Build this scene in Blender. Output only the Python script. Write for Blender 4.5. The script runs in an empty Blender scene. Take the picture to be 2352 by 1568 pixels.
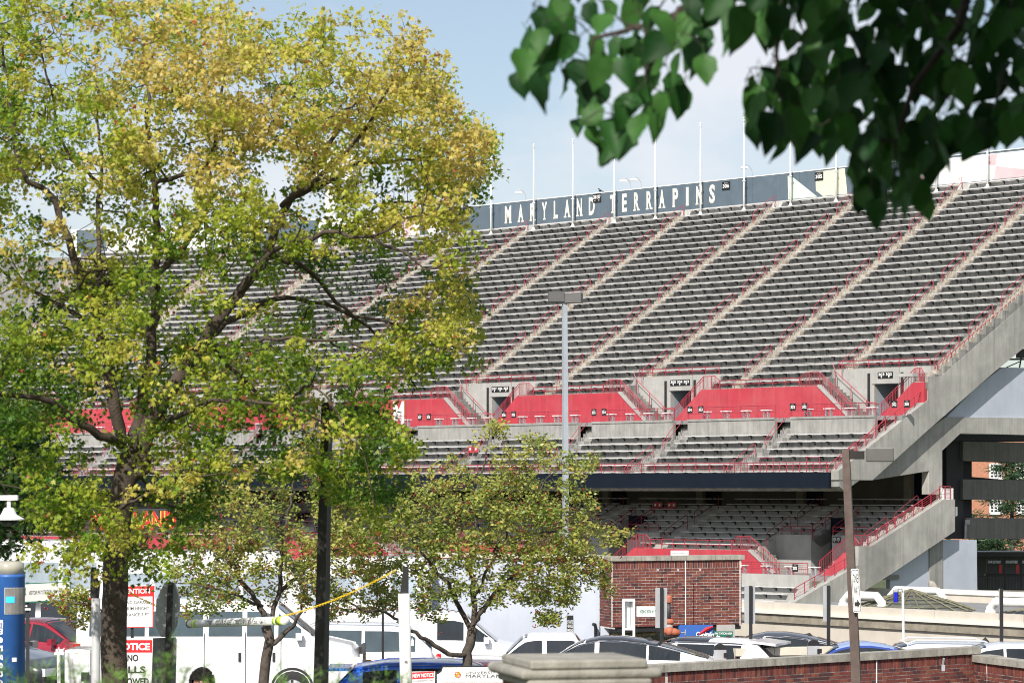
import bpy, math, random
import numpy as np
from mathutils import Vector, Matrix
R = math.radians
random.seed(7); rng = np.random.default_rng(7)
scene = bpy.context.scene
col = scene.collection
# ---------------------------------------------------------------- camera
F = 2844.0; CX = 512.0; HY = 487.5          # focal length in pixels of a 1024 wide frame, horizon row
cam = bpy.data.cameras.new('camera'); camo = bpy.data.objects.new('camera', cam); col.objects.link(camo)
cam.sensor_width = 36.0; cam.lens = F * 36 / 1024
cam.shift_y = (HY - 341) / 1024
cam.clip_start = 0.1; cam.clip_end = 6000
camo.location = (0, 0, 0); camo.rotation_euler = (R(90), 0, 0)
cam.dof.use_dof = True; cam.dof.focus_distance = 80; cam.dof.aperture_fstop = 8.5
scene.camera = camo
# ---------------------------------------------------------------- sky, sun, exposure
SUN_AZ = math.atan2(-.948, -.318)            # direction towards the sun in plan (x, y): behind the camera, to its left
SUN_EL = R(37)
w = bpy.data.worlds.new('World'); scene.world = w; w.use_nodes = True
nt = w.node_tree; nt.nodes.clear()
out = nt.nodes.new('ShaderNodeOutputWorld'); bg = nt.nodes.new('ShaderNodeBackground')
sky = nt.nodes.new('ShaderNodeTexSky'); sky.sky_type = 'NISHITA'; sky.sun_disc = False
sky.sun_elevation = SUN_EL
sky.sun_rotation = math.atan2(-.318, -.948)
sky.air_density = 1.0; sky.dust_density = .9; sky.ozone_density = 1.6
bg.inputs['Strength'].default_value = 0.095
tc = nt.nodes.new('ShaderNodeTexCoord')
mp = nt.nodes.new('ShaderNodeMapping'); mp.inputs['Scale'].default_value = (6, 6, 10); mp.inputs['Location'].default_value = (.35, .2, .15)
nz = nt.nodes.new('ShaderNodeTexNoise'); nz.inputs['Scale'].default_value = 1.0; nz.inputs['Detail'].default_value = 7; nz.inputs['Roughness'].default_value = .52
rp = nt.nodes.new('ShaderNodeValToRGB'); rp.color_ramp.elements[0].position = .44; rp.color_ramp.elements[1].position = .58
rp.color_ramp.elements[0].color = (.20, .20, .20, 1); rp.color_ramp.elements[1].color = (.82, .82, .82, 1)
mx = nt.nodes.new('ShaderNodeMix'); mx.data_type = 'RGBA'
mx.inputs['B'].default_value = (7.9, 7.95, 8.4, 1)
nt.links.new(tc.outputs['Generated'], mp.inputs['Vector']); nt.links.new(mp.outputs['Vector'], nz.inputs['Vector'])
nt.links.new(nz.outputs['Fac'], rp.inputs['Fac']); nt.links.new(rp.outputs['Color'], mx.inputs['Factor'])
nt.links.new(sky.outputs['Color'], mx.inputs['A']); nt.links.new(mx.outputs['Result'], bg.inputs['Color'])
nt.links.new(bg.outputs['Background'], out.inputs['Surface'])
sd = bpy.data.lights.new('sun', 'SUN'); so = bpy.data.objects.new('sun', sd); col.objects.link(so)
sd.energy = 5.0; sd.angle = R(.5); sd.color = (1, .95, .87)
_ds = Vector((math.cos(SUN_AZ) * math.cos(SUN_EL), math.sin(SUN_AZ) * math.cos(SUN_EL), math.sin(SUN_EL)))
so.rotation_euler = _ds.to_track_quat('Z', 'Y').to_euler(); so.location = (-40, -60, 60)
scene.view_settings.view_transform = 'Standard'; scene.view_settings.look = 'None'
scene.view_settings.exposure = 0.26; scene.view_settings.gamma = 1
scene.view_settings.use_curve_mapping = False
scene.cycles.filter_width = 1.05; scene.cycles.max_bounces = 6; scene.cycles.transparent_max_bounces = 6
# ---------------------------------------------------------------- helpers
def at(px, py, Y): return Vector(((px - CX) * Y / F, Y, (HY - py) * Y / F))
TR = (0, 170.75, 341.25, 512)
def tl(c, r, zx, zy, Y): return at(256 * c + zx * .108888, TR[r] + zy * .108888, Y)
def big(x, y, Y): return at(x * .43537, y * .43537, Y)      # point given in a 2352 wide view
ORG = {}
def tag(o, label=None, cat=None, group=None, kind=None):
    if label: o['label'] = label
    if cat: o['category'] = cat
    if group: o['group'] = group
    if kind: o['kind'] = kind
    return o
def thing(name, label, cat, loc, group=None, rz=0):
    o = bpy.data.objects.new(name, None); col.objects.link(o); o.empty_display_size = .2
    o.location = loc; o.rotation_euler = (0, 0, rz); ORG[o.name] = Vector(loc)
    return tag(o, label, cat, group)
class MB:
    def __init__(s): s.v = []; s.f = []; s.m = []
    def add(s, vs, fs, mi=0):
        o = len(s.v); s.v += [tuple(v) for v in vs]; s.f += [[i + o for i in f] for f in fs]; s.m += [mi] * len(fs)
    def hexa(s, p, mi=0):
        s.add(p, [(3, 2, 1, 0), (4, 5, 6, 7), (0, 1, 5, 4), (1, 2, 6, 5), (2, 3, 7, 6), (3, 0, 4, 7)], mi)
    def box(s, c, sx, sy, sz, rz=0, mi=0):
        c = Vector(c); ca, sa = math.cos(rz), math.sin(rz); p = []
        for z in (-.5, .5):
            for x, y in ((-.5, -.5), (.5, -.5), (.5, .5), (-.5, .5)):
                X, Y = x * sx, y * sy
                p.append((c.x + X * ca - Y * sa, c.y + X * sa + Y * ca, c.z + z * sz))
        s.hexa(p, mi)
    def bar(s, p, q, w, h=None, mi=0):
        p = Vector(p); q = Vector(q); h = h or w; d = (q - p).normalized()
        up = Vector((0, 0, 1)) if abs(d.z) < .95 else Vector((0, 1, 0))
        a = d.cross(up).normalized() * w / 2; b = a.cross(d).normalized() * h / 2
        s.hexa([p - a - b, p + a - b, p + a + b, p - a + b, q - a - b, q + a - b, q + a + b, q - a + b], mi)
    def tube(s, pts, r, n=6, mi=0, cap=True):
        pts = [Vector(p) for p in pts]; rr = r if isinstance(r, (list, tuple)) else [r] * len(pts)
        vs = []; prev = None
        for i, p in enumerate(pts):
            d = (pts[min(i + 1, len(pts) - 1)] - pts[max(i - 1, 0)])
            d = d.normalized() if d.length > 1e-9 else Vector((0, 0, 1))
            if prev is None:
                ref = Vector((0, 0, 1)) if abs(d.z) < .9 else Vector((0, 1, 0)); a = d.cross(ref).normalized()
            else:
                a = prev - d * prev.dot(d); a = a.normalized() if a.length > 1e-6 else d.orthogonal().normalized()
            prev = a; b = d.cross(a)
            for k in range(n):
                t = 2 * math.pi * k / n; vs.append(p + (a * math.cos(t) + b * math.sin(t)) * rr[i])
        fs = []
        for i in range(len(pts) - 1):
            for k in range(n):
                fs.append((i * n + k, i * n + (k + 1) % n, (i + 1) * n + (k + 1) % n, (i + 1) * n + k))
        if cap: fs.append(tuple(range(n - 1, -1, -1))); fs.append(tuple((len(pts) - 1) * n + k for k in range(n)))
        s.add(vs, fs, mi)
    def prism(s, poly, vec, mi=0):
        n = len(poly); vec = Vector(vec); poly = [Vector(p) for p in poly]
        vs = poly + [p + vec for p in poly]
        fs = [tuple(range(n)), tuple(range(2 * n - 1, n - 1, -1))] + [(i + n, (i + 1) % n + n, (i + 1) % n, i) for i in range(n)]
        s.add(vs, fs, mi)
    def ball(s, c, r, nu=10, nv=6, sc=(1, 1, 1), mi=0, half=False):
        c = Vector(c); vs = []; fs = []
        for j in range(nv + 1):
            th = (math.pi / 2 if half else math.pi) * j / nv
            for i in range(nu):
                a = 2 * math.pi * i / nu
                vs.append((c.x + r * sc[0] * math.sin(th) * math.cos(a), c.y + r * sc[1] * math.sin(th) * math.sin(a), c.z + r * sc[2] * math.cos(th)))
        for j in range(nv):
            for i in range(nu):
                fs.append((j * nu + i, (j + 1) * nu + i, (j + 1) * nu + (i + 1) % nu, j * nu + (i + 1) % nu))
        s.add(vs, fs, mi)
    def lathe(s, c, prof, n=16, mi=0):
        c = Vector(c); vs = []; fs = []
        for r, z in prof:
            for i in range(n):
                a = 2 * math.pi * i / n; vs.append((c.x + r * math.cos(a), c.y + r * math.sin(a), c.z + z))
        for j in range(len(prof) - 1):
            for i in range(n):
                fs.append((j * n + i, j * n + (i + 1) % n, (j + 1) * n + (i + 1) % n, (j + 1) * n + i))
        fs.append(tuple(range(n - 1, -1, -1))); fs.append(tuple((len(prof) - 1) * n + i for i in range(n)))
        s.add(vs, fs, mi)
    def mesh(s, name, mats, org=Vector((0, 0, 0)), smooth=False):
        me = bpy.data.meshes.new(name); me.from_pydata([(v[0] - org.x, v[1] - org.y, v[2] - org.z) for v in s.v], [], s.f)
        if not isinstance(mats, (list, tuple)): mats = [mats]
        for m in mats: me.materials.append(m)
        if len(mats) > 1: me.polygons.foreach_set('material_index', s.m)
        if smooth: me.polygons.foreach_set('use_smooth', [True] * len(s.f))
        me.update(); return me
    def build(s, name, mats, parent=None, smooth=False):
        if parent is not None: org = ORG[parent.name]; loc = (0, 0, 0)
        else:
            a = np.array(s.v); org = Vector(((a[:, 0].min() + a[:, 0].max()) / 2, (a[:, 1].min() + a[:, 1].max()) / 2, a[:, 2].min())); loc = org
        o = bpy.data.objects.new(name, s.mesh(name, mats, org, smooth)); col.objects.link(o); o.location = loc
        if parent is not None: o.parent = parent
        ORG[o.name] = org
        return o
def place(name, me, parent, loc, rz=0):
    o = bpy.data.objects.new(name, me); col.objects.link(o); o.parent = parent
    o.location = Vector(loc) - ORG[parent.name]; o.rotation_euler = (0, 0, rz); return o
# ---------------------------------------------------------------- text
_TX = {}
def text_geo(body, bold=0.0):
    k = (body, bold)
    if k not in _TX:
        cu = bpy.data.curves.new('t', 'FONT'); cu.body = body; cu.size = 1; cu.offset = bold; cu.resolution_u = 3
        ob = bpy.data.objects.new('t', cu); col.objects.link(ob)
        dg = bpy.context.evaluated_depsgraph_get(); me = bpy.data.meshes.new_from_object(ob.evaluated_get(dg))
        vs = np.array([v.co[:] for v in me.vertices]); fs = [tuple(p.vertices) for p in me.polygons]
        bpy.data.objects.remove(ob); bpy.data.meshes.remove(me); bpy.data.curves.remove(cu)
        lo = vs.min(0); hi = vs.max(0); vs = (vs - lo) / np.maximum(hi - lo, 1e-6)
        _TX[k] = (vs, fs)
    return _TX[k]
def text(mb, body, o, rv, uv, mi=0, bold=0.0):
    """lay a line of text in the parallelogram o, o+rv, o+uv"""
    vs, fs = text_geo(body, bold); o = Vector(o); rv = Vector(rv); uv = Vector(uv)
    mb.add([o + rv * float(v[0]) + uv * float(v[1]) for v in vs], fs, mi)
# ---------------------------------------------------------------- materials
MATS = {}
def M(name, rgb, rough=.6, var=.12, scale=2.0, metal=0.0, bump=0.0, streak=0.0, streak_col=(.05, .05, .05), spec=.5, mottle=0.0, mcol=None, coat=0.0):
    if name in MATS: return MATS[name]
    m = bpy.data.materials.new(name); m.use_nodes = True; n = m.node_tree.nodes; l = m.node_tree.links
    b = n['Principled BSDF']; b.inputs['Roughness'].default_value = rough; b.inputs['Metallic'].default_value = metal
    b.inputs['Specular IOR Level'].default_value = spec
    if coat: b.inputs['Coat Weight'].default_value = coat; b.inputs['Coat Roughness'].default_value = .04
    g = n.new('ShaderNodeNewGeometry')
    t = n.new('ShaderNodeTexNoise'); t.inputs['Scale'].default_value = scale; t.inputs['Detail'].default_value = 6; t.inputs['Roughness'].default_value = .6
    l.new(g.outputs['Position'], t.inputs['Vector'])
    mr = n.new('ShaderNodeMapRange'); mr.inputs['From Min'].default_value = .3; mr.inputs['From Max'].default_value = .7
    mr.inputs['To Min'].default_value = 1 - var; mr.inputs['To Max'].default_value = 1 + var
    l.new(t.outputs['Fac'], mr.inputs['Value'])
    sc = n.new('ShaderNodeVectorMath'); sc.operation = 'SCALE'; sc.inputs[0].default_value = rgb
    l.new(mr.outputs['Result'], sc.inputs['Scale']); last = sc.outputs['Vector']
    if mottle:
        t3 = n.new('ShaderNodeTexNoise'); t3.inputs['Scale'].default_value = scale * .22; t3.inputs['Detail'].default_value = 8; t3.inputs['Roughness'].default_value = .65
        l.new(g.outputs['Position'], t3.inputs['Vector'])
        r3 = n.new('ShaderNodeMapRange'); r3.inputs['From Min'].default_value = .46; r3.inputs['From Max'].default_value = .68; r3.inputs['To Max'].default_value = mottle
        l.new(t3.outputs['Fac'], r3.inputs['Value'])
        m3 = n.new('ShaderNodeMix'); m3.data_type = 'RGBA'; l.new(r3.outputs['Result'], m3.inputs['Factor']); l.new(last, m3.inputs['A'])
        m3.inputs['B'].default_value = (*(mcol or streak_col), 1); last = m3.outputs['Result']
    if streak:
        ma = n.new('ShaderNodeMapping'); ma.inputs['Scale'].default_value = (4.2, 4.2, .25); l.new(g.outputs['Position'], ma.inputs['Vector'])
        t2 = n.new('ShaderNodeTexNoise'); t2.inputs['Scale'].default_value = 1.0; t2.inputs['Detail'].default_value = 5; t2.inputs['Roughness'].default_value = .7
        l.new(ma.outputs['Vector'], t2.inputs['Vector'])
        r2 = n.new('ShaderNodeMapRange'); r2.inputs['From Min'].default_value = .45; r2.inputs['From Max'].default_value = .75; r2.inputs['To Max'].default_value = streak
        l.new(t2.outputs['Fac'], r2.inputs['Value'])
        m2 = n.new('ShaderNodeMix'); m2.data_type = 'RGBA'; l.new(r2.outputs['Result'], m2.inputs['Factor']); l.new(last, m2.inputs['A'])
        m2.inputs['B'].default_value = (*streak_col, 1); last = m2.outputs['Result']
    l.new(last, b.inputs['Base Color'])
    if bump:
        bn = n.new('ShaderNodeBump'); bn.inputs['Strength'].default_value = bump; bn.inputs['Distance'].default_value = .02
        tb = n.new('ShaderNodeTexNoise'); tb.inputs['Scale'].default_value = scale * 6; tb.inputs['Detail'].default_value = 4
        l.new(g.outputs['Position'], tb.inputs['Vector']); l.new(tb.outputs['Fac'], bn.inputs['Height']); l.new(bn.outputs['Normal'], b.inputs['Normal'])
    MATS[name] = m; return m
def emit(name, rgb, s):
    m = bpy.data.materials.new(name); m.use_nodes = True; b = m.node_tree.nodes['Principled BSDF']
    b.inputs['Base Color'].default_value = (*rgb, 1); b.inputs['Emission Color'].default_value = (*rgb, 1); b.inputs['Emission Strength'].default_value = s
    MATS[name] = m; return m
def leaf_mat(name, trans=.45, rough=.45, spec=.35):
    m = bpy.data.materials.new(name); m.use_nodes = True; n = m.node_tree.nodes; l = m.node_tree.links
    b = n['Principled BSDF']; b.inputs['Roughness'].default_value = rough; b.inputs['Specular IOR Level'].default_value = spec
    a = n.new('ShaderNodeAttribute'); a.attribute_name = 'tint'
    l.new(a.outputs['Color'], b.inputs['Base Color'])
    t = n.new('ShaderNodeBsdfTranslucent'); l.new(a.outputs['Color'], t.inputs['Color'])
    ad = n.new('ShaderNodeMixShader'); ad.inputs['Fac'].default_value = trans
    l.new(b.outputs['BSDF'], ad.inputs[1]); l.new(t.outputs['BSDF'], ad.inputs[2])
    l.new(ad.outputs['Shader'], n['Material Output'].inputs['Surface'])
    MATS[name] = m; return m
def leaf_plain(name, rgb, trans=.3, rough=.35):
    m = M(name, rgb, rough, .3, 14.0, spec=.25); n = m.node_tree.nodes; l = m.node_tree.links; b = n['Principled BSDF']
    src = b.inputs['Base Color'].links[0].from_socket
    t = n.new('ShaderNodeBsdfTranslucent'); l.new(src, t.inputs['Color'])
    ad = n.new('ShaderNodeMixShader'); ad.inputs['Fac'].default_value = trans
    l.new(b.outputs['BSDF'], ad.inputs[1]); l.new(t.outputs['BSDF'], ad.inputs[2])
    l.new(ad.outputs['Shader'], n['Material Output'].inputs['Surface']); return m
def glass_mat(name, rgb=(.02, .025, .03)):
    m = M(name, rgb, .04, .3, 1.0, spec=.5); return m
CONC = M('concrete', (.29, .285, .27), .85, .18, 1.4, streak=.55, streak_col=(.10, .10, .10), mottle=.35, mcol=(.18, .18, .17))
CONC_L = M('pale_concrete', (.37, .365, .35), .85, .10, 2.0, streak=.35, streak_col=(.2, .2, .19), mottle=.3, mcol=(.26, .26, .25))
CONC_T = M('tan_concrete', (.33, .295, .25), .85, .4, 3.0)
CONC_D = M('dark_concrete', (.22, .22, .22), .85, .15, 1.5)  # darker grey concrete for walkways, soffits and decks
RED = M('red_paint', (.40, .034, .052), .6, .12, 1.2, streak=.22, streak_col=(.50, .17, .18), mottle=.45, mcol=(.44, .10, .11))
REDR = M('red_rail_paint', (.36, .04, .06), .45, .1, 4.0)
ALU = M('bench_aluminium', (.56, .56, .57), .5, .2, 1.2, metal=.0)
DARK = M('dark_metal', (.02, .02, .022), .5, .2, 4.0)
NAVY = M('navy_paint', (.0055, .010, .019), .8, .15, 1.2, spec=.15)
WALLB = M('slate_blue_paint', (.085, .118, .15), .7, .10, 1.2, streak=.25, streak_col=(.14, .17, .2))
WHITE = M('white_paint', (.80, .80, .79), .5, .04, 2.0)
WHITEB = M('cool_white_render', (.45, .485, .56), .8, .08, .8, streak=.2, streak_col=(.3, .32, .36), mottle=.35, mcol=(.34, .37, .42))
CREAM = M('cream_paint', (.70, .68, .58), .6, .05, 2.0)
PINK = M('faded_pink_paint', (.62, .40, .42), .7, .08, 1.0)
PYEL = M('pale_yellow_paint', (.66, .66, .46), .7, .06, 1.0)
PGRN = M('pale_green_paint', (.55, .63, .54), .7, .06, 1.0)
BLACK = M('black_paint', (.012, .012, .013), .45, .2, 4.0)
STEEL = M('grey_steel', (.42, .43, .45), .45, .1, 3.0, metal=.3)
POLEW = M('flagpole_white', (.78, .78, .76), .35, .05, 2.0)
BROWN = M('bronze_paint', (.085, .06, .052), .6, .35, 9.0, streak=.25, streak_col=(.16, .08, .05))
BRONZE = M('dark_bronze_paint', (.016, .014, .012), .5, .25, 7.0)
BEIGE = M('beige_precast', (.55, .50, .43), .85, .08, 2.0, streak=.25, streak_col=(.42, .37, .3))
STONE = M('limestone', (.36, .34, .29), .9, .25, 5.0, bump=.3, streak=.7, streak_col=(.13, .12, .10), mottle=.5, mcol=(.14, .13, .12))
MORTAR = M('mortar', (.60, .57, .52), .95, .15, 6.0)
BR = [M('brick_red', (.155, .040, .030), .9, .3, 9.0), M('brick_dark', (.075, .026, .024), .9, .3, 9.0), M('brick_brown', (.20, .062, .038), .9, .3, 9.0)]
GREENS = M('sign_green', (.01, .13, .085), .4, .05, 3.0)
SIGNR = M('sign_red', (.62, .02, .025), .4, .05, 3.0)
SIGNBK = M('sign_back_grey', (.36, .37, .39), .5, .08, 3.0, metal=.2)
TXT = M('lettering_black', (.015, .015, .015), .5, .05, 3.0)
TXTW = M('lettering_white', (.82, .82, .82), .5, .03, 3.0)
TXTG = M('lettering_green', (.01, .12, .08), .5, .05, 3.0)
YEL = M('yellow_plastic', (.85, .58, .02), .4, .1, 6.0)
LIME = M('lime_tape', (.55, .75, .05), .4, .05, 4.0)
GLASS = glass_mat('dark_glass')
RUB = M('tyre_rubber', (.018, .018, .018), .8, .2, 12.0)
BARK = M('maple_bark', (.075, .056, .042), .95, .4, 9.0, bump=.8, streak=.5, streak_col=(.03, .022, .018))
BARK2 = M('crab_bark', (.085, .068, .056), .95, .4, 12.0, bump=.6)
# ================================================================ GROUND
def terr(Y):
    P = ((-200, -1.7), (14, -1.7), (25, -3.35), (36, -4.25), (58, -4.45), (68, -5.2), (85, -5.9), (105, -9.0), (140, -10.2), (4500, -10.2))
    for (a, za), (b, zb) in zip(P, P[1:]):
        if Y <= b: return za + (zb - za) * (Y - a) / (b - a)
    return P[-1][1]
GROUND = M('ground_grass', (.06, .085, .03), .95, .35, 1.5, mottle=.5, mcol=(.12, .10, .06))
ASPH = M('asphalt', (.052, .052, .055), .9, .2, 6.0)
ys = [-200, -20, 0, 14, 18, 22, 25, 30, 36, 45, 58, 62, 68, 76, 85, 95, 105, 120, 140, 200, 300, 500, 900, 1800, 4500]
xs = [-3000, -1200, -500, -200, -100, -60, -30, -15, 0, 15, 30, 60, 100, 200, 500, 1200, 3000]
def terr2(x, y): k = min(1, max(0, (x + 6) / 5)); return terr(y) if y > 100 else terr(y) * k + max(terr(y), -4.45) * (1 - k)
g = MB(); g.add([(x, y, terr2(x, y)) for y in ys for x in xs], [(j * len(xs) + i, j * len(xs) + i + 1, (j + 1) * len(xs) + i + 1, (j + 1) * len(xs) + i) for j in range(len(ys) - 1) for i in range(len(xs) - 1)])
tag(g.build('ground', GROUND), kind='structure')
g = MB(); yy = [37, 45, 58, 62, 68, 76]; xx = [-30, -15, 0, 15, 30]
g.add([(x, y, terr2(x, y) + .02) for y in yy for x in xx], [(j * 5 + i, j * 5 + i + 1, (j + 1) * 5 + i + 1, (j + 1) * 5 + i) for j in range(5) for i in range(4)])
tag(g.build('parking_lot', ASPH), kind='structure')
# ================================================================ GRANDSTAND
AL = math.atan(F / 2700.0); SA, CA = math.sin(AL), math.cos(AL)
U0 = -166.8; KC = 84.5; RC = 45.0; UE = -101.9; UM = -193.0
C0 = Vector((KC * SA + U0 * CA, KC * CA - U0 * SA, 0))
def ang(u): return AL if u >= U0 else AL - (U0 - u) / RC
def B(u, K, z):
    if u >= U0: return Vector((K * SA + u * CA, K * CA - u * SA, z))
    a = ang(u); return Vector((C0.x + (K - KC) * math.sin(a), C0.y + (K - KC) * math.cos(a), z))
def uz(px, py, K):                      # where the sight line through a pixel meets the vertical sheet K
    x = px - CX; Y = K * F / (SA * x + CA * F); u = Y * (CA * x / F - SA); return u, (HY - py) * Y / F
def uzc(px, K):                         # the same on the curved part
    u = -101.0
    best = min((abs((B(u, K, 0).x * F / B(u, K, 0).y) - (px - CX)), u) for u in np.arange(-204, -101, .05)); return float(best[1])
def kz(px, py, u):                      # on the end plane u
    x = px - CX; Y = u / (CA * x / F - SA); return Y * (SA * x / F + CA), (HY - py) * Y / F
def E(px4, py4, u):                     # photo pixel (4096 wide) on plane u
    K, z = kz(px4 / 4, py4 / 4, u); return B(u, K, z)
def usteps(u0, u1):
    if u0 >= U0: return [u0, u1]
    n = max(1, int((u1 - u0) / 1.4)); return [u0 + (u1 - u0) * i / n for i in range(n + 1)]
def sweep(mb, prof, u0, u1, mi=0):
    us = usteps(u0, u1); n = len(prof); vs = [B(u, K, z) for u in us for K, z in prof]
    fs = [(i * n + k, (i + 1) * n + k, (i + 1) * n + (k + 1) % n, i * n + (k + 1) % n) for i in range(len(us) - 1) for k in range(n)]
    fs += [tuple(range(n)), tuple((len(us) - 1) * n + k for k in range(n - 1, -1, -1))]; mb.add(vs, fs, mi)
def urail(mb, u0, u1, K, z, r, n=4):
    mb.tube([B(u, K, z) for u in usteps(u0, u1)], r, n)
ST = thing('grandstand', 'huge grey concrete two-tier grandstand with metal bench rows and red walls behind the trees', 'grandstand', B(UE, 125, -10))
K0 = 129.5; T1, R1 = .80, .4914; Z0 = 6.07; NR = 29; ZW = 4.14; KD = 127.1; T2, R2 = .88, .44; ZD = 2.73
KW = K0 + T1 * NR
PER = 16.5; BAYS = range(-4, 3)
def pocket(i): return max(UM, -142.9 + PER * i), -135.8 + PER * i
AISLES = sorted([-142.25 + PER * i for i in BAYS] + [-133.4 + PER * i for i in range(-5, 2)])
AISLES = [a for a in AISLES if a > UM + 1] + [-102.35]
AW = .86
DIRT = M('stained_riser_concrete', (.27, .265, .25), .85, .25, 1.6, streak=.85, streak_col=(.035, .036, .038), mottle=.55, mcol=(.09, .09, .09))
def terrace(u0, u1, k0):
    mb = MB(); prof = []
    for k in range(k0, NR): prof += [(K0 + T1 * k, Z0 + R1 * k - (R1 if k > k0 or k0 else .4)), (K0 + T1 * k, Z0 + R1 * k)]
    prof += [(KW, Z0 + R1 * (NR - 1)), (KW, Z0 + R1 * (NR - 1) - 1.0), (K0 + T1 * (k0 + 1.3), Z0 + R1 * k0 - .5)]
    sweep(mb, prof, u0, u1); mb.build('seating_terrace', DIRT, ST)
for i in BAYS:
    p0, p1 = pocket(i)
    terrace(p0, min(p1, UE), 2)
    if i < 2: terrace(p1, pocket(i + 1)[0], 0)
terrace(-102.8, UE - .02, 0)
# front rows below the walkway
for i in BAYS:
    a = max(UM, -142.9 + PER * i); b = min(-142.9 + PER * (i + 1), UE - .02); mb = MB(); prof = []
    for j in range(5, -1, -1): prof += [(KD - T2 * (j + 1), ZD - R2 * j - (R2 if j < 5 else .45)), (KD - T2 * (j + 1), ZD - R2 * j)]
    prof += [(KD, ZD), (KD, ZD - .6), (KD - T2 * 5.5, ZD - R2 * 5 - .7)]
    sweep(mb, prof, a, b); mb.build('front_terrace', DIRT, ST)
LAIS = [-127.2 + 8.25 * j for j in range(-9, 3) if UM + 1 < -127.2 + 8.25 * j < UE] + [-103.1]
# walkway slab, grey parapet wall pieces between the stair gaps
LG = .62
edges = [UM] + sum([[a - LG, a + LG] for a in LAIS], []) + [UE - .5]
for a, b in zip(edges[::2], edges[1::2]):
    if b - a < .3: continue
    mb = MB(); sweep(mb, [(KD, ZD), (KD, 4.05), (KD - .06, 4.05), (KD - .06, 4.18), (KD + .25, 4.18), (KD + .25, ZD)], a, b); mb.build('parapet_wall', CONC, ST)
mb = MB(); sweep(mb, [(KD + 1.36, ZD - .6), (KD + 1.36, 3.9), (KD + 1.55, 3.9), (KD + 1.55, ZD - .6)], UM, UE - .6); mb.build('walkway_rear_wall', CONC, ST)
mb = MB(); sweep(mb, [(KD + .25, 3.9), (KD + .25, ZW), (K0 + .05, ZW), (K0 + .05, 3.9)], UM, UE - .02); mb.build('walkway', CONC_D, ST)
# red walls
def redwall(a0, a1, b0, b1, K, zb, zt, name='red_wall'):
    us = sorted(set([b0, a0, a1, b1] + list(np.arange(b0, b1, 1.5))))
    def top(u):
        if u < a0: return zb + (zt - zb) * (u - b0) / max(a0 - b0, 1e-6)
        if u > a1: return zb + (zt - zb) * (b1 - u) / max(b1 - a1, 1e-6)
        return zt
    mb = MB(); vs = []; fs = []
    for u in us:
        t = max(top(u), zb + .01); vs += [B(u, K, zb), B(u, K, t), B(u, K + .25, t), B(u, K + .25, zb)]
    for i in range(len(us) - 1):
        for k in range(4): fs.append((i * 4 + k, (i + 1) * 4 + k, (i + 1) * 4 + (k + 1) % 4, i * 4 + (k + 1) % 4))
    fs += [(3, 2, 1, 0), tuple((len(us) - 1) * 4 + k for k in range(4))]
    mb.add(vs, fs); o = mb.build(name, RED, ST)
    if a1 < b1:                                                   # pale concrete string along the stair
        m2 = MB(); m2.bar(B(a1, K + .1, zt + .02), B(b1, K + .1, zb + .02), .34, .12); ORG[o.name] = ORG[ST.name]; m2.build('stair_string', CONC_L, o)
    ORG[o.name] = ORG[ST.name]; return o
REDW = {}
for i in BAYS:
    a0 = pocket(i)[1]
    if i < 2:
        a1 = pocket(i + 1)[0]; REDW[i] = redwall(a0, a1, a0 - 2.5, a1 + 2.5, K0 - .12, ZW - .1, Z0)
    else: REDW[i] = redwall(a0, UE - .05, a0 - 2.5, UE - .05, K0 - .12, ZW - .1, Z0)
# portal pockets
def plaque(u0, u1, z0, z1, K, txt, parent=ST, arrows=0):
    mb = MB(); mb.hexa([B(u0, K, z0), B(u1, K, z0), B(u1, K + .03, z0), B(u0, K + .03, z0), B(u0, K, z1), B(u1, K, z1), B(u1, K + .03, z1), B(u0, K + .03, z1)])
    o = mb.build('section_sign', BLACK, parent); ORG[o.name] = ORG[parent.name]
    m2 = MB(); n = len(txt.split()); wd = u1 - u0
    for q, t in enumerate(txt.split()):
        ua = u0 + wd * (q + .1) / n; ub = u0 + wd * (q + .9) / n; zb = z0 + (z1 - z0) * (.42 if arrows else .25); zt = z0 + (z1 - z0) * (.85 if arrows else .68)
        text(m2, t, B(ua, K - .006, zb), B(ub, K, 0) - B(ua, K, 0), Vector((0, 0, zt - zb)), 0, .02)
        if arrows:
            c = (ua + ub) / 2; zc = z0 + (z1 - z0) * .2; s = wd / n * .12
            m2.add([B(c - s, K - .006, zc + s), B(c + s, K - .006, zc + s), B(c, K - .006, zc - s)], [(0, 1, 2)])
        elif n == 1:
            text(m2, 'SECTION', B(u0 + wd * .3, K - .006, z0 + (z1 - z0) * .76), B(u0 + wd * .7, K, 0) - B(u0 + wd * .3, K, 0), Vector((0, 0, (z1 - z0) * .1)))
    m2.build('sign_numbers', TXTW, o); return o
def steps_u(mb, ua, ub, za, zb, Ka, Kb, n):
    for q in range(n):
        t0, t1 = q / n, (q + 1) / n
        u0, u1 = ua + (ub - ua) * t0, ua + (ub - ua) * t1; lo, hi = min(u0, u1), max(u0, u1); zt = za + (zb - za) * t1
        sweep(mb, [(Ka, za if zb > za else zb - .1), (Ka, max(zt, za + .01) if zb > za else za + (zb - za) * t0), (Kb, max(zt, za + .01) if zb > za else za + (zb - za) * t0), (Kb, za if zb > za else zb - .1)], lo, hi)
NUM = {1: '305 304 303', 0: '307 306 305', 2: '303 302', -1: '309 308 307', -2: '311 310 309', -3: '313 312 311', -4: '315 314 313'}
KP = K0 + 2 * T1
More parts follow.
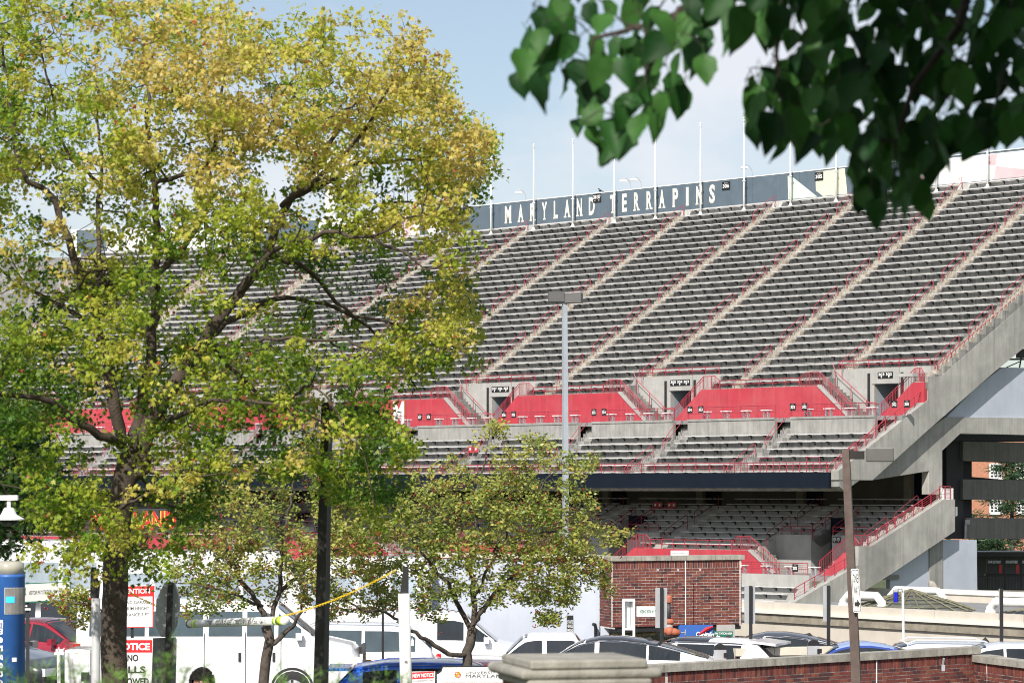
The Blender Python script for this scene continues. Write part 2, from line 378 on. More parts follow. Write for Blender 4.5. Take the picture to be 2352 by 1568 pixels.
for i in BAYS:
    p0, p1 = pocket(i); p1 = min(p1, UE - .5)
    d0, d1 = p1 - 4.2 if i < 2 else p0 + 2.9, p1 - 2.4 if i < 2 else p0 + 4.7
    zt = Z0 + 2 * R1
    mb = MB()
    sweep(mb, [(KP - .04, ZW - .1), (KP - .04, zt + .02), (KP + .3, zt + .02), (KP + .3, ZW - .1)], p0, d0)
    sweep(mb, [(KP - .04, ZW - .1), (KP - .04, zt + .02), (KP + .3, zt + .02), (KP + .3, ZW - .1)], d1, p1)
    sweep(mb, [(KP - .10, 6.14), (KP - .10, zt + .02), (KP + .3, zt + .02), (KP + .3, 6.14)], d0 - .12, d1 + .12)
    mb.build('portal_wall', CONC_L, ST)
    mb = MB()                                                     # passage behind the door opening
    sweep(mb, [(KP + .3, ZW), (KP + 4, ZW), (KP + 4, 6.3), (KP + .3, 6.3)], d0 - .3, d0)
    sweep(mb, [(KP + .3, ZW), (KP + 4, ZW), (KP + 4, 6.3), (KP + .3, 6.3)], d1, d1 + .3)
    sweep(mb, [(KP + 3.8, ZW), (KP + 4, ZW), (KP + 4, 6.3), (KP + 3.8, 6.3)], d0, d1)
    sweep(mb, [(KP + .3, 6.14), (KP + .3, 6.3), (KP + 4, 6.3), (KP + 4, 6.14)], d0, d1)
    mb.build('portal_passage', M('passage_grey_paint', (.30, .34, .39), .7, .08, 2.0), ST)
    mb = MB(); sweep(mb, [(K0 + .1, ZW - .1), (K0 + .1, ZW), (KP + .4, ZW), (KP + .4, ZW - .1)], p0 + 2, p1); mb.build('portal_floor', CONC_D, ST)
    mb = MB(); steps_u(mb, p0, p0 + 2.6, Z0, ZW, K0 + .16, KP - .06, 10); mb.build('portal_stair', DIRT, ST)
    if i < 2:
        mb = MB(); steps_u(mb, p1, p1 - 2.2, Z0, ZW, K0 + .16, KP - .35, 9); mb.build('portal_stair', DIRT, ST)
    for uu in (d0 - .45, d1 + .25):
        mb = MB(); sweep(mb, [(KP - .13, ZW), (KP - .13, zt - .28), (KP - .05, zt - .28), (KP - .05, ZW)], uu, uu + .14)
        mb.build('downpipe', DARK, ST)
    um = (d0 + d1) / 2; n = len(NUM[i].split()); plaque(um - .28 * n, um + .28 * n, 6.45, 6.82, KP - .14, NUM[i], ST, 1)
    # rails: cap rail above the portal, stair guards with balusters on both sides
    mb = MB(); zz = zt + .05
    for h in (.45, .22): urail(mb, p0 + .15, p1 - .1, KP + .02, zz + h, .022)
    for q in range(7):
        u = p0 + .15 + (p1 - .25 - p0) * q / 6; mb.tube([B(u, KP + .02, zz - .05), B(u, KP + .02, zz + .45)], .024, 4)
    mb.build('portal_rail', REDR, ST)
    for side in (0, 1):
        if side == 1 and i == 2: pass
        if side == 0: fl0, fl1, dg = p0 - 1.55, p0 - .05, p0 + 2.45
        else: fl0, fl1, dg = p1 + 1.35, p1 + .02, p1 - 2.45
        if side == 1 and i == 2: fl0 = UE - .2
        mb = MB(); Kg = K0 + .06; G = .82
        dz = ZW - Z0
        mb.tube([B(fl0, Kg, Z0 + .55), B(fl0 + (fl1 - fl0) * .28, Kg, Z0 + G), B(fl1, Kg, Z0 + G), B(dg, Kg, ZW + G)], .028, 4)
        mb.tube([B(fl1, Kg, Z0 + G - .18), B(dg, Kg, ZW + G - .18)], .02, 4)
        mb.tube([B(fl0, Kg, Z0 + .07), B(fl1, Kg, Z0 + .07), B(dg, Kg, ZW + .1)], .018, 4)
        for q in range(13):
            t = q / 12; u = fl0 + (fl1 - fl0) * t; top = Z0 + (.55 + (G - .55) * min(1, t / .28)); mb.tube([B(u, Kg, Z0 + .07), B(u, Kg, top)], .011 if q % 6 else .026, 4, cap=False)
        for q in range(1, 22):
            t = q / 21; u = fl1 + (dg - fl1) * t; z = Z0 + dz * t; mb.tube([B(u, Kg, z + .08), B(u, Kg, z + G)], .011 if q % 7 else .026, 4, cap=False)
        mb.build('stair_guard', REDR, ST)
    mb = MB(); mb.tube([B(p0 + .05, KP - .45, Z0 + R1 + .85), B(p0 + .3, KP - .45, Z0 + .85), B(p0 + 2.9, KP - .45, ZW + .85), B(p0 + 3.6, KP - .45, ZW + .8)], .026, 4)
    for t in (.0, .45, .9): mb.tube([B(p0 + .3 + 2.6 * t, KP - .45, Z0 + (ZW - Z0) * t), B(p0 + .3 + 2.6 * t, KP - .45, Z0 + .85 + (ZW - Z0) * t)], .024, 4)
    mb.build('stair_handrail', REDR, ST)
# low rail along the red wall tops
for i in BAYS:
    a = pocket(i)[1] + 1.4; b = pocket(i + 1)[0] - 1.6 if i < 2 else None
    if b is None: continue
    mb = MB()
    for h in (.52, .27): urail(mb, a, b, K0 + .05, Z0 + h, .022)
    n = int((b - a) / 1.05)
    for q in range(n + 1): u = a + (b - a) * q / n; mb.tube([B(u, K0 + .05, Z0 - .02), B(u, K0 + .05, Z0 + .52)], .024, 4)
    mb.build('wall_top_rail', REDR, ST)
# rail on the grey parapet, with wires and short balusters
for a, b in zip(edges[::2], edges[1::2]):
    if b - a < 1: continue
    mb = MB(); z = 4.18; Kq = KD + .1
    urail(mb, a, b, Kq, z + .72, .024)
    for h in (.60, .50, .40): urail(mb, a, b, Kq, z + h, .008, 3)
    urail(mb, a, b, Kq, z + .33, .016)
    n = int((b - a) / 1.25)
    for q in range(n + 1): u = a + (b - a) * q / n; mb.tube([B(u, Kq, z), B(u, Kq, z + .72)], .024, 4)
    if a > -170:
        for q in range(int((b - a) / .16)): u = a + .16 * (q + .5); mb.tube([B(u, Kq, z), B(u, Kq, z + .33)], .010, 3, cap=False)
    mb.build('walkway_rail', REDR, ST)
for a in LAIS:                                                    # section numbers on the walkway rail either side of each stair
    if a < -165: continue
    j = round((a + 127.2) / 8.25)
    if j % 2 == 0:
        s = 304 - (j // 2) * 1; k = {0: (305, 304), -2: (307, 306), 2: (303, 302), 3: (302, 302)}.get(j)
    else: k = {-1: (306, 305), 1: (304, 303), -3: (308, 307), 3: (302, 301)}.get(j)
    if not k: continue
    for s, n in ((.75, k[0]), (1.65, k[1])): plaque(a + s - .2, a + s + .2, 4.56, 4.98, KD + .05, str(n))
# small tables along the walkway
TBL = MB(); TBL.box((0, 0, .5), .62, .34, .05); TBL.box((-.17, 0, .24), .07, .2, .48, 0, 1); TBL.box((.17, 0, .24), .07, .2, .48, 0, 1); TBL.box((0, .0, .02), .6, .25, .04, 0, 1)
TBLM = TBL.mesh('walkway_bench', [WHITE, STEEL])
u = -102.9
while u > -186:
    if not any(abs(u - a) < .5 for a in LAIS): place('walkway_bench', TBLM, ST, B(u, KD + .75, ZW), -ang(u))
    u -= 1.62
# ---------------------------------------------------------------- benches
_bm = {}
def bench_mesh(L):
    L = round(L, 1)
    if L not in _bm:
        mb = MB(); mb.box((0, -.215, -.022), L, .25, .044)
        n = max(2, round(L / 1.07))
        for q in range(n):
            x = -L / 2 + L * (q + .5) / n
            mb.box((x, -.17, -.07), .04, .30, .04, 0, 1); mb.bar((x, -.03, -.24), (x, -.18, -.08), .03, .03, 1); mb.box((x, -.02, -.16), .045, .036, .18, 0, 1)
        _bm[L] = mb.mesh('bench', [ALU, DARK])
    return _bm[L]
BENCH = []
def bench(ua, ub, K, z):
    if ub - ua < .8: return
    if ua < U0:
        n = max(1, round((ub - ua) / 4)); 
    else: n = 1
    for q in range(n):
        a = ua + (ub - ua) * q / n; b = ua + (ub - ua) * (q + 1) / n
        p, r = B(a, K, z), B(b, K, z); m = (p + r) / 2; BENCH.append((a, (r - p).length, m, math.atan2(r.y - p.y, r.x - p.x)))
def span(k, lo, hi, gaps):
    out = []; c = lo
    for g0, g1 in sorted(gaps):
        if g1 <= lo or g0 >= hi: continue
        if g0 > c: out.append((c, g0))
        c = max(c, g1)
    if c < hi: out.append((c, hi))
    return out
for k in range(NR):
    gaps = [(a - AW / 2, a + AW / 2) for a in AISLES]
    if k < 2: gaps += [(pocket(i)[0] - .3, pocket(i)[1] + .2) for i in BAYS]
    for a, b in span(k, UM, UE - .2, gaps): bench(a + .06, b - .06, K0 + T1 * (k + 1), Z0 + R1 * k + .44)
for j in range(6):
    for a, b in span(j, UM, UE - .9, [(a - LG, a + LG) for a in LAIS]): bench(a + .05, b - .05, KD - T2 * j, ZD - R2 * j + .44)
# ---------------------------------------------------------------- aisle stairs and handrails
for a in AISLES:
    mb = MB(); wd = .66 if a < -103 else .5
    for k in range(0 if not any(pocket(i)[0] - .2 < a < pocket(i)[1] for i in BAYS) or a > -103 else 2, NR):
        Kr = K0 + T1 * (k + 1); z = Z0 + R1 * k
        if k < NR - 1: sweep(mb, [(Kr - .40, z), (Kr - .40, z + R1 / 2), (Kr - .004, z + R1 / 2), (Kr - .004, z)], a - wd / 2, a + wd / 2)
        sweep(mb, [(K0 + T1 * k - .012, z - R1 / 2 + .02 if k else z - .03), (K0 + T1 * k - .012, z + .012), (K0 + T1 * k + .35, z + .012), (K0 + T1 * k + .35, z - .01)], a - wd / 2, a + wd / 2)
    mb.build('aisle_stair', CONC_T, ST)
    m = 0
    while True:
        k0 = 25.2 - 4 * m; k1 = k0 + 2.9; m += 1
        if k0 < 1: break
        mb = MB(); z = lambda k: Z0 + R1 * (k) ; kk = lambda k: K0 + T1 * (k + .45)
        u = a - .02
        mb.tube([B(u, kk(k0), z(k0) - .05), B(u, kk(k0), z(k0) + .72), B(u, kk(k0 + .2), z(k0 + .2) + .86), B(u, kk(k1 - .25), z(k1 - .25) + .86), B(u, kk(k1), z(k1) + .82), B(u, kk(k1) + .06, z(k1) - .1)], .021, 5)
        mb.tube([B(u, kk(k0), z(k0) + .42), B(u, kk(k1), z(k1) + .46)], .019, 5)
        mb.build('aisle_handrail', REDR, ST)
for a in LAIS:
    mb = MB(); n = 0
    for j in range(6):
        Kr = KD - T2 * j; z = ZD - R2 * j
        sweep(mb, [(Kr - .42, z), (Kr - .42, z + R2 / 2), (Kr - .004, z + R2 / 2), (Kr - .004, z)], a - .35, a + .35)
    for q in range(6):                                            # up through the gap in the grey wall
        sweep(mb, [(KD + .003 + .22 * q, ZD), (KD + .003 + .22 * q, ZD + .235 * (q + 1)), (KD + .22 * (q + 1), ZD + .235 * (q + 1)), (KD + .22 * (q + 1), ZD)], a - LG + .05, a + LG - .05)
    mb.build('front_aisle_stair', CONC, ST)
    for (ka, za, kb, zb) in ((KD - 1.55, ZD - R2 * 1.4, KD + .7, ZW - .1), (KD - 4.9, ZD - R2 * 5.2, KD - 2.4, ZD - R2 * 2.3)):
        mb = MB(); mb.tube([B(a, ka, za), B(a, ka, za + .72), B(a, ka + .2, za + .9), B(a, kb - .1, zb + .88), B(a, kb, zb + .8), B(a, kb, zb)], .021, 5)
        mb.tube([B(a, ka, za + .42), B(a, kb, zb + .48)], .019, 5); mb.build('aisle_handrail', REDR, ST)
# ---------------------------------------------------------------- fascia and its front rail
KF = KD - T2 * 6
for i in BAYS:
    a = max(UM, -142.9 + PER * i); b = min(-142.9 + PER * (i + 1), UE - .6)
    mb = MB(); sweep(mb, [(KF - .25, 0), (KF - .25, .88), (KF - .02, .88), (KF - .02, 0)], a, b); mb.build('fascia_panel', NAVY, ST)
    mb = MB()
    for h in (.56, .42, .28, .14): urail(mb, a, b, KF - .12, .88 + h, .024 if h == .56 else .012)
    n = 15
    for q in range(n): u = a + (b - a) * (q + .5) / n; mb.tube([B(u, KF - .12, .85), B(u, KF - .12, 1.44)], .024, 4)
    for q in (4, 11):
        u = a + (b - a) * (q + .5) / n; mb.tube([B(u, KF - .12, 1.44), B(u, KF - .12, 1.72), B(u + .95, KF - .12, 1.72), B(u + .95, KF - .12, 1.44)], .02, 4)
    mb.build('fascia_rail', REDR, ST)
# ---------------------------------------------------------------- lower tier under the deck
KL = 124.3; TL, RL = .78, .331; ZL = -3.73; NL = 9; OFF = -.8
def lpocket(i): return max(UM, -142.9 + PER * i + OFF), -135.8 + PER * i + OFF
def lterr(a, b, k0):
    mb = MB(); prof = []
    for k in range(k0, NL): prof += [(KL + TL * k, ZL + RL * k - RL), (KL + TL * k, ZL + RL * k)]
    prof += [(KL + TL * NL + 1.2, ZL + RL * (NL - 1)), (KL + TL * NL + 1.2, ZL + RL * (NL - 1) - .5), (KL + TL * (k0 + 1), ZL + RL * k0 - .7)]
    sweep(mb, prof, a, b); mb.build('lower_terrace', CONC_L, ST)
for i in BAYS:
    p0, p1 = lpocket(i); p1 = min(p1, UE - 1)
    d0, d1 = p0 + 2.7, p0 + 4.3
    lterr(p0, d0, 3); lterr(d1, p1, 3); lterr(d0, d1, 6)
    if i < 2: lterr(p1, lpocket(i + 1)[0], 0)
    else: lterr(p1, UE - .1, 0)
    KPl = KL + TL * 3; zt = ZL + RL * 3; zb = -4.95
    for a, b in ((p0, d0), (d1, p1)):
        mb = MB(); sweep(mb, [(KPl - .15, zb), (KPl - .15, zt + .02), (KPl - .01, zt + .02), (KPl - .01, zb)], a, b); mb.build('lower_portal_wall', CONC_L, ST)
    mb = MB(); sweep(mb, [(KPl + 1.6, zt - 1.0), (KPl + 1.6, zt + 1.0), (KPl + 1.75, zt + 1.0), (KPl + 1.75, zt - 1.0)], d0 + .05, d1 - .05); mb.build('portal_screen', NAVY, ST)
    mb = MB()
    for s in (d0, d1):
        for h in (.55, .28): mb.tube([B(s, KPl, zt + h), B(s, KPl + 2.3, zt + RL * 3 + h)], .022, 4)
        for t in (0, .5, 1): mb.tube([B(s, KPl + 2.3 * t, zt + RL * 3 * t - .3), B(s, KPl + 2.3 * t, zt + RL * 3 * t + .55)], .024, 4)
    for a, b in ((p0 + .4, d0), (d1, p1 - .2)):
        for h in (.5, .25): urail(mb, a, b, KPl - .05, zt + h, .022)
        for q in range(4): u = a + (b - a) * q / 3; mb.tube([B(u, KPl - .05, zt), B(u, KPl - .05, zt + .5)], .024, 4)
    mb.build('lower_portal_rail', REDR, ST)
    lab = {2: '203 202', 1: '205 204 203'}.get(i, '207 206'); plaque(d1 + .1, d1 + .1 + .28 * len(lab.split()), zt - .42, zt - .05, KPl - .2, lab, ST, 1)
    zr = ZL + .1
    for s0, s1 in ((d0 - .2, d0), (d1, d1 + .2)):
        mb = MB(); sweep(mb, [(KPl, zb), (KPl, zt), (KPl + 2.3, zt + RL * 3), (KPl + 2.3, zb)], s0, s1); mb.build('lower_passage_wall', CONC_L, ST)
    mb = MB(); sweep(mb, [(KPl + 3.4, zb), (KPl + 3.4, zt), (KPl + 3.6, zt), (KPl + 3.6, zb)], d0 - .3, d1 + .3); mb.build('lower_passage_back', NAVY, ST)
    if i < 2: redwall(p1, lpocket(i + 1)[0], p1 - 1.9, lpocket(i + 1)[0] + 1.9, KL - .12, zb, zr, 'lower_red_wall')
    else: redwall(p1, UE - .55, p1 - 1.6, UE - .55, KL - .12, zb, zr, 'lower_red_wall')
    for side in (0, 1):
        fl0, fl1, dg = (p0 - 1.5, p0 - .05, p0 + 1.9) if side == 0 else (p1 + 1.3, p1, p1 - 1.9)
        if side == 1 and i == 2: fl0 = UE - .7
        mb = MB(); Kg = KL + .05; G = .8
        mb.tube([B(fl0, Kg, zr + .5), B(fl0 + (fl1 - fl0) * .28, Kg, zr + G), B(fl1, Kg, zr + G), B(dg, Kg, zb + G)], .028, 4)
        mb.tube([B(fl0, Kg, zr + .06), B(fl1, Kg, zr + .06), B(dg, Kg, zb + .1)], .018, 4)
        for q in range(12): t = q / 11; u = fl0 + (fl1 - fl0) * t; mb.tube([B(u, Kg, zr), B(u, Kg, zr + .5 + .3 * min(1, t / .28))], .011 if q % 5 else .026, 4, cap=False)
        for q in range(1, 15): t = q / 14; u = fl1 + (dg - fl1) * t; z = zr + (zb - zr) * t; mb.tube([B(u, Kg, z), B(u, Kg, z + G)], .011 if q % 7 else .026, 4, cap=False)
        mb.build('lower_stair_guard', REDR, ST)
        mb = MB(); steps_u(mb, fl1, dg, zr - .1, zb, KL + .16, KL + 1.4, 7); mb.build('lower_portal_stair', CONC_L, ST)
    if i < 2:
        a, b = p1 + 1.3, lpocket(i + 1)[0] - 1.5; mb = MB()
        for h in (.55, .28): urail(mb, a, b, KL, zr + h, .022)
        for q in range(8): u = a + (b - a) * q / 7; mb.tube([B(u, KL, zr), B(u, KL, zr + .55)], .024, 4)
        mb.build('lower_wall_rail', REDR, ST)
LLA = sorted([-126.9 + PER * i + OFF + 1.0 for i in range(-4, 2)] + [-134.2 + PER * i + OFF for i in range(-3, 2)] + [-102.95])
for k in range(NL):
    gaps = [(a - .5, a + .5) for a in LLA]
    if k < 3: gaps += [lpocket(i) for i in BAYS]
    elif k < 6: gaps += [(lpocket(i)[0] + 2.6, lpocket(i)[0] + 4.4) for i in BAYS]
    for a, b in span(k, UM, UE - .5, gaps): bench(a + .05, b - .05, KL + TL * (k + 1) if k < NL - 1 else KL + TL * NL - .05, ZL + RL * k + .44)
for a in LLA:
    mb = MB()
    for k in range(3 if any(lpocket(i)[0] < a < lpocket(i)[1] for i in BAYS) else 0, NL - 1):
        Kr = KL + TL * (k + 1); z = ZL + RL * k
        sweep(mb, [(Kr - .4, z), (Kr - .4, z + RL / 2), (Kr - .004, z + RL / 2), (Kr - .004, z)], a - .4, a + .4)
    mb.build('lower_aisle_stair', M('lower_step_concrete', (.40, .39, .36), .85, .12, 2.0), ST)
    for k0 in (1.0, 4.6):
        mb = MB(); K1, K2 = KL + TL * k0, KL + TL * (k0 + 2.8); z1, z2 = ZL + RL * (k0 - .3), ZL + RL * (k0 + 2.6)
        mb.tube([B(a, K1, z1), B(a, K1, z1 + .78), B(a, K1 + .2, z1 + .95), B(a, K2 - .1, z2 + .92), B(a, K2, z2 + .85), B(a, K2, z2)], .021, 5); mb.tube([B(a, K1, z1 + .5), B(a, K2, z2 + .5)], .019, 5)
        mb.build('aisle_handrail', M('dark_red_rail', (.20, .02, .03), .5, .1, 4.0), ST)
KB = KL + TL * NL + .9
mb = MB(); sweep(mb, [(KB, ZL), (KB, 3.2), (KB + .3, 3.2), (KB + .3, ZL)], UM, UE - 1.2); mb.build('rear_wall', M('brown_render', (.11, .10, .085), .9, .2, 1.0), ST)
mb = MB(); sweep(mb, [(KF + .3, -.02), (KF + .3, .12), (KB + .2, 3.1), (KB + .2, 2.9)], UM, UE - 1.2); mb.build('soffit', CONC_D, ST)
for q in range(11):
    u = -104.9 - 8.3 * q
    mb = MB(); sweep(mb, [(KB - .35, -1.5), (KB - .35, 3), (KB - .01, 3), (KB - .01, -1.5)], u - .55, u); mb.build('rear_column', M('column_tan', (.20, .18, .14), .9, .15, 2.0), ST)
    mb = MB(); sweep(mb, [(KB - .08, -1.3), (KB - .08, 1.2), (KB - .01, 1.2), (KB - .01, -1.3)], u + .05, u + 1.3); mb.build('rear_door', NAVY, ST)
# lower walkway, wall and front rows
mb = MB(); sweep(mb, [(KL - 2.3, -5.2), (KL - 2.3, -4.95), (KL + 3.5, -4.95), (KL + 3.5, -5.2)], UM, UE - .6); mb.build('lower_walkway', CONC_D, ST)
mb = MB(); sweep(mb, [(KL - 2.5, -6.4), (KL - 2.5, -4.88), (KL - 2.25, -4.88), (KL - 2.25, -6.4)], UM, UE - 2.2); mb.build('lower_parapet', CONC_L, ST)
mb = MB(); a, b = -150, UE - 2.4
for h in (.66,): urail(mb, a, b, KL - 2.4, -4.88 + h, .024)
for h in (.54, .44): urail(mb, a, b, KL - 2.4, -4.88 + h, .009, 3)
urail(mb, a, b, KL - 2.4, -4.88 + .33, .016)
for q in range(44): u = a + (b - a) * q / 43; mb.tube([B(u, KL - 2.4, -4.88), B(u, KL - 2.4, -4.22)], .024, 4)
for q in range(110): u = b - .16 * q; mb.tube([B(u, KL - 2.4, -4.88), B(u, KL - 2.4, -4.55)], .010, 3, cap=False)
mb.build('lower_walkway_rail', REDR, ST)
plaque(-105.4, -105.0, -4.7, -4.28, KL - 2.45, '202')
u = -104.4
while u > -130: place('walkway_bench', TBLM, ST, B(u, KL - 1.7, -4.95), -ang(u)); u -= 1.8
for j in range(4):
    mb = MB(); Kj = KL - 2.5 - .85 * j; z = -5.98 - .36 * j
    sweep(mb, [(Kj - .85, z - .8), (Kj - .85, z), (Kj, z), (Kj, z - .8)], UM, UE - 2.2 - .1 * j); mb.build('lower_front_step', CONC_L, ST)
    for a, b in span(0, -150, UE - 3.0, [(-118.4 - .5, -118.4 + .5), (-134, -133)]): bench(a, b, Kj, z + .42)
# ---------------------------------------------------------------- place the benches: the nearest 300 as parts, the rest as one part
BENCH.sort(key=lambda t: -t[0]); rest = MB()
for n, (a, L, m, rz) in enumerate(BENCH):
    me = bench_mesh(L)
    if n < 296: place('bench', me, ST, m, rz)
    else:
        ca, sa = math.cos(rz), math.sin(rz)
        vs = np.empty(len(me.vertices) * 3); me.vertices.foreach_get('co', vs); vs = vs.reshape(-1, 3); o = len(rest.v)
        rest.v += [(m.x + x * ca - y * sa, m.y + x * sa + y * ca, m.z + z) for x, y, z in vs.tolist()]
        rest.f += [[i + o for i in p.vertices] for p in me.polygons]; rest.m += [p.material_index for p in me.polygons]
if rest.v: rest.build('far_benches', [ALU, DARK], ST)['kind'] = 'stuff'
# red stadium chair-backs clipped on some benches
CHM = MB(); CHM.box((0, -.22, .03), .42, .34, .05); CHM.box((0, -.02, .24), .42, .05, .36); CHM.box((-.0, -.05, .25), .13, .012, .14, 0, 1); CHM = CHM.mesh('clip_on_seat', [RED, TXTW])
for (px, py, K, dy) in ((653.6, 505, KL + TL * 7, 0), (658, 505, KL + TL * 7, 0), (667.6, 505, KL + TL * 7, 0), (672, 505, KL + TL * 7, 0), (468.5, 449, KD - T2 * 2, 0), (474, 449, KD - T2 * 2, 0), (353, 379, K0 + T1 * 3, 0), (386.5, 380.5, K0 + T1 * 2, 0), (218, 294.5, K0 + T1 * 14, 0)):
    u, z = uz(px, py, K - .2); 
    if u < U0: u = uzc(px, K - .2)
    # snap to the bench of that row
    if py > 480: k = round((K - KL) / TL) - 1; z = ZL + RL * k + .44
    elif K < KD + .1 and K > KF: z = ZD - R2 * round((KD - K) / T2) + .44
    elif K >= K0: k = round((K - K0) / T1) - 1; z = Z0 + R1 * k + .44
    else: k = round((K - KL) / TL) - 1; z = ZL + RL * k + .44
    place('clip_on_seat', CHM, ST, B(u, K, z), -ang(u))
# big white initial on the red wall
u0, z0 = uz(392.6, 495.4 - 0, K0 - .15); u0, zb = uz(393.5, 418, K0 - .13); u1, zt = uz(404, 401, K0 - .13)
mb = MB(); text(mb, 'M', B(u0 - .08, K0 - .128, zb - .62), B(u1 + .08, K0, 0) - B(u0 - .08, K0, 0), Vector((0, 0, zt - zb + .70)), 1, .05); text(mb, 'M', B(u0, K0 - .134, zb - .56), B(u1, K0, 0) - B(u0, K0, 0), Vector((0, 0, zt - zb + .58)), 0, .03)
mb.build('wall_initial', [TXTW, M('letter_outline', (.25, .2, .05), .6)], REDW[0] if 0 in REDW else ST)
# ---------------------------------------------------------------- top wall
ZB, ZT = 19.9, 22.25
poles_px = [401, 449.2, 491, 533.7, 572.8, 614.4, 655.3, 700.5, 744, 790.5, 836, 887.2, 936.2, 987.4]
pole_u = []
for px in poles_px:
    u, _ = uz(px, 240, KW - .55); u = u if u > U0 else uzc(px, KW - .55); pole_u.append(u)
d = 4.4; u = pole_u[0] - d * .75
while u > UM: pole_u.insert(0, u); u -= d * .75
pw = [UM] + [q + .35 for q in pole_u] + [UE + 2]
for a, b in zip(pw, pw[1:]):
    if b - a < .2: continue
    mb = MB(); sweep(mb, [(KW, ZB), (KW, ZT), (KW + .22, ZT), (KW + .22, ZB)], a + .012, b - .012); mb.build('top_wall_panel', WALLB, ST)
mb = MB(); sweep(mb, [(KW - .03, ZT), (KW - .03, ZT + .05), (KW + .25, ZT + .05), (KW + .25, ZT)], UM, UE + 2); mb.build('wall_cap', WHITE, ST)
mb = MB(); sweep(mb, [(KW - .012, ZB), (KW - .012, 20.36), (KW - .002, 20.36), (KW - .002, ZB)], UM, UE); mb.build('white_base_band', M('base_band_grey', (.5, .49, .47), .8, .2, 2.0, streak=.4), ST)
TW = mb
def patch(pts, m, off=.006):
    Kp = KW - off; q = []
    for x, y in pts:
        u, z = uz(x, y, Kp)
        if u < U0:
            u = uzc(x, Kp); z = (HY - y) * B(u, Kp, 0).y / F
        q.append((u, min(max(z, 20.4), ZT - .005)))
    mb = MB(); mb.prism([B(u, Kp, z) for u, z in q], B(q[0][0], Kp + .004, 0) - B(q[0][0], Kp, 0)); mb.build('painted_patch', m, ST)
def zr(pts): return [(768 + x * .108888, 125 + y * .108888) for x, y in pts]
patch(zr([(180, 465), (232, 480), (452, 660), (186, 690)]), PGRN); patch(zr([(435, 430), (705, 395), (728, 650), (505, 655), (440, 600)]), PYEL)
patch(zr([(880, 390), (940, 380), (935, 440)]), PYEL)
patch(zr([(1290, 340), (2600, 205), (2600, 470), (1480, 570), (1290, 430)]), WHITE)
patch(zr([(2035, 270), (2105, 258), (2090, 372), (2020, 360)]), PINK, .012); patch(zr([(2095, 375), (2600, 430), (2600, 470), (2070, 505)]), PINK, .012); patch(zr([(1300, 425), (1460, 490), (1480, 560), (1400, 560)]), PINK, .012)
for a, b, m in ((uzc(318, KW), uz(450, 210, KW)[0], WHITE), (UM, uzc(258, KW), WHITE)):
    mb = MB(); sweep(mb, [(KW - .006, 20.4), (KW - .006, ZT - .004), (KW - .002, ZT - .004), (KW - .002, 20.4)], min(a, b), max(a, b)); mb.build('painted_patch', m, ST)
for pts in ([(403, 219), (421, 216), (412, 238), (398, 242)], [(418, 212), (432, 210), (424, 232)], [(437, 225), (447, 213), (446, 236)], [(360, 224), (372, 221), (377, 236), (366, 243)]):
    patch(pts, PINK, .012)
def zl(x, y): return 462.5 + x * .108888, 100 + y * .108888
for ch, x0, x1, y0, y1 in (('M', 390, 447, 975, 1113), ('A', 511, 558, 965, 1105), ('R', 622, 667, 957, 1096), ('Y', 728, 776, 942, 1086), ('L', 838, 875, 935, 1076), ('A', 936, 986, 922, 1065), ('N', 1050, 1097, 910, 1055), ('D', 1160, 1214, 900, 1045),
        ('T', 1355, 1402, 882, 1028), ('E', 1465, 1508, 870, 1018), ('R', 1575, 1622, 862, 1009), ('R', 1690, 1739, 852, 999), ('A', 1806, 1857, 842, 989), ('P', 1930, 1980, 830, 978), ('I', 2052, 2076, 820, 967), ('N', 2146, 2202, 808, 957), ('S', 2266, 2318, 797, 946)):
    a = uz(*zl(x0, y1), KW - .012); b = uz(*zl(x1, y0), KW - .012)
    mb = MB(); za, zb2 = 20.66, 22.02
    text(mb, ch, B(a[0], KW - .012, za), B(b[0], KW, 0) - B(a[0], KW, 0), Vector((0, 0, zb2 - za)), 0, .035)
    if ch in 'MARNPITYL':                                        # slab feet
        w_ = (b[0] - a[0])
        for c in ((a[0] + w_ * .13, b[0] - w_ * .13) if ch in 'MARN' else ((a[0] + b[0]) / 2,) if ch in 'ITY' else (a[0] + w_ * .2,)):
            mb.prism([B(c - .14, KW - .013, za), B(c + .14, KW - .013, za), B(c + .14, KW - .013, za + .1), B(c - .14, KW - .013, za + .1)], Vector((0, 0, 0)) + (B(c, KW - .010, 0) - B(c, KW - .013, 0)))
    mb.build('wall_letter', CREAM, ST)
for px, py, t in ((467.7, 210, '309'), (819, 176, '305'), (726, 185.5, '306'), (268, 223, '311')):
    u, z = uz(px, py, KW - .04)
    if u < U0: u = uzc(px, KW - .04); z = 21.7
    plaque(u - .38, u + .38, z - .3, z + .3, KW - .05, t)
u, z = uz(597, 197.5, KW - .04); plaque(u - .42, u + .42, z - .35, z + .3, KW - .05, '308 307', ST, 1)
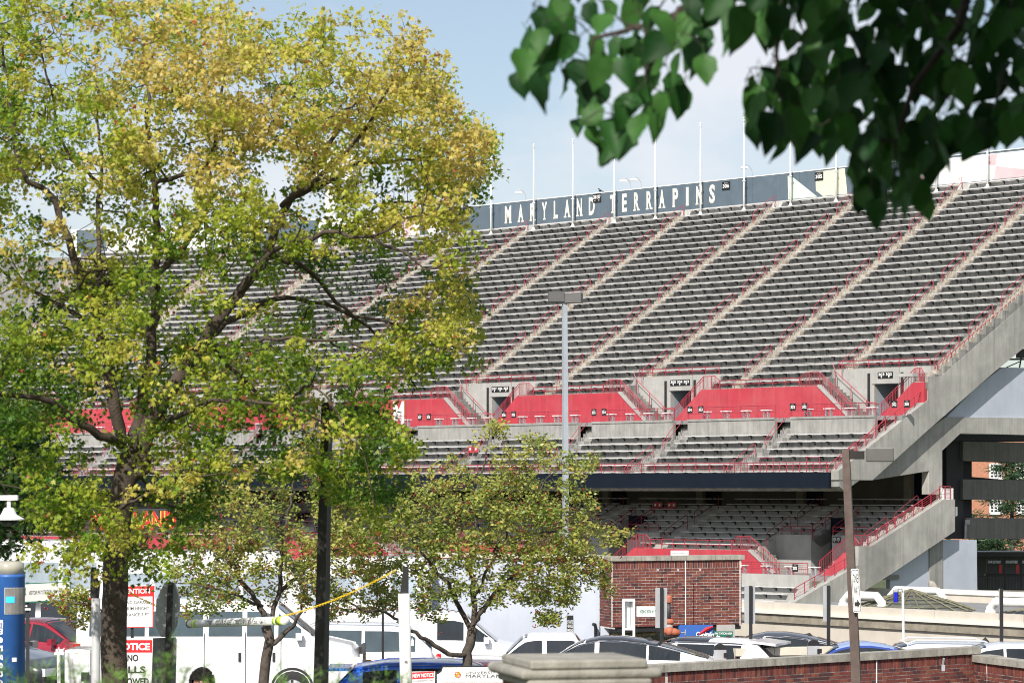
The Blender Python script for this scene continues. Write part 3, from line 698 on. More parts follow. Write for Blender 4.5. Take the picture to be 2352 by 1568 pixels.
# flagpoles
FP = MB(); FP.tube([(0, 0, 0), (0, 0, 3), (0, 0, 6.45)], [.075, .065, .04], 8); FP.lathe((0, 0, 0), [(.2, 0), (.2, .05), (.11, .08), (.1, .2)], 8)
fpm = FP.mesh('flagpole', POLEW, smooth=True); FB = MB(); FB.ball((0, 0, 6.62), .085, 10, 8); FB.lathe((0, 0, 6.35), [(.07, 0), (.07, .17)], 8); fbm = FB.mesh('finial', POLEW, smooth=True)
HAL = MB(); HAL.lathe((0, 0, 2.1), [(.13, 0), (.13, .05)], 8); halm = HAL.mesh('rope_ring', WHITE)
NTH = ['first', 'second', 'third', 'fourth', 'fifth', 'sixth', 'seventh', 'eighth', 'ninth', 'tenth', 'eleventh', 'twelfth', 'thirteenth', 'fourteenth']
vis = pole_u[-14:]
WORDS = ['behind the maple branches left of the lettering', 'by the maple edge just left of the slate wall', 'left of the letter M of the wall lettering', 'over the letter R of MARYLAND', 'between the A and N of MARYLAND', 'over the first T of TERRAPINS', 'between the second R and A of TERRAPINS', 'over the letter N of TERRAPINS', 'just right of the wall lettering and plaque 306', 'at the pale green painted triangle', 'at the pale yellow painted panel', 'half hidden by hanging leaves right of the yellow panel', 'on the white painted stretch, half hidden by leaves', 'by the pink squares at the far right of the wall']
for n, u in enumerate(pole_u):
    p = B(u, KW - .55, Z0 + R1 * (NR - 1)); q = n - (len(pole_u) - 14)
    if q < 0: continue
    lab = 'bare white flagpole ' + WORDS[q]
    t = thing('flagpole', lab, 'flagpole', p, 'flagpoles along the top wall')
    for nm, me in (('pole', fpm), ('finial', fbm), ('rope_ring', halm)): place(nm, me, t, p)
# gooseneck floodlights above the wall
for px, py, s, lab in ((526, 193.5, -1, 'small white gooseneck floodlight above the letter R of MARYLAND'), (631, 180.5, -1, 'small white gooseneck floodlight above the letters E and R, left of its pair'), (641.5, 180.5, -1, 'small white gooseneck floodlight above the letters E and R, right of its pair'), (752.5, 167.5, -1, 'small white gooseneck floodlight above the grey wall right of plaque 306'), (397, 204, -1, 'small white floodlight above the white painted wall behind the maple')):
    u, z = uz(px, py, KW + .1)
    if u < U0: u = uzc(px, KW + .1); z = (HY - py) * B(u, KW + .1, 0).y / F
    p = B(u, KW + .12, ZT + .05); t = thing('floodlight', lab, 'floodlight', p, 'floodlights above the top wall')
    mb = MB(); mb.tube([p, p + Vector((-.05, 0, .45)), p + Vector((-.25, -.05, .75)), p + Vector((-.5, -.1, .85)), p + Vector((-.72, -.1, .75))], .03, 5); mb.build('arm', STEEL, t)
    mb = MB(); mb.box(p + Vector((-.62, -.1, .62)), .5, .34, .13, 0.1); mb.build('lamp_head', WHITE, t)
# ---------------------------------------------------------------- end of the stand: rakers, frame, rails
def eprism(name, pts, u0, u1, m, parent=ST):
    q = [kz(x / 4, y / 4, u1) for x, y in pts]; mb = MB(); mb.prism([B(u1, K, z) for K, z in q], B(u0, 130, 0) - B(u1, 130, 0)); return mb.build(name, m, parent)
RAK = M('raker_concrete', (.37, .36, .335), .85, .14, 1.0, streak=.45, streak_col=(.12, .12, .11), mottle=.75, mcol=(.19, .185, .17))
def z2(x, y): return 3072 + .4355 * x, 1365 + .4355 * y
def z4(x, y): return 3072 + .4355 * x, 2048 + .4355 * y
def z5(x, y): return 3300 + x / 2.24, 1850 + y / 2.24
up = [(3355, 1917), (3355, 1880), (3403, 1844), (3712, 1598), (3712, 1504), (3764, 1504), (3979, 1316), (3979, 1484), (3714, 1716), (3490, 1918)]
eprism('upper_raker', up, UE - .55, UE, RAK)
eprism('upper_raker', [(3980.5, 1315), (4500, 861), (4500, 1061), (3980.5, 1483)], UE - .55, UE, RAK)
lo = [(3434, 2182), (3487, 2182), (3775, 1995), (3820, 1995), (3820, 2122), (3560, 2296), (3442, 2370), (3250, 2500), (3060, 2500), (3194, 2396), (3434, 2256)]
eprism('lower_raker', lo, UE - .55, UE, RAK)
fr = [z2(960, 1270), z2(1470, 803), z2(1640, 690), z2(3200, 712), z2(3200, 880), z2(1770, 838), z2(1600, 1000), z2(1600, 1400), z2(1480, 1400), z2(1480, 1185)]
eprism('support_frame', fr, UE - 1.1, UE - .57, RAK)
eprism('raised_kerb', [(3712, 1504), (3712, 1490), (3650, 1490), (3650, 1504)], UE - 2, UE - .6, CONC_L)
def erail(pts, h=.62, wires=3, posts=9):
    q = [kz(x / 4, y / 4, UE) for x, y in pts]; mb = MB(); u = UE - .3
    P = [B(u, K, z) for K, z in q]; up_ = Vector((0, 0, 1))
    mb.tube([p + up_ * h for p in P], .026, 5)
    for k in range(wires): mb.tube([p + up_ * h * (k + 1) / (wires + 1) for p in P], .011, 3)
    tot = sum((b - a).length for a, b in zip(P, P[1:]))
    for k in range(posts + 1):
        s = tot * k / posts
        for a, b in zip(P, P[1:]):
            L = (b - a).length
            if s <= L + 1e-6: p = a + (b - a) * (s / L); break
            s -= L
        mb.tube([p, p + up_ * h], .026, 4)
    mb.build('raker_rail', REDR, ST)
erail([(3360, 1878), (3403, 1844), (3712, 1598)], .62, 3, 9)
erail([(3766, 1503), (3979, 1316), (4500, 861)], .66, 2, 14)
erail([(3489, 2182), (3775, 1995)], .62, 4, 8); erail([(3775, 1995), (3818, 1995)], .75, 4, 2); erail([(3194, 2396), (3434, 2256)], .62, 2, 6); erail([(3436, 2181), (3487, 2181)], .6, 3, 2)
eprism('end_block', [z5(1065, 325), z5(1065, 225), z5(1150, 225), z5(1150, 325)], UE - .9, UE - .35, WHITE)
PLW = WHITEB
eprism('end_wall_panel', [z2(1640, 692), z2(1890, 440), z2(2150, 235), z2(3200, 260), z2(3200, 711)], UE - .95, UE - .7, PLW)
mb = MB(); eprism('end_wall_panel', [z4(1480, 300), z4(1480, 700), z4(1123, 697), z4(1123, 540)], UE - 1.0, UE - .7, PLW)
eprism('end_column', [z4(1485, 240), z4(1605, 200), z4(1605, 780), z4(1485, 780)], UE - 1.0, UE - .62, CONC)
eprism('end_wall_panel', [z4(1607, 246), z4(1917, 250), z4(1922, 712), z4(1609, 706)], UE - 1.0, UE - .7, PLW)
eprism('base_wall', [z4(820, 690), z4(1480, 702), z4(2800, 722), z4(2800, 900), z4(700, 900)], UE - 1.2, UE - .68, M('stained_base', (.32, .31, .29), .9, .2, 1.2, streak=.4, streak_col=(.26, .12, .05), mottle=.4))
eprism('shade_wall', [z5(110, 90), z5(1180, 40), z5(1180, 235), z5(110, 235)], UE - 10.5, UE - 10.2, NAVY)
# the dark ramp frame behind the stand
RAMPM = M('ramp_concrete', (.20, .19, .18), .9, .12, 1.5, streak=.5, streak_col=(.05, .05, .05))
rt = thing('ramp_structure', 'dark multi-level concrete ramp frame behind the end of the stand', 'ramp', B(-108, 150, -10))
def rprism(name, pts, u0, u1, m):
    q = [kz(x / 4, y / 4, u1) for x, y in pts]; mb = MB(); mb.prism([B(u1, K, z) for K, z in q], B(u0, 130, 0) - B(u1, 130, 0)); return mb.build(name, m, rt)
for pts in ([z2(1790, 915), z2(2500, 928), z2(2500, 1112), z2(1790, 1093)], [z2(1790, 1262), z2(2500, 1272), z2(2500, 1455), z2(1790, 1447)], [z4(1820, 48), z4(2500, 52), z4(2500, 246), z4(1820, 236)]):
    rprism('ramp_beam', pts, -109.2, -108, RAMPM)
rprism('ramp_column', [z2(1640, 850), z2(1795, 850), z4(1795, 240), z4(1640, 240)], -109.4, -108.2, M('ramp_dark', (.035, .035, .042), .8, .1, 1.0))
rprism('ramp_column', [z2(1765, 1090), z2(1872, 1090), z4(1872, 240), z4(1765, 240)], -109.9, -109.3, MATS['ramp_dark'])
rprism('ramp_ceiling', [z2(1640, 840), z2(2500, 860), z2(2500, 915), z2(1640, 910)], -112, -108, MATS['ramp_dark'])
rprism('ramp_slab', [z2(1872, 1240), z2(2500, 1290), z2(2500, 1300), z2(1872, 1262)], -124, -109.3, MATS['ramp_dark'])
mb = MB(); p, q = [B(-107.8, *kz(x / 4, y / 4, -107.8)) for x, y in (z4(1815, 85), z4(1812, 245))]; mb.bar(p, q, .12); mb.box(p + Vector((.1, -.1, .0)), .3, .12, .28); mb.build('camera_mount', STEEL, rt)
# loudspeaker lights seen right of the raker
t = thing('ramp_spotlight', 'black spotlight on a tripod bracket above the white end wall', 'spotlight', B(-103, *kz(4080 / 4, 1468 / 4, -103)))
c = B(-103, *kz(4088 / 4, 1412 / 4, -103)); mb = MB(); mb.box(c, .6, .4, .55, .3); mb.build('lamp_head', BLACK, t)
b0 = B(-103, *kz(4078 / 4, 1468 / 4, -103)); mb = MB(); mb.bar(c, b0, .08); mb.bar(c + (b0 - c) * .55, b0 + Vector((-.8, 0, 0)), .06); mb.bar(c + Vector((-1.6, 0, -.35)), c + Vector((1.5, 0, -.35)), .1); mb.build('bracket', BLACK, t)
# ---------------------------------------------------------------- brick building, conifers and kiosks at the right edge
YB = 300
bt = thing('brick_building', 'orange brick building with white sash windows seen through the ramp frame', 'building', at(1010, 600, YB))
mb = MB(); a = at(925, 590, YB); b = at(1080, 590, YB); top = at(925, 440, YB).z; mb.box(((a.x + b.x) / 2, YB + 6, (top + a.z) / 2 - 3), b.x - a.x, 12, top - a.z + 6); mb.build('brick_wall', M('orange_brick', (.40, .185, .115), .9, .22, 3.0, bump=.4), bt)
for x0, x1, y0, y1 in ((953.7, 960.5, 463.5, 473.5), (989.8, 1001.5, 463.5, 477.5), (954.5, 960.5, 497.5, 505), (1016, 1027, 463, 477), (990, 1001, 499, 512), (1017, 1028, 499, 512)):
    p = at(x0, y1, YB); q = at(x1, y0, YB); mb = MB(); mb.box(((p.x + q.x) / 2, YB - .02, (p.z + q.z) / 2), q.x - p.x, .16, q.z - p.z); f = mb.build('window', GLASS, bt)
    ORG[f.name] = ORG[bt.name]; mb = MB(); wd = q.x - p.x; ht = q.z - p.z
    for k in range(4): mb.box((p.x + wd * k / 3, YB - .12, (p.z + q.z) / 2), .10 if k % 3 else .16, .1, ht)
    for k in range(5): mb.box(((p.x + q.x) / 2, YB - .125, p.z + ht * k / 4), wd, .1, .10 if k in (1, 3) else .17)
    mb.box(((p.x + q.x) / 2, YB - .2, p.z - .12), wd + .3, .25, .14); mb.build('sash_frame', WHITE, f)
kt = thing('concession_stand', 'dark concession counter with black and red drink signs at the right edge', 'kiosk', at(1000, 596, 190))
Yk = 190
def kbox(mb, x0, x1, y0, y1, dy=0, dep=.4, mi=0): p = at(x0, y1, Yk); q = at(x1, y0, Yk); mb.box(((p.x + q.x) / 2, Yk + dy, (p.z + q.z) / 2), q.x - p.x, dep, q.z - p.z, 0, mi)
mb = MB(); kbox(mb, 977, 1060, 552, 592, 3, .3); mb.build('back_wall', M('kiosk_grey', (.16, .17, .18), .8), kt)
mb = MB(); kbox(mb, 976, 1060, 551, 555.5, 1.5, 4); mb.build('canopy', BLACK, kt)
for x0, x1 in ((986, 1001.5), (1003.5, 1018.5), (1020, 1036)):
    mb = MB(); kbox(mb, x0, x1, 558.5, 563.5, -.3, .12); o = mb.build('drink_sign', BLACK, kt); ORG[o.name] = ORG[kt.name]
    p = at(x0 + 2.2, 562.6, Yk - .4); q = at(x1 - .6, 559.8, Yk - .4); mb = MB(); text(mb, 'DRINK RESPONSIBLY', p, (q.x - p.x, 0, 0), (0, 0, q.z - p.z), 0, .02); mb.build('sign_lettering', TXTW, o)
    mb = MB(); kbox(mb, x1 - 3.2, x1 - .2, 563.8, 572.5, -.25, .1); mb.build('red_panel', SIGNR, kt)
    mb = MB(); kbox(mb, x0, x0 + .8, 558, 590, -.3, .15); mb.build('post', BLACK, kt)
mb = MB(); kbox(mb, 984, 1060, 573, 575.5, -.3, .8); mb.build('counter', BLACK, kt)
ft = thing('black_fence', 'black steel picket fence in front of the drink counter', 'fence', at(1000, 590, 188)); Yk = 188
mb = MB(); kbox(mb, 977.5, 1060, 575, 575.8, 0, .06); kbox(mb, 977.5, 1060, 588, 588.8, 0, .06); mb.build('rail', BLACK, ft)
for k in range(34):
    mb = MB(); kbox(mb, 977.8 + k * 1.45, 978.25 + k * 1.45, 574.6, 589.5, 0, .04); mb.build('picket', BLACK, ft)
# ---------------------------------------------------------------- beige precast wall with roof things
Yl, Yr = 79.0, 70.2
def bw(x, y):                           # point on the face of the beige wall at a pixel (it approaches to the right)
    s0 = at(741, 600, Yl); s1 = at(1024, 600, Yr); d = s1 - s0; k = (x - CX) / F; t = (k * s0.y - s0.x) / (d.x - k * d.y); Y = s0.y + d.y * t; return at(x, y, Y)
def bwd(x, y, d): return at(x, y, bw(x, y).y + d)
bwt = thing('precast_wall', 'long beige precast concrete garage wall with ledge below the stand end', 'wall', bw(880, 640))
a = bw(700, 600); b = bw(1120, 600); dd = (b - a); dd.z = 0; nn = Vector((dd.y, -dd.x, 0)).normalized(); nn = nn if nn.y < 0 else -nn
zt_ = bw(820, 604.2).z; zl_ = bw(820, 614.6).z; zc_ = bw(820, 624).z; zb_ = bw(820, 640.5).z
def bslab(name, z0, z1, off, dep, m, a=a, b=b):
    mb = MB(); p = Vector((a.x, a.y, 0)) + nn * off; q = Vector((b.x, b.y, 0)) + nn * off; bk = -nn * dep; Z = Vector((0, 0, 1))
    mb.hexa([p + Z * z0, q + Z * z0, q + bk + Z * z0, p + bk + Z * z0, p + Z * z1, q + Z * z1, q + bk + Z * z1, p + bk + Z * z1]); return mb.build(name, m, bwt)
n = 5
for k in range(n): bslab('wall_panel', zl_ + .08, zt_, 0, .3, BEIGE, a + dd * (k / n) + dd.normalized() * .012, a + dd * ((k + 1) / n) - dd.normalized() * .012)
bslab('ledge', zl_ - .02, zl_ + .08, .10, .6, M('ledge_white', (.68, .66, .6), .8, .06)); bslab('cornice', zc_, zl_ - .02, .03, .4, M('dark_precast', (.27, .24, .19), .9, .3, 4.0, streak=.4, streak_col=(.12, .11, .08)))  # cornice: darker, streaked precast band directly below the ledge
bslab('lower_face', zb_, zc_, -.05, .3, BEIGE); bslab('garage_floor_edge', zb_ - .6, zb_ - .35, -.3, 4, CONC_D)
bslab('roof_deck', zt_ - .25, zt_ - .2, -.3, 12, CONC_D)
bslab('rear_coping', zt_ + .02, zt_ + .14, -8, .5, M('ledge_white', (.68, .66, .6)))
bslab('rear_wall', zt_ - .2, zt_ + .02, -8.05, .4, BEIGE)
mb = MB()
for x in (758, 880, 1010): p = bw(x, 646); mb.box(p + Vector((0, 1.5, -1.0)), .5, .5, 2.4)
mb.build('garage_column', BEIGE, bwt)
for n_, (x0, x1, dy, lab) in enumerate(((841, 884.5, -.9, 'white bent vent pipe on the beige wall, left of the lattice dome'), (888, 946, -4.2, 'white bent vent pipe standing behind the lattice dome'), (988, 1045, -.9, 'white bent vent pipe at the right edge on the beige wall'))):
    p = bwd(x0 + 2.5, 603, -dy); q = bwd(x1 - 2.5, 603, -dy)
    p.z = q.z = zt_ - .15
    r = .115 if n_ != 1 else .10
    t = thing('vent_pipe', lab, 'pipe', p, 'white vent pipes'); d_ = (q - p).normalized(); Z = Vector((0, 0, 1)); H = .42 if n_ != 1 else .5
    mb = MB(); mb.tube([p, p + Z * (H - .17), p + Z * H + d_ * .2, q + Z * H - d_ * .2, q + Z * (H - .17), q], r, 10); mb.build('pipe', WHITE, t, True)
    mb = MB(); mb.lathe(p, [(r + .025, .12), (r + .025, .2)], 10); mb.build('collar', WHITE, t); mb = MB(); mb.lathe(q, [(r + .025, .12), (r + .025, .2)], 10); mb.build('collar', WHITE, t)
c = bwd(911, 603, 2.6); c.z = zt_ - .2
dt = thing('lattice_dome', 'low greenish conical roof lattice between the white vent pipes', 'dome', c)
mb = MB(); mb.lathe(c, [(1.65, 0), (1.63, .1), (1.1, .27), (.5, .45), (.12, .58), (.02, .6)], 20); mb.build('glazing', M('dome_glazing', (.12, .125, .11), .5, .35, 5.0), dt)
mb = MB()
for k in range(20):
    a_ = 2 * math.pi * k / 20; e = Vector((math.cos(a_), math.sin(a_), 0)); mb.tube([c + e * 1.7 + Vector((0, 0, .1)), c + e * 1.12 + Vector((0, 0, .3)), c + e * .5 + Vector((0, 0, .48)), c + Vector((0, 0, .63))], .025, 4)
mb.build('rib', M('moss_metal', (.15, .145, .095), .8, .4, 8.0), dt)
mb = MB()
for r_, z_ in ((1.7, .1), (1.4, .2), (1.1, .3), (.8, .39), (.5, .49)):
    mb.tube([c + Vector((r_ * math.cos(k * math.pi / 12), r_ * math.sin(k * math.pi / 12), z_)) for k in range(25)], .018, 4)
mb.build('hoop', MATS['moss_metal'], dt)
c2 = bwd(1046, 604, 2.6); c2.z = zt_ - .2
dt = thing('lattice_dome', 'second greenish roof lattice cut off by the right edge of the photo', 'dome', c2)
mb = MB(); mb.lathe(c2, [(1.5, 0), (1.48, .1), (1.0, .2), (.4, .3), (.02, .34)], 20); mb.build('glazing', MATS['dome_glazing'], dt)
mb = MB()
for k in range(20): a_ = 2 * math.pi * k / 20; e = Vector((math.cos(a_), math.sin(a_), 0)); mb.tube([c2 + e * 1.55 + Vector((0, 0, .1)), c2 + Vector((0, 0, .37))], .022, 4)
mb.build('rib', MATS['moss_metal'], dt)
p = bw(936, 594); p = p - nn * .8; t = thing('bent_drainpipe', 'grey drainpipe bent downward on the concrete base wall behind the dome', 'pipe', p)
mb = MB(); mb.tube([at(929.2, 583.5, 150), at(931.5, 583.5, 150), at(938, 594.5, 150)], .22, 8); mb.build('pipe', M('old_pipe', (.34, .31, .26), .8), t, True)
# ---------------------------------------------------------------- brick gatehouse
Yg = 73.0
gl = at(612.7, 600, 73.0); gr_ = at(741.7, 600, 74.6); gs = at(599.6, 600, 74.0)
ztop = at(612.7, 560.5, 73).z; zbot = at(612.7, 626, 73).z
gt = thing('brick_gatehouse', 'dark red brick box with stone coping over the garage entry', 'building', (gl.x + 1.5, 74.5, zbot))
def face(o, d, nrm, wide, z0, z1, name, limit):
    """running bond with a soldier course on top; each brick an object up to the limit"""
    global NBR
    mb = MB(); p = Vector((o.x, o.y, 0)); d = d.normalized(); Z = Vector((0, 0, 1)); q = p + d * wide
    i_ = -nrm * .012; k_ = -nrm * .2
    mb.hexa([p + i_ + Z * z0, q + i_ + Z * z0, q + k_ + Z * z0, p + k_ + Z * z0, p + i_ + Z * z1, q + i_ + Z * z1, q + k_ + Z * z1, p + k_ + Z * z1]); return p, d, Z, mb
_bk = {}
def brick_mesh(w_, h_, m):
    k = (round(w_, 3), round(h_, 3), m.name)
    if k not in _bk:
        mb = MB(); mb.box((0, .03, 0), w_, .06, h_); _bk[k] = mb.mesh('brick', m)
    return _bk[k]
def lay(parent, o, d, nrm, wide, z0, z1, budget, soldier=.2, course=.075, soldiers=True, order=1):
    d = d.normalized(); rz = math.atan2(d.y, d.x); mb = MB(); Z = Vector((0, 0, 1)); p = Vector((o.x, o.y, 0)); q = p + d * wide
    mb.hexa([p - nrm * .012 + Z * z0, q - nrm * .012 + Z * z0, q - nrm * .07 + Z * z0, p - nrm * .07 + Z * z0, p - nrm * .012 + Z * z1, q - nrm * .012 + Z * z1, q - nrm * .07 + Z * z1, p - nrm * .07 + Z * z1])
    mb.build('mortar_core', MORTAR, parent); items = []; zc = z1
    if soldiers:
        n = int(wide / .075)
        for k in range(n): items.append(((.075 * (k + .5)), z1 - soldier / 2, .060, soldier - .014))
        zc = z1 - soldier
    r = 0
    while zc - course > z0 - .02:
        off = (r % 2) * .1065; s = -off
        while s < wide - .02:
            a_ = max(0, s); b_ = min(wide, s + .203)
            if b_ - a_ > .03: items.append(((a_ + b_) / 2, zc - course / 2, b_ - a_ - .004, course - .016))
            s += .213
        zc -= course; r += 1
    rest = MB(); cnt = 0
    for s, z, w_, h_ in items:
        x = random.random(); m = BR[0] if x < .62 else BR[1] if x < .84 else BR[2]; pos = p + d * s - nrm * random.uniform(-.003, .004) + Z * z
        if cnt < budget: place('brick', brick_mesh(w_, h_, m), parent, pos, rz); cnt += 1
        else:
            c_ = pos - nrm * .03; rest.box(c_, w_, .06, h_, rz, 0 if x < .62 else 1 if x < .84 else 2)
    if rest.v: rest.build('brickwork', BR, parent)['kind'] = 'stuff'
    return cnt
fd = gr_ - gl; fd.z = 0; fn = Vector((fd.y, -fd.x, 0)).normalized()
n1 = lay(gt, gl, fd, fn, fd.length, zbot, ztop, 290)
sd_ = gl - gs; sd_.z = 0; sn = Vector((sd_.y, -sd_.x, 0)).normalized(); sn = sn if sn.x < 0 else -sn
lay(gt, gs, sd_, sn, sd_.length - .03, zbot - .06, ztop, 0)
mb = MB(); e = fd.normalized(); o = gl - e * .06; q = gr_ + e * .06; bk = -fn * 3.2
for k in range(9):
    p0 = o + (q - o) * (k / 9) + e * .006; p1 = o + (q - o) * ((k + 1) / 9) - e * .006
    mb = MB(); mb.hexa([Vector((v.x, v.y, zz)) for zz in (ztop + .003, ztop + .125) for v in (p0 + fn * .06, p1 + fn * .06, p1 - fn * .4, p0 - fn * .4)]); mb.build('coping_stone', STONE, gt)
o2 = gs - e * .08
mb = MB(); mb.hexa([Vector((v.x, v.y, zz)) for zz in (ztop + .004, ztop + .126) for v in (gs + Vector((-.07, 0, 0)), o + fn * .06, o - fn * .42 + e * .1, gs + Vector((.3, .3, 0)))]); mb.build('coping_stone', M('cream_stone', (.60, .56, .46), .9, .1), gt)
mb = MB(); mb.hexa([Vector((v.x, v.y, zz)) for zz in (zbot, ztop) for v in (gl - fn * .3 + e * .2, gr_ - fn * .3, gr_ + (gs - gl) * 1.1, gs + e * .35)]); mb.build('rear_block', MORTAR, gt)
mb = MB(); mb.hexa([Vector((v.x, v.y, zz)) for zz in (zbot - .14, zbot - .004) for v in (gl + e * .2 - fn * .05, gr_ - fn * .05, gr_ - fn * .5, gl + e * .2 - fn * .5)]); mb.build('lintel', DARK, gt)
for x in (658, 678, 700): mb = MB(); p = at(x, 561.5 + 7.5, 73.3); mb.box(p - Vector((0, .04, 0)), .05, .04, .05); mb.build('anchor_bolt', STEEL, gt)
mb = MB()
for x in (684, 739): p = at(x, 0, 73.9); mb.tube([(p.x, p.y - .06 - (.6 if x < 700 else .3), zbot), (p.x, p.y - .06 - (.6 if x < 700 else .3), ztop)], .012, 4)
mb.build('conduit', WHITE, gt)
# white rendered wall left of the gatehouse
wt = thing('white_wall', 'plain bluish white rendered wall left of the brick gatehouse', 'wall', at(500, 640, 76))
mb = MB(); a = at(432, 640, 77); b = at(599.4, 640, 74.4); mb.hexa([Vector((v.x, v.y, zz)) for zz in (-6.5, ztop - .02) for v in (a, b, b + Vector((0, .3, 0)), a + Vector((0, .3, 0)))]); mb.build('render', WHITEB, wt)
mb = MB(); mb.hexa([Vector((v.x, v.y, zz)) for zz in (ztop, ztop + .13) for v in (a + Vector((0, -.06, 0)), b + Vector((-.04, -.06, 0)), b + Vector((-.04, .4, 0)), a + Vector((0, .4, 0)))]); mb.build('coping', MATS['cream_stone'], wt)
mb = MB(); p = at(605, 631, 73.6); mb.box(p + Vector((0, .3, -.6)), .22, .4, 1.4); mb.build('jamb', WHITEB, wt)
mb = MB(); mb.tube([at(593.5, 623.5, 74.3), at(595, 624, 74.2), at(595.8, 627, 74.2), at(595.8, 640, 74.2)], .05, 6); mb.build('downpipe', BLACK, wt)
t = thing('parking_sign', 'narrow black sign reading STATE VEHICLE PARKING ONLY before the white wall', 'sign', at(570, 640, 73.6))
p = at(566.8, 634, 73.6); q = at(573.4, 617.5, 73.6); mb = MB(); mb.box((p + q) / 2, q.x - p.x, .03, q.z - p.z + .15); mb.build('plate', BLACK, t)
mb = MB()
for k, s in enumerate(('STATE', 'VEHICLE', 'PARKING', 'ONLY')): text(mb, s, (p.x + .015, 73.57, q.z - .13 - .108 * k), (q.x - p.x - .03, 0, 0), (0, 0, .08), 0, .01)
mb.build('lettering', TXTW, t)
# below the gatehouse: entry, clearance bar, pipes, banner
et = thing('garage_entry', 'low garage entry with white corrugated soffit under the brick gatehouse', 'entry', at(680, 640, 76))
mb = MB(); a = at(609, 628, 75.6); b = at(735, 627, 76.6)
for k in range(24):
    p = a + (b - a) * (k / 24); q = a + (b - a) * ((k + 1) / 24); mb.hexa([p, q, q + Vector((-1.2, 6, -.75)), p + Vector((-1.2, 6, -.75)), p + Vector((0, 0, .03)), q + Vector((0, 0, .01)), q + Vector((-1.2, 6, -.73)), p + Vector((-1.2, 6, -.72))])
mb.build('soffit_sheet', WHITE, et)
mb = MB(); a = at(609, 650, 82); b = at(745, 627.5, 82); mb.box(((a.x + b.x) / 2, 82, -5), b.x - a.x, .2, 3.4); mb.build('back_wall', M('entry_back', (.55, .55, .54), .8), et)
t = thing('clearance_bar', 'yellow clearance pipe with black lettering hanging in the garage entry', 'clearance bar', at(632, 636, 73.8))
mb = MB(); a = at(608.5, 634.6, 73.8); b = at(655.5, 632.6, 73.8); mb.tube([a, b], .045, 8); mb.build('pipe', M('faded_yellow', (.40, .33, .14), .6, .1), t, True)
mb = MB(); q = b - a; text(mb, "CLEARANCE 7'0\"", a + q * .2 + Vector((0, -.05, -.028)), q * .7, (0, 0, .06)); mb.build('lettering', TXT, t)
mb = MB(); mb.tube([b + Vector((-.1, 0, .05)), b + Vector((-.1, 0, .3))], .012, 4); mb.tube([a + Vector((.3, 0, .05)), a + Vector((.3, 0, .3))], .012, 4); mb.build('hanger', STEEL, t)
t = thing('fire_main', 'rust orange and black fire main with gate valve below the brick box', 'pipe', at(668, 640, 72.4)); ORA = M('red_oxide', (.42, .13, .07), .7, .2, 6.0)
c = at(668.5, 600, 72.4); zz = lambda y: at(0, y, 72.4).z
mb = MB(); mb.lathe(Vector((c.x, c.y, 0)), [(.09, zz(602)), (.10, zz(601)), (.10, zz(596)), (.07, zz(594.5))], 10); mb.lathe(Vector((c.x, c.y, 0)), [(.11, zz(623.5)), (.15, zz(622)), (.15, zz(620)), (.1, zz(618))], 10); mb.build('flange', ORA, t, False)
mb = MB(); mb.tube([(c.x, c.y, zz(619)), (c.x, c.y, zz(602))], .06, 8); mb.build('riser_pipe', M('bitumen_pipe', (.05, .05, .055), .6, .4, 9), t, True)
mb = MB(); mb.tube([(c.x, c.y, zz(636)), (c.x, c.y, zz(623))], .11, 10); mb.build('lower_pipe', M('grey_pipe', (.35, .35, .33), .7), t, True)
mb = MB(); mb.tube([at(664, 630, 72.2), at(674, 631, 72.2), at(680, 632, 72.2)], [.06, .10, .07], 8); mb.ball(at(669.5, 630.5, 72.2), .12, 8, 6); mb.build('valve_body', ORA, t, True)
mb = MB(); h = at(685.3, 632, 72.2); mb.tube([h + Vector((0, .09 * math.cos(k * math.pi / 6), .09 * math.sin(k * math.pi / 6))) for k in range(13)], .012, 4); mb.tube([at(680, 632, 72.2), h], .015, 4); mb.build('handwheel', STEEL, t)
t = thing('banner', 'blue banner lettered Capital One with a red swoosh under the brick box', 'banner', at(696, 640, 73.1))
p = at(678, 640, 73.1); q = at(713, 624, 73.1); mb = MB(); mb.box((p + q) / 2 + Vector((0, .03, 0)), q.x - p.x, .04, q.z - p.z); mb.build('cloth', M('banner_blue', (.02, .10, .38), .6, .05), t)
mb = MB(); a = at(696, 637.5, 73.06); text(mb, 'Capital', a, (at(711.3, 0, 73.06).x - a.x, 0, 0), (0, 0, .17), 0, .03); mb.build('lettering', TXTW, t); mb = MB(); a = at(710.9, 637.6, 73.06); text(mb, 'One', a, (.34, 0, 0), (0, 0, .13), 0, .02); mb.build('lettering', TXTW, t)
mb = MB(); mb.tube([at(699, 633.4, 73.05), at(707, 628, 73.05), at(713, 625.5, 73.05)], [.02, .05, .015], 5); mb.build('swoosh', SIGNR, t)
t = thing('pay_station_sign', 'green sign reading PAY STATION AREA with a white arrow by the concrete post', 'sign', at(723, 640, 72))
p = at(713.9, 639.5, 72); q = at(732.8, 630.4, 72); mb = MB(); mb.box((p + q) / 2, q.x - p.x, .03, q.z - p.z); mb.build('plate', GREENS, t)
mb = MB(); text(mb, 'PAY STATION AREA', (p.x + .02, 71.97, q.z - .08), (q.x - p.x - .04, 0, 0), (0, 0, .052), 0, .02); a = at(716, 635.6, 71.97); mb.prism([a, a + Vector((.05, 0, .045)), a + Vector((.05, 0, .015)), a + Vector((.1, 0, .015)), a + Vector((.1, 0, -.015)), a + Vector((.05, 0, -.015)), a + Vector((.05, 0, -.045))], (0, .01, 0)); mb.build('lettering', TXTW, t)
t = thing('concrete_post', 'pale square concrete post under the right end of the brick box', 'post', at(725, 640, 74.4)); p = at(725.3, 630, 74.4); mb = MB(); mb.box((p.x, p.y, zbot - .4), .48, .4, .78); mb.build('shaft', CONC_L, t)
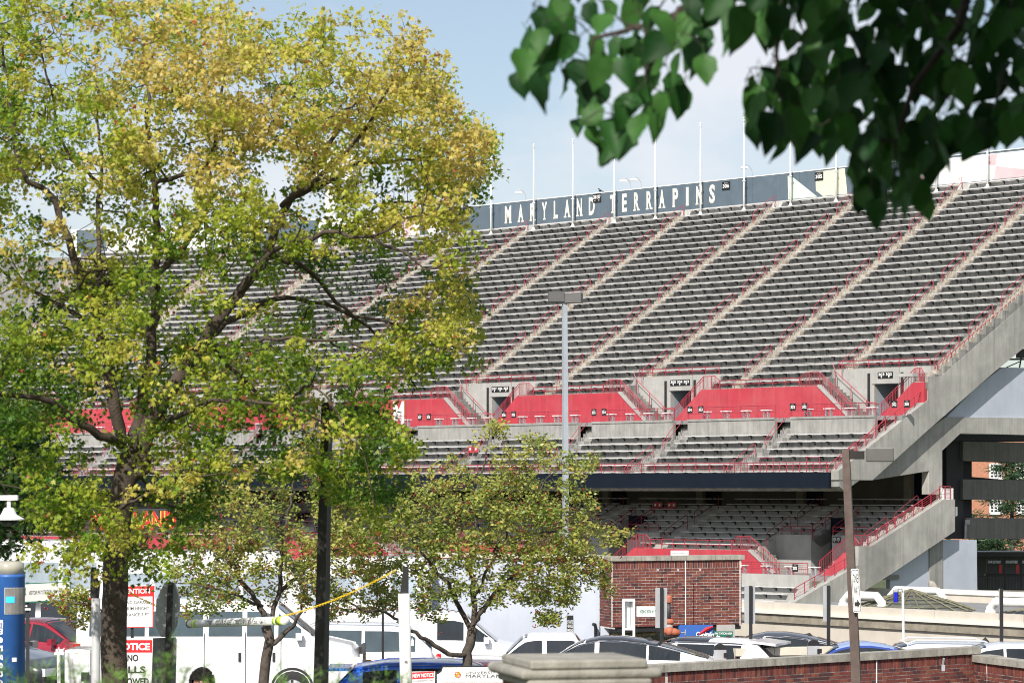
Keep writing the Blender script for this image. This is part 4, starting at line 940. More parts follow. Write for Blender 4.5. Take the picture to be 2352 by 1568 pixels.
mb = MB(); mb.box((p.x + .06, p.y - .203, zbot - .3), .2, .006, .2); mb.build('face_plate', CONC_D, t)
t = thing('hope_sign', 'small white sign reading FEELING HOPELESS? REMEMBER standing behind the brick box coping', 'sign', at(680, 556, 77))
p = at(670.7, 557, 77); q = at(688.5, 549.8, 77); mb = MB(); mb.box((p + q) / 2, q.x - p.x, .03, q.z - p.z); mb.build('plate', WHITE, t)
for x in (674, 685): mb = MB(); a = at(x, 556, 77.05); mb.bar(a, (a.x, a.y, ztop - .6), .05); mb.build('leg', STEEL, t)
mb = MB(); text(mb, 'FEELING HOPELESS?', (p.x + .03, 76.97, q.z - .09), (q.x - p.x - .06, 0, 0), (0, 0, .05), 0, .01); text(mb, 'REMEMBER', (p.x + .1, 76.97, q.z - .165), (q.x - p.x - .2, 0, 0), (0, 0, .04), 0, .01); mb.build('lettering', SIGNBK, t)
# entering sign and blank white cabinet sign
t = thing('visitor_sign', 'white and green sign reading ENTERING VISITOR PAY on the brick box face', 'sign', at(646, 620, 71.8))
p = at(636.6, 616, 71.8); q = at(655.6, 605.5, 71.8); mb = MB(); mb.box((p + q) / 2, q.x - p.x, .03, q.z - p.z); mb.build('plate', WHITE, t)
mb = MB(); mb.box(((p.x * .93 + q.x * .07), 71.978, (p.z + q.z) / 2), .06, .01, q.z - p.z - .01); mb.box(((p.x + q.x) / 2, 71.979, q.z - .012), q.x - p.x, .01, .018); mb.box(((p.x + q.x) / 2, 71.979, p.z + .012), q.x - p.x, .01, .018)
text(mb, 'ENTERING VISITOR PAY P', (p.x + .075, 71.775, p.z + .09), (q.x - p.x - .085, 0, 0), (0, 0, .085), 0, .015); mb.build('lettering', TXTG, t)
t = thing('gate_cabinet', 'open white metal cabinet sign frame before the brick box', 'cabinet', at(629, 640, 66)); Yk = 66
mb = MB(); kbox(mb, 622.2, 624.6, 598.5, 640, 0, .25); kbox(mb, 632.6, 634.8, 598.5, 640, 0, .25); kbox(mb, 624.6, 632.6, 598.3, 600.2, 0, .25); kbox(mb, 624.6, 632.6, 627, 629, 0, .25); mb.build('frame', WHITE, t)
mb = MB(); kbox(mb, 624.6, 632.6, 600.2, 627, .08, .03); mb.build('back_panel', M('cabinet_inner', (.66, .67, .68), .6), t)
mb = MB(); kbox(mb, 630, 630.3, 601, 626, .05, .03); mb.build('seam', DARK, t)
# ---------------------------------------------------------------- front brick wall, lower right
w0 = at(567, 668, 53.0); w1 = at(979.5, 645.4, 60.8); zW = -3.38
w0 = Vector((w0.x, w0.y, 0)); w1 = Vector((w1.x, w1.y, 0)); wd = w1 - w0; wn = Vector((wd.y, -wd.x, 0)).normalized()
ft = thing('brick_boundary_wall', 'red brick boundary wall with soldier course and stone coping in the lower right', 'wall', (w0.x + 3, w0.y + 4, -4.5))
ch = .15; nst = 15
for k in range(nst):
    e = wd.normalized(); p0 = w0 + wd * (k / nst) + e * .005; p1 = w0 + wd * ((k + 1) / nst) - e * .005; mb = MB()
    mb.hexa([Vector((v.x, v.y, zz)) for zz in (zW - ch, zW - random.uniform(0, .006)) for v in (p0 + wn * .05, p1 + wn * .05, p1 - wn * .33, p0 - wn * .33)]); mb.build('coping_stone', STONE, ft)
vis0 = (at(655, 0, 1).x); s0 = wd.length * .22
lay(ft, w0 + wd.normalized() * s0, wd, wn, wd.length - s0, zW - ch - .66, zW - ch - .004, 298)
lay(ft, w0, wd, wn, s0 - .01, zW - ch - .66, zW - ch - .004, 0)
mb = MB(); mb.hexa([Vector((v.x, v.y, zz)) for zz in (-5.4, zW - ch - .004) for v in (w0 - wn * .25, w1 - wn * .25, w1 - wn * .3, w0 - wn * .3)]); mb.hexa([Vector((v.x, v.y, zz)) for zz in (-5.4, zW - ch - .67) for v in (w0, w1, w1 - wn * .25, w0 - wn * .25)]); mb.build('wall_body', MORTAR, ft)
for x in (868, 976): mb = MB(); t_ = (x - 567) / 412.5; p = w0 + wd * ((x - 575) / 405) + wn * .006; mb.tube([(p.x, p.y, zW - ch - .01), (p.x, p.y, zW - ch - .7)], .012, 4); mb.build('expansion_joint', WHITE, ft)
t = thing('conduit_box', 'small grey conduit box with angled nozzle on the brick boundary wall', 'conduit box', at(942.5, 668, 59.4)); Yk = 59.4
mb = MB(); p = at(943, 667, 59.55); mb.box(p, .07, .09, .13); mb.build('box_body', STEEL, t); mb = MB(); mb.tube([p + Vector((0, 0, .06)), p + Vector((0, -.02, .1)), p + Vector((.01, -.06, .2))], .025, 6); mb.build('nozzle', STEEL, t)
# corner pier and the second run towards the camera
pt = thing('brick_corner_wall', 'lower brick wall with corner pier turning toward the right edge', 'wall', (w1.x + .2, w1.y, -4.5))
q0 = at(973.5, 655, 60.6); q1 = at(986.3, 656, 60.0); zP = at(0, 656.0, 60.3).z + .02
r0 = Vector((at(987, 0, 60.0).x, 60.0, 0)); r1 = Vector((at(1075, 0, 56.5).x, 56.5, 0)); rd = r1 - r0; rn = Vector((rd.y, -rd.x, 0)).normalized()
rn = rn if rn.y < 0 else -rn
for k in range(4):
    p0 = r0 + rd * (k / 4) + rd.normalized() * .005; p1 = r0 + rd * ((k + 1) / 4) - rd.normalized() * .005; mb = MB()
    mb.hexa([Vector((v.x, v.y, zz)) for zz in (zP - .14, zP) for v in (p0 + rn * .05, p1 + rn * .05, p1 - rn * .33, p0 - rn * .33)]); mb.build('coping_stone', STONE, pt)
lay(pt, r0, rd, rn, rd.length, zP - .9, zP - .145, 0)
pd = Vector((q1.x - q0.x, q1.y - q0.y, 0)); pn = Vector((pd.y, -pd.x, 0)).normalized()
lay(pt, Vector((q0.x, q0.y, 0)), pd, pn, pd.length, zP - .9, zP - .145, 0)
mb = MB(); mb.hexa([Vector((v.x, v.y, zz)) for zz in (zP - .14, zP + .01) for v in (Vector((q0.x, q0.y, 0)) + pn * .04, Vector((q1.x, q1.y, 0)) + pn * .04, Vector((q1.x, q1.y, 0)) - pn * .4, Vector((q0.x, q0.y, 0)) - pn * .4)]); mb.build('pier_cap', STONE, pt)
mb = MB(); mb.hexa([Vector((v.x, v.y, zz)) for zz in (-5.4, zP - .15) for v in (r0 - rn * .25, r1 - rn * .25, r1 - rn * .3, r0 - rn * .3)]); mb.hexa([Vector((v.x, v.y, zz)) for zz in (-5.4, zP - .9) for v in (r0, r1, r1 - rn * .25, r0 - rn * .25)]); mb.build('wall_body', MORTAR, pt)
# inner low wall behind (its coping shows between the cars)
it = thing('inner_brick_wall', 'low brick wall with pale coping behind the boundary wall, before the dark roofed sedan', 'wall', at(780, 655, 60.5))
i0 = at(735, 0, 60.8); i1 = at(850, 0, 61.6); i0.z = i1.z = 0; idr = i1 - i0; inn = Vector((idr.y, -idr.x, 0)).normalized(); zI = at(0, 647.2, 61).z
for k in range(3):
    p0 = i0 + idr * (k / 3) + idr.normalized() * .005; p1 = i0 + idr * ((k + 1) / 3) - idr.normalized() * .005; mb = MB()
    mb.hexa([Vector((v.x, v.y, zz)) for zz in (zI - .16, zI) for v in (p0 + inn * .05, p1 + inn * .05, p1 - inn * .3, p0 - inn * .3)]); mb.build('coping_stone', MATS['cream_stone'], it)
lay(it, i0, idr, inn, idr.length, zI - .75, zI - .165, 0, soldiers=False)
mb = MB(); mb.hexa([Vector((v.x, v.y, zz)) for zz in (-5.6, zI - .75) for v in (i0, i1, i1 - inn * .25, i0 - inn * .25)]); mb.build('wall_body', MORTAR, it)
# ---------------------------------------------------------------- sign posts and meters behind the wall
for n_, (px, ptop, x0, x1, y0, y1, Y, lab) in enumerate(((661.5, 586.8, 655.3, 667, 587, 627, 58.5, 'black post with blank grey sign back in front of the brick box'), (750.5, 585, 744.4, 755, 585, 623, 61.5, 'black post with blank grey sign back right of the brick box'), (828.2, 584.5, 823, 830.5, 585, 620.5, 63, 'black post with blank grey sign back before the stand end raker'), (1001, 588, 998.8, 1001, 588, 619, 63.5, 'black post with edge-on sign at the far right before the beige wall'))):
    t = thing('sign_post', lab, 'sign post', at(px, 660, Y), 'parking sign posts'); z0 = terr(Y); p = at(px, ptop, Y); mb = MB(); hw = 1.65 / F * Y
    mb.box((p.x, Y - .06, (p.z + z0) / 2), hw * 2, .06, p.z - z0); mb.build('post', BLACK, t)
    a = at(x0, y1, Y); b = at(x1, y0, Y); mb = MB(); mb.box(((a.x + b.x) / 2, Y - .005, (a.z + b.z) / 2), b.x - a.x, .03, b.z - a.z); mb.build('sign_plate', SIGNBK, t)
for px, py, Y, lab in ((720, 649, 57.6, 'grey parking meter with domed black top behind the wall by the white hatchback'), (813.5, 645, 60.3, 'grey parking meter with domed black top right of the dark roofed sedan')):
    t = thing('parking_meter', lab, 'parking meter', at(px, 665, Y), 'parking meters'); p = at(px, py, Y); s = Y / F
    mb = MB(); mb.box((p.x, p.y, p.z - 5.5 * s), 12.2 * s, .14, 12 * s); mb.build('housing', STEEL, t)
    mb = MB(); vs = [(p.x + 6.3 * s * math.cos(a_ * math.pi / 10), 0, p.z + .5 * s + 5.6 * s * math.sin(a_ * math.pi / 10)) for a_ in range(11)]; mb.prism([(x, p.y - .08, z) for x, _, z in vs], (0, .16, 0)); mb.build('dome', BLACK, t)
    mb = MB(); mb.box((p.x + 5.6 * s, p.y - .08, p.z - 5 * s), 4.5 * s, .04, 4.5 * s); mb.build('payment_slot', BLACK, t)
    mb = MB(); mb.tube([(p.x, p.y, p.z - 11 * s), (p.x, p.y, terr(Y))], .03, 6); mb.build('pole', STEEL, t)
t = thing('blue_light_pole', 'thin white pole with caged blue strobe lamp before the beige wall', 'light pole', at(902.5, 648, 66)); p = at(902.8, 587.3, 66); q = at(903.6, 648, 66)
mb = MB(); mb.tube([(q.x, 66, terr(66)), q, p], .03, 8); mb.build('pole', WHITE, t)
c = at(896, 595.5, 65.95); mb = MB(); mb.lathe(c, [(.045, -.14), (.05, -.1), (.05, .1), (.03, .12)], 10); mb.build('blue_lens', M('blue_lens', (.01, .02, .6), .2), t)
mb = MB(); mb.lathe(c, [(.07, .1), (.07, .14), (.03, .17)], 10); mb.tube([c + Vector((0, 0, .16)), c + Vector((.13, 0, .18)), c + Vector((.16, .02, .1))], .02, 5); mb.build('bracket', STEEL, t)
mb = MB()
for k in range(6): a_ = k * math.pi / 3; mb.tube([c + Vector((.055 * math.cos(a_), .055 * math.sin(a_), -.14)), c + Vector((.055 * math.cos(a_), .055 * math.sin(a_), .1))], .006, 3)
mb.build('lamp_cage', DARK, t)
t = thing('fire_call_box', 'tiny red call box behind the brick boundary wall beside the brown lamp pole', 'call box', at(850, 650, 62)); p = at(850.2, 648.5, 62); mb = MB(); mb.box(p, .13, .1, .12); mb.box((p.x, p.y, p.z + .07), .15, .12, .03); mb.build('box_body', SIGNR, t); mb = MB(); mb.tube([p, (p.x, p.y, terr(62))], .03, 6); mb.build('post', SIGNR, t)
# ---------------------------------------------------------------- lamps
def quadpole(mb, p, q, w0_, w1_, d0, d1, rz=0):
    ca, sa = math.cos(rz), math.sin(rz); P = []
    for c, w_, d_ in ((p, w0_, d0), (q, w1_, d1)):
        for x, y in ((-.5, -.5), (.5, -.5), (.5, .5), (-.5, .5)): X, Y_ = x * w_, y * d_; P.append((c.x + X * ca - Y_ * sa, c.y + X * sa + Y_ * ca, c.z))
    mb.hexa(P)
t = thing('lamp_post', 'dark square lamp post with single shoebox head at the edge of the maple', 'lamp post', at(319, 700, 32)); Y = 32
a = at(318.5, 705, Y); b = at(327.0, 403.5, Y); mb = MB(); quadpole(mb, Vector((a.x - .01, Y, terr(Y))), b, .145, .096, .145, .096, R(-22)); mb.build('pole', BRONZE, t)
mb = MB(); p = at(336, 413.5, Y); mb.box((p.x, Y - .05, p.z), .13, .06, .12); mb.build('arm', BRONZE, t)
mb = MB(); a = at(339.8, 422, Y); b = at(380, 405.5, Y); mb.box(((a.x + b.x) / 2, Y - .12, (a.z + b.z) / 2), b.x - a.x, .30, b.z - a.z, R(4)); o = mb.build('lamp_head', BRONZE, t); bev = o.modifiers.new('bevel', 'BEVEL'); bev.width = .012; bev.segments = 2
mb = MB(); mb.box(Vector((at(327, 0, Y).x, Y, at(0, 403.4, Y).z + .008)), .09, .09, .02, R(-22)); mb.build('pole_cap', BRONZE, t)
t = thing('lamp_post', 'brown rusty lamp post with grey shoebox head carrying the ONE WAY sign', 'lamp post', at(857, 700, 38)); Y = 38
bt_ = at(856.8, 690, Y); tp = at(845.8, 448.5, Y); dirv = (bt_ - tp); zg = terr(Y); base = tp + dirv * ((tp.z - zg) / (tp.z - bt_.z)); mb = MB(); quadpole(mb, base, tp, .135, .095, .135, .095, R(-14)); mb.build('pole', BROWN, t)
mb = MB(); a = at(849.5, 458.6, Y); b = at(864.2, 450.3, Y); mb.box(((a.x + b.x) / 2, Y + .02, (a.z + b.z) / 2), b.x - a.x, .09, b.z - a.z); mb.build('arm', BRONZE, t)
mb = MB(); a = at(864.4, 461.2, Y); b = at(894.6, 447.4, Y); mb.box(((a.x + b.x) / 2, Y - .05, (a.z + b.z) / 2), b.x - a.x - .04, .32, b.z - a.z, R(-8)); o = mb.build('lamp_head', M('lamp_grey', (.10, .096, .09), .45, .12, 4.0), t); bev = o.modifiers.new('bevel', 'BEVEL'); bev.width = .012; bev.segments = 2
t = thing('one_way_sign', 'white ONE WAY sign with black arrow on the brown lamp post', 'sign', at(856, 612, 37.85)); Y = 37.86
C4 = [tl(3, 3, x, y, Y) for x, y in ((785, 917), (858, 914), (842, 515), (760, 516))]; r_ = C4[1] - C4[0]; u_ = C4[3] - C4[0]; nrm_ = r_.cross(u_).normalized()
def sgn(mb, pts, off, mi=0): mb.add([C4[0] + r_ * x + u_ * y - Vector((0, off, 0)) for x, y in pts], [tuple(range(len(pts)))], mi)
mb = MB(); mb.prism([C4[0] + r_ * x + u_ * y for x, y in ((.08, 0), (.92, 0), (1, .03), (1, .97), (.92, 1), (.08, 1), (0, .97), (0, .03))], (0, .015, 0)); mb.build('plate', WHITE, t)
mb = MB()
for q in ([(.06, .03), (.94, .03), (.94, .042), (.06, .042)], [(.06, .958), (.94, .958), (.94, .97), (.06, .97)], [(.06, .03), (.12, .03), (.12, .97), (.06, .97)], [(.88, .03), (.94, .03), (.94, .97), (.88, .97)]): sgn(mb, q, .004)
sgn(mb, [(.2, .145), (.55, .145), (.55, .09), (.9, .2), (.55, .31), (.55, .24), (.2, .24)], .004)
text(mb, 'ONE', C4[0] + r_ * .2 + u_ * .68 - Vector((0, .004, 0)), r_ * .62, u_ * .205, 0, .012); text(mb, 'WAY', C4[0] + r_ * .2 + u_ * .405 - Vector((0, .004, 0)), r_ * .64, u_ * .205, 0, .012); mb.build('lettering', TXT, t)
t = thing('lamp_post', 'tall slim grey lamp post with two shoebox heads in front of the seats', 'lamp post', at(566, 640, 95)); Y = 95
mb = MB(); a = at(566.6, 640, Y); b = at(564.6, 302, Y); quadpole(mb, Vector((a.x, Y, terr(Y))), b, .19, .145, .19, .145, R(20)); mb.build('pole', M('galvanised_grey', (.34, .37, .41), .45, .08, 5.0), t)
for x0, x1, y0, y1, rz in ((548.5, 563.8, 291.5, 301.5, 6), (565.5, 582, 292.8, 302.5, -12)):
    mb = MB(); a = at(x0, y1, Y); b = at(x1, y0, Y); mb.box(((a.x + b.x) / 2, Y, (a.z + b.z) / 2), b.x - a.x, .4, b.z - a.z, R(rz)); mb.build('lamp_head', M('lamp_dark_grey', (.10, .095, .095), .5, .1, 4.0), t)
t = thing('stadium_light_bank', 'white bank of round stadium floodlights behind the maple branches', 'light bank', at(333, 200, 290)); Y = 290
mb = MB(); a = at(330, 200, Y); mb.bar((a.x, Y, 12), at(330, 140, Y), 1.0); mb.build('mast', WHITE, t)
LB = MB(); LB.lathe((0, 0, 0), [(.2, -.3), (.62, .1), (.66, .3)], 10); 
for r_n, y in enumerate((152, 161, 170, 179)):
    mb = MB(); mb.bar(at(312, y + 3, Y), at(352, y + 3, Y), .25); mb.build('crossbar', WHITE, t)
    for k in range(7):
        mb = MB(); c = at(314 + k * 6 + (r_n % 2) * 2, y, Y); mb.ball(c, .62, 8, 6, (1, .6, 1)); mb.build('flood_lamp', WHITE, t, True)
t = thing('bird', 'small dark bird perched on the top wall above the letter D', 'bird', Vector(B(uz(600.2, 193, KW + .1)[0], KW + .1, ZT + .06)))
p = ORG[t.name]; mb = MB(); mb.ball(p + Vector((0, 0, .14)), .1, 8, 6, (1.2, .8, .9)); mb.ball(p + Vector((-.1, 0, .27)), .06, 8, 6); mb.tube([p + Vector((.08, 0, .12)), p + Vector((.28, 0, .05))], [.05, .02], 5); mb.tube([p + Vector((-.14, 0, .27)), p + Vector((-.2, 0, .26))], [.02, .004], 4); mb.tube([p, p + Vector((0, 0, .1))], .012, 4); mb.build('plumage', DARK, t, True)
# ================================================================ VEHICLES
def car_paint(name, rgb): return M(name, rgb, .28, .03, 1.0, spec=.5, coat=.8)
PW = car_paint('paint_white', (.78, .79, .80)); PB = car_paint('paint_black', (.012, .012, .015)); PBL = car_paint('paint_blue', (.02, .12, .62)); PRD = car_paint('paint_red', (.27, .012, .03)); PMR = car_paint('paint_maroon', (.13, .02, .03)); PSV = car_paint('paint_silver', (.55, .57, .60)); PCH = car_paint('paint_charcoal', (.035, .04, .05)); PNV = car_paint('paint_navy', (.03, .06, .28))
CHR = M('chrome', (.7, .7, .72), .15, .02, 1, metal=1.0); LMP = M('headlamp_glass', (.75, .77, .8), .1, .05, 2, coat=.5); TLR = M('tail_lamp_red', (.5, .01, .015), .2, .05, 2, coat=.5); AMB = M('amber_lens', (.8, .28, .01), .25, .05, 2); PLS = M('black_trim', (.02, .02, .021), .5, .1, 4)
GLASSP = glass_mat('sky_toned_glass', (.34, .40, .46)); GLASSV = glass_mat('tinted_glass', (.06, .085, .10))  # pale glass: reflected sky put into its base colour
INT = M('car_interior', (.03, .03, .032), .8)
WHL = {}
def wheel_parts(r, rim):
    k = (round(r, 3), rim.name)
    if k not in WHL:
        a = MB(); 
        n = 20; prof = [(r * .62, -.1), (r * .94, -.1), (r, -.07), (r, .07), (r * .94, .1), (r * .62, .1)]
        vs = [(rr * math.cos(2 * math.pi * i / n), y, rr * math.sin(2 * math.pi * i / n)) for rr, y in prof for i in range(n)]
        a.add(vs, [(j * n + i, j * n + (i + 1) % n, (j + 1) * n + (i + 1) % n, (j + 1) * n + i) for j in range(5) for i in range(n)])
        b = MB(); vs = [(rr * math.cos(2 * math.pi * i / n), y, rr * math.sin(2 * math.pi * i / n)) for rr, y in ((r * .66, -.085), (r * .6, -.05), (r * .3, -.07), (r * .16, -.09)) for i in range(n)]
        b.add(vs, [(j * n + i, j * n + (i + 1) % n, (j + 1) * n + (i + 1) % n, (j + 1) * n + i) for j in range(3) for i in range(n)] + [tuple(3 * n + i for i in range(n))])
        for i in range(8):
            a_ = 2 * math.pi * i / 8; b.box((r * .45 * math.cos(a_), -.066, r * .45 * math.sin(a_)), .05, .01, .05, 0, 1)
        WHL[k] = (a.mesh('tyre', RUB, smooth=True), b.mesh('rim', [rim, DARK], smooth=False))
    return WHL[k]
def car(name, label, cat, pos, rz, L, W, st, paint, wins, ws, rw=None, wheels=None, wr=.33, roofpaint=None, roofx=None, group='vehicles in the car park', tint=GLASS, tail=None, head=None, extra=None, rim=None):
    """st: stations (x from the front 0..1, belt height, top height, half width at belt, half width at roof); the nose points to local -x"""
    t = thing(name, label, cat, pos, group); t.rotation_euler = (0, 0, rz); ORG[t.name] = Vector((0, 0, 0))
    xs = [s[0] for s in st]; g_ = np.unique(np.concatenate([np.linspace(0, 1, 41), xs])); tab = [np.interp(g_, xs, [s[k] for s in st]) for k in range(1, 5)]
    def sm(a):
        b = a.copy(); b[1:-1] = .25 * a[:-2] + .5 * a[1:-1] + .25 * a[2:]; return b
    zb, zt, wb, wt = [sm(a) for a in tab]; X = (g_ - .5) * L; hw = W / 2
    def sec(i):
        e = min(1, g_[i] / .05, (1 - g_[i]) / .05); e = .86 + .14 * math.sqrt(max(e, 0)); w_ = hw * e
        return [(w_ * .9, .24), (w_, .48), (w_ * .995, zb[i] * .8 + .08), (wb[i] * hw * e, zb[i]), (wt[i] * hw * e, zb[i] + (zt[i] - zb[i]) * .9), (wt[i] * hw * .78 * e, zt[i]), (0, zt[i] + .02)]
    S = [sec(i) for i in range(len(g_))]; mb = MB(); vs = []
    for i in range(len(g_)):
        r_ = [(X[i], y, z) for y, z in S[i]]; vs += r_ + [(x, -y, z) for x, y, z in r_[:-1][::-1]]
    n = 13; fs = []; mi = []
    for i in range(len(g_) - 1):
        for k in range(n):
            if k == n - 1: pass
            f = (i * n + k, i * n + (k + 1) % n, (i + 1) * n + (k + 1) % n, (i + 1) * n + k); fs.append(f)
            xm = (g_[i] + g_[i + 1]) / 2; mi.append(1 if roofpaint and roofx[0] < xm < roofx[1] and k in (4, 5, 6, 7) else 0)
    fs += [tuple(range(n - 1, -1, -1)), tuple((len(g_) - 1) * n + k for k in range(n))]; mi += [0, 0]
    mb.v = vs; mb.f = fs; mb.m = mi
    body = mb.build('body', [paint, roofpaint or paint], t, True); ORG[body.name] = Vector((0, 0, 0))
    mb = MB(); mb.box((0, 0, .3), L * .9, W * .9, .3); mb.build('underbody', PLS, t)
    def fi(x): return x
    def S_at(x):
        return [tuple(np.interp(x, g_, [S[i][k][c] for i in range(len(g_))]) for c in (0, 1)) for k in range(7)]
    for side in (1, -1):
        for a, b, *o in wins:
            lo, hi = (o + [.10, .9])[:2] if o else (.10, .9); mb = MB(); m_ = 7; P = []
            for q in range(m_):
                x = a + (b - a) * q / (m_ - 1); s = S_at(x); y0, z0 = s[3]; y1, z1 = s[4]
                for tt in (lo, hi): P.append(((x - .5) * L, side * (y0 + (y1 - y0) * tt + .012), z0 + (z1 - z0) * tt + .004))
            mb.add(P, [(2 * q, 2 * q + 2, 2 * q + 3, 2 * q + 1) for q in range(m_ - 1)]); mb.build('side_window', tint, t)
    for nm, r_ in (('windshield', ws), ('rear_window', rw)):
        if not r_: continue
        a, b = r_; mb = MB(); m_ = 6; P = []
        for q in range(m_):
            x = a + (b - a) * q / (m_ - 1); s = S_at(x); dx = -.014 if nm == 'windshield' else .014
            for y in (-1, -.6, 0, .6, 1):
                yy = s[4][0] * .92; z = s[6][1] if y == 0 else s[5][1] - .0 if abs(y) < .9 else (s[4][1] * .45 + s[5][1] * .55); P.append(((x - .5) * L + dx, y * yy if abs(y) > .9 else y / .6 * s[5][0] * .9, z + .014))
        mb.add(P, [(5 * q + k, 5 * q + k + 1, 5 * q + k + 6, 5 * q + k + 5) for q in range(m_ - 1) for k in range(4)]); mb.build(nm, tint, t, True)
    rimm = rim or PSV
    for wx in (wheels or (.18, .79)):
        for side in (1, -1):
            ty, rm = wheel_parts(wr, rimm); o = bpy.data.objects.new('wheel', ty); col.objects.link(o); o.parent = t; o.location = ((wx - .5) * L, side * (hw - .02), wr); o.rotation_euler = (0, 0, 0 if side < 0 else math.pi)
            o2 = bpy.data.objects.new('rim', rm); col.objects.link(o2); o2.parent = o
            mb = MB(); n2 = 14; cx = (wx - .5) * L; P = [(cx + (wr + .07) * math.cos(math.pi * q / n2), side * (hw + .004), wr + (wr + .07) * math.sin(math.pi * q / n2)) for q in range(n2 + 1)]
            P += [(cx + (wr + .02) * math.cos(math.pi * q / n2), side * (hw + .004), wr + (wr + .02) * math.sin(math.pi * q / n2)) for q in range(n2, -1, -1)]; mb.prism(P, (0, -side * .05, 0)); mb.build('wheel_arch', PLS, t)
    hz = zb[2] * .78
    for side in (1, -1):
        mb = MB(); mb.box((-L / 2 + .10, side * hw * .70, hz), .22, hw * .4, .15); mb.build('headlight', LMP, t)
        mb = MB(); mb.box((L / 2 - .06, side * hw * .74, zb[-3] * .86), .2, hw * .36, .16 if not tail else tail); mb.build('taillight', TLR, t)
        mb = MB(); s = S_at(ws[0] + .03); mb.box(((ws[0] + .045 - .5) * L, side * (hw + .09), s[3][1] + .06), .12, .18, .14); o = mb.build('mirror', paint, t)
    if extra: extra(t, L, W, S_at)
    return t
def stat(kind):
    if kind == 'sedan': return [(0, .62, .64, .86, .6), (.08, .72, .76, .93, .68), (.27, .86, .90, .93, .66), (.30, .88, .95, .93, .66), (.43, .90, 1.36, .93, .68), (.50, .90, 1.43, .93, .69), (.62, .91, 1.42, .93, .69), (.72, .93, 1.32, .93, .68), (.89, .95, 1.0, .92, .66), (.97, .92, .95, .88, .62), (1, .78, .8, .86, .6)]
    if kind == 'suv': return [(0, .75, .8, .88, .6), (.05, .92, .97, .93, .7), (.24, 1.0, 1.05, .94, .7), (.27, 1.01, 1.1, .94, .7), (.38, 1.02, 1.56, .94, .72), (.46, 1.03, 1.64, .94, .73), (.8, 1.06, 1.62, .94, .72), (.88, 1.07, 1.55, .94, .71), (.97, 1.06, 1.12, .92, .7), (1, .85, .9, .9, .65)]
    if kind == 'hatch': return [(0, .7, .74, .86, .6), (.06, .84, .88, .92, .68), (.2, .95, 1.0, .93, .68), (.24, .96, 1.08, .93, .68), (.37, .97, 1.48, .93, .7), (.48, .98, 1.56, .93, .71), (.75, 1.03, 1.54, .93, .7), (.88, 1.06, 1.46, .92, .68), (.96, 1.04, 1.12, .9, .66), (1, .8, .85, .88, .6)]
    if kind == 'van': return [(0, 1.05, 1.1, .9, .7), (.03, 1.2, 1.24, .95, .8), (.14, 1.34, 1.38, .97, .82), (.17, 1.37, 1.44, .97, .82), (.285, 1.39, 2.02, .98, .84), (.34, 1.4, 2.12, .98, .85), (.9, 1.4, 2.14, .98, .85), (.97, 1.4, 2.1, .98, .84), (1, 1.4, 2.0, .97, .83)]
    if kind == 'pickup': return [(0, .9, .95, .9, .7), (.05, 1.05, 1.1, .94, .75), (.25, 1.12, 1.16, .95, .75), (.28, 1.13, 1.22, .95, .75), (.37, 1.14, 1.72, .95, .76), (.42, 1.15, 1.8, .95, .77), (.59, 1.15, 1.8, .95, .77), (.625, 1.15, 1.7, .95, .76), (.64, 1.15, 1.17, .95, .9), (1, 1.13, 1.15, .95, .9)]
def gpos(px, Y, z=None):
    return Vector(((px - CX) * Y / F, Y, terr(Y) if z is None else z))
FL, FR = 0, math.pi                      # nose to the left / to the right
def express(t, L, W, S):
    mb = MB(); mb.box((-L / 2 - .015, 0, 1.0), .06, W * .84, .42); mb.box((-L / 2 - .03, 0, .62), .14, W * .96, .22); mb.build('grille', PLS, t)
    mb = MB()
    for k in range(6): mb.box((-L / 2 - .05, 0, .86 + .05 * k), .01, W * .5, .012)
    mb.build('grille_bar', M('grille_grey', (.08, .08, .085), .5), t)
    mb = MB(); mb.box((-L / 2 - .06, 0, .98), .02, .2, .05); mb.box((-L / 2 - .06, 0, .98), .022, .07, .11); mb.build('cross_emblem', M('gold_emblem', (.5, .36, .12), .4, metal=.3), t)
    for s in (1, -1):
        mb = MB(); mb.box((-L / 2 + .02, s * W * .47, .80), .34, .10, .10); mb.build('indicator', AMB, t)
        mb = MB(); mb.box((-L / 2 - .03, s * W * .40, .98), .05, .17, .19); mb.build('lamp_lens', LMP, t)
        for x in (.30, .42):
            mb = MB(); mb.box(((x - .5) * L, s * (W / 2 + .008), 1.02), .05, .03, .18); mb.build('door_handle', PLS, t)
        for x in (.275, .40, .545):
            mb = MB(); mb.box(((x - .5) * L, s * (W / 2 + .001), .98), .012, .008, 1.1); mb.build('door_seam', PLS, t)
car('work_van', 'white passenger van facing right behind the crab-apple trunk and NOTICE signs', 'van', gpos(222, 58, -4.40), FR, 5.7, 2.0, stat('van'), PW, [(.205, .285, .04, .88), (.30, .395, .05, .80), (.412, .53, .05, .80), (.55, .74, .05, .8), (.755, .95, .05, .8)], (.165, .29), (.97, .999), (.235, .77), .37, extra=express, tint=GLASSV)
car('work_van', 'white van facing right in front of the white wall, behind the crab-apple', 'van', gpos(420, 66.5, -4.93), FR, 5.3, 1.95, [(a, b, c if c < 1.3 else c * .97, d, e) for a, b, c, d, e in stat('van')], PW, [(.195, .285, .04, .88), (.305, .42, .05, .8)], (.16, .29), None, (.16, .75), .36)
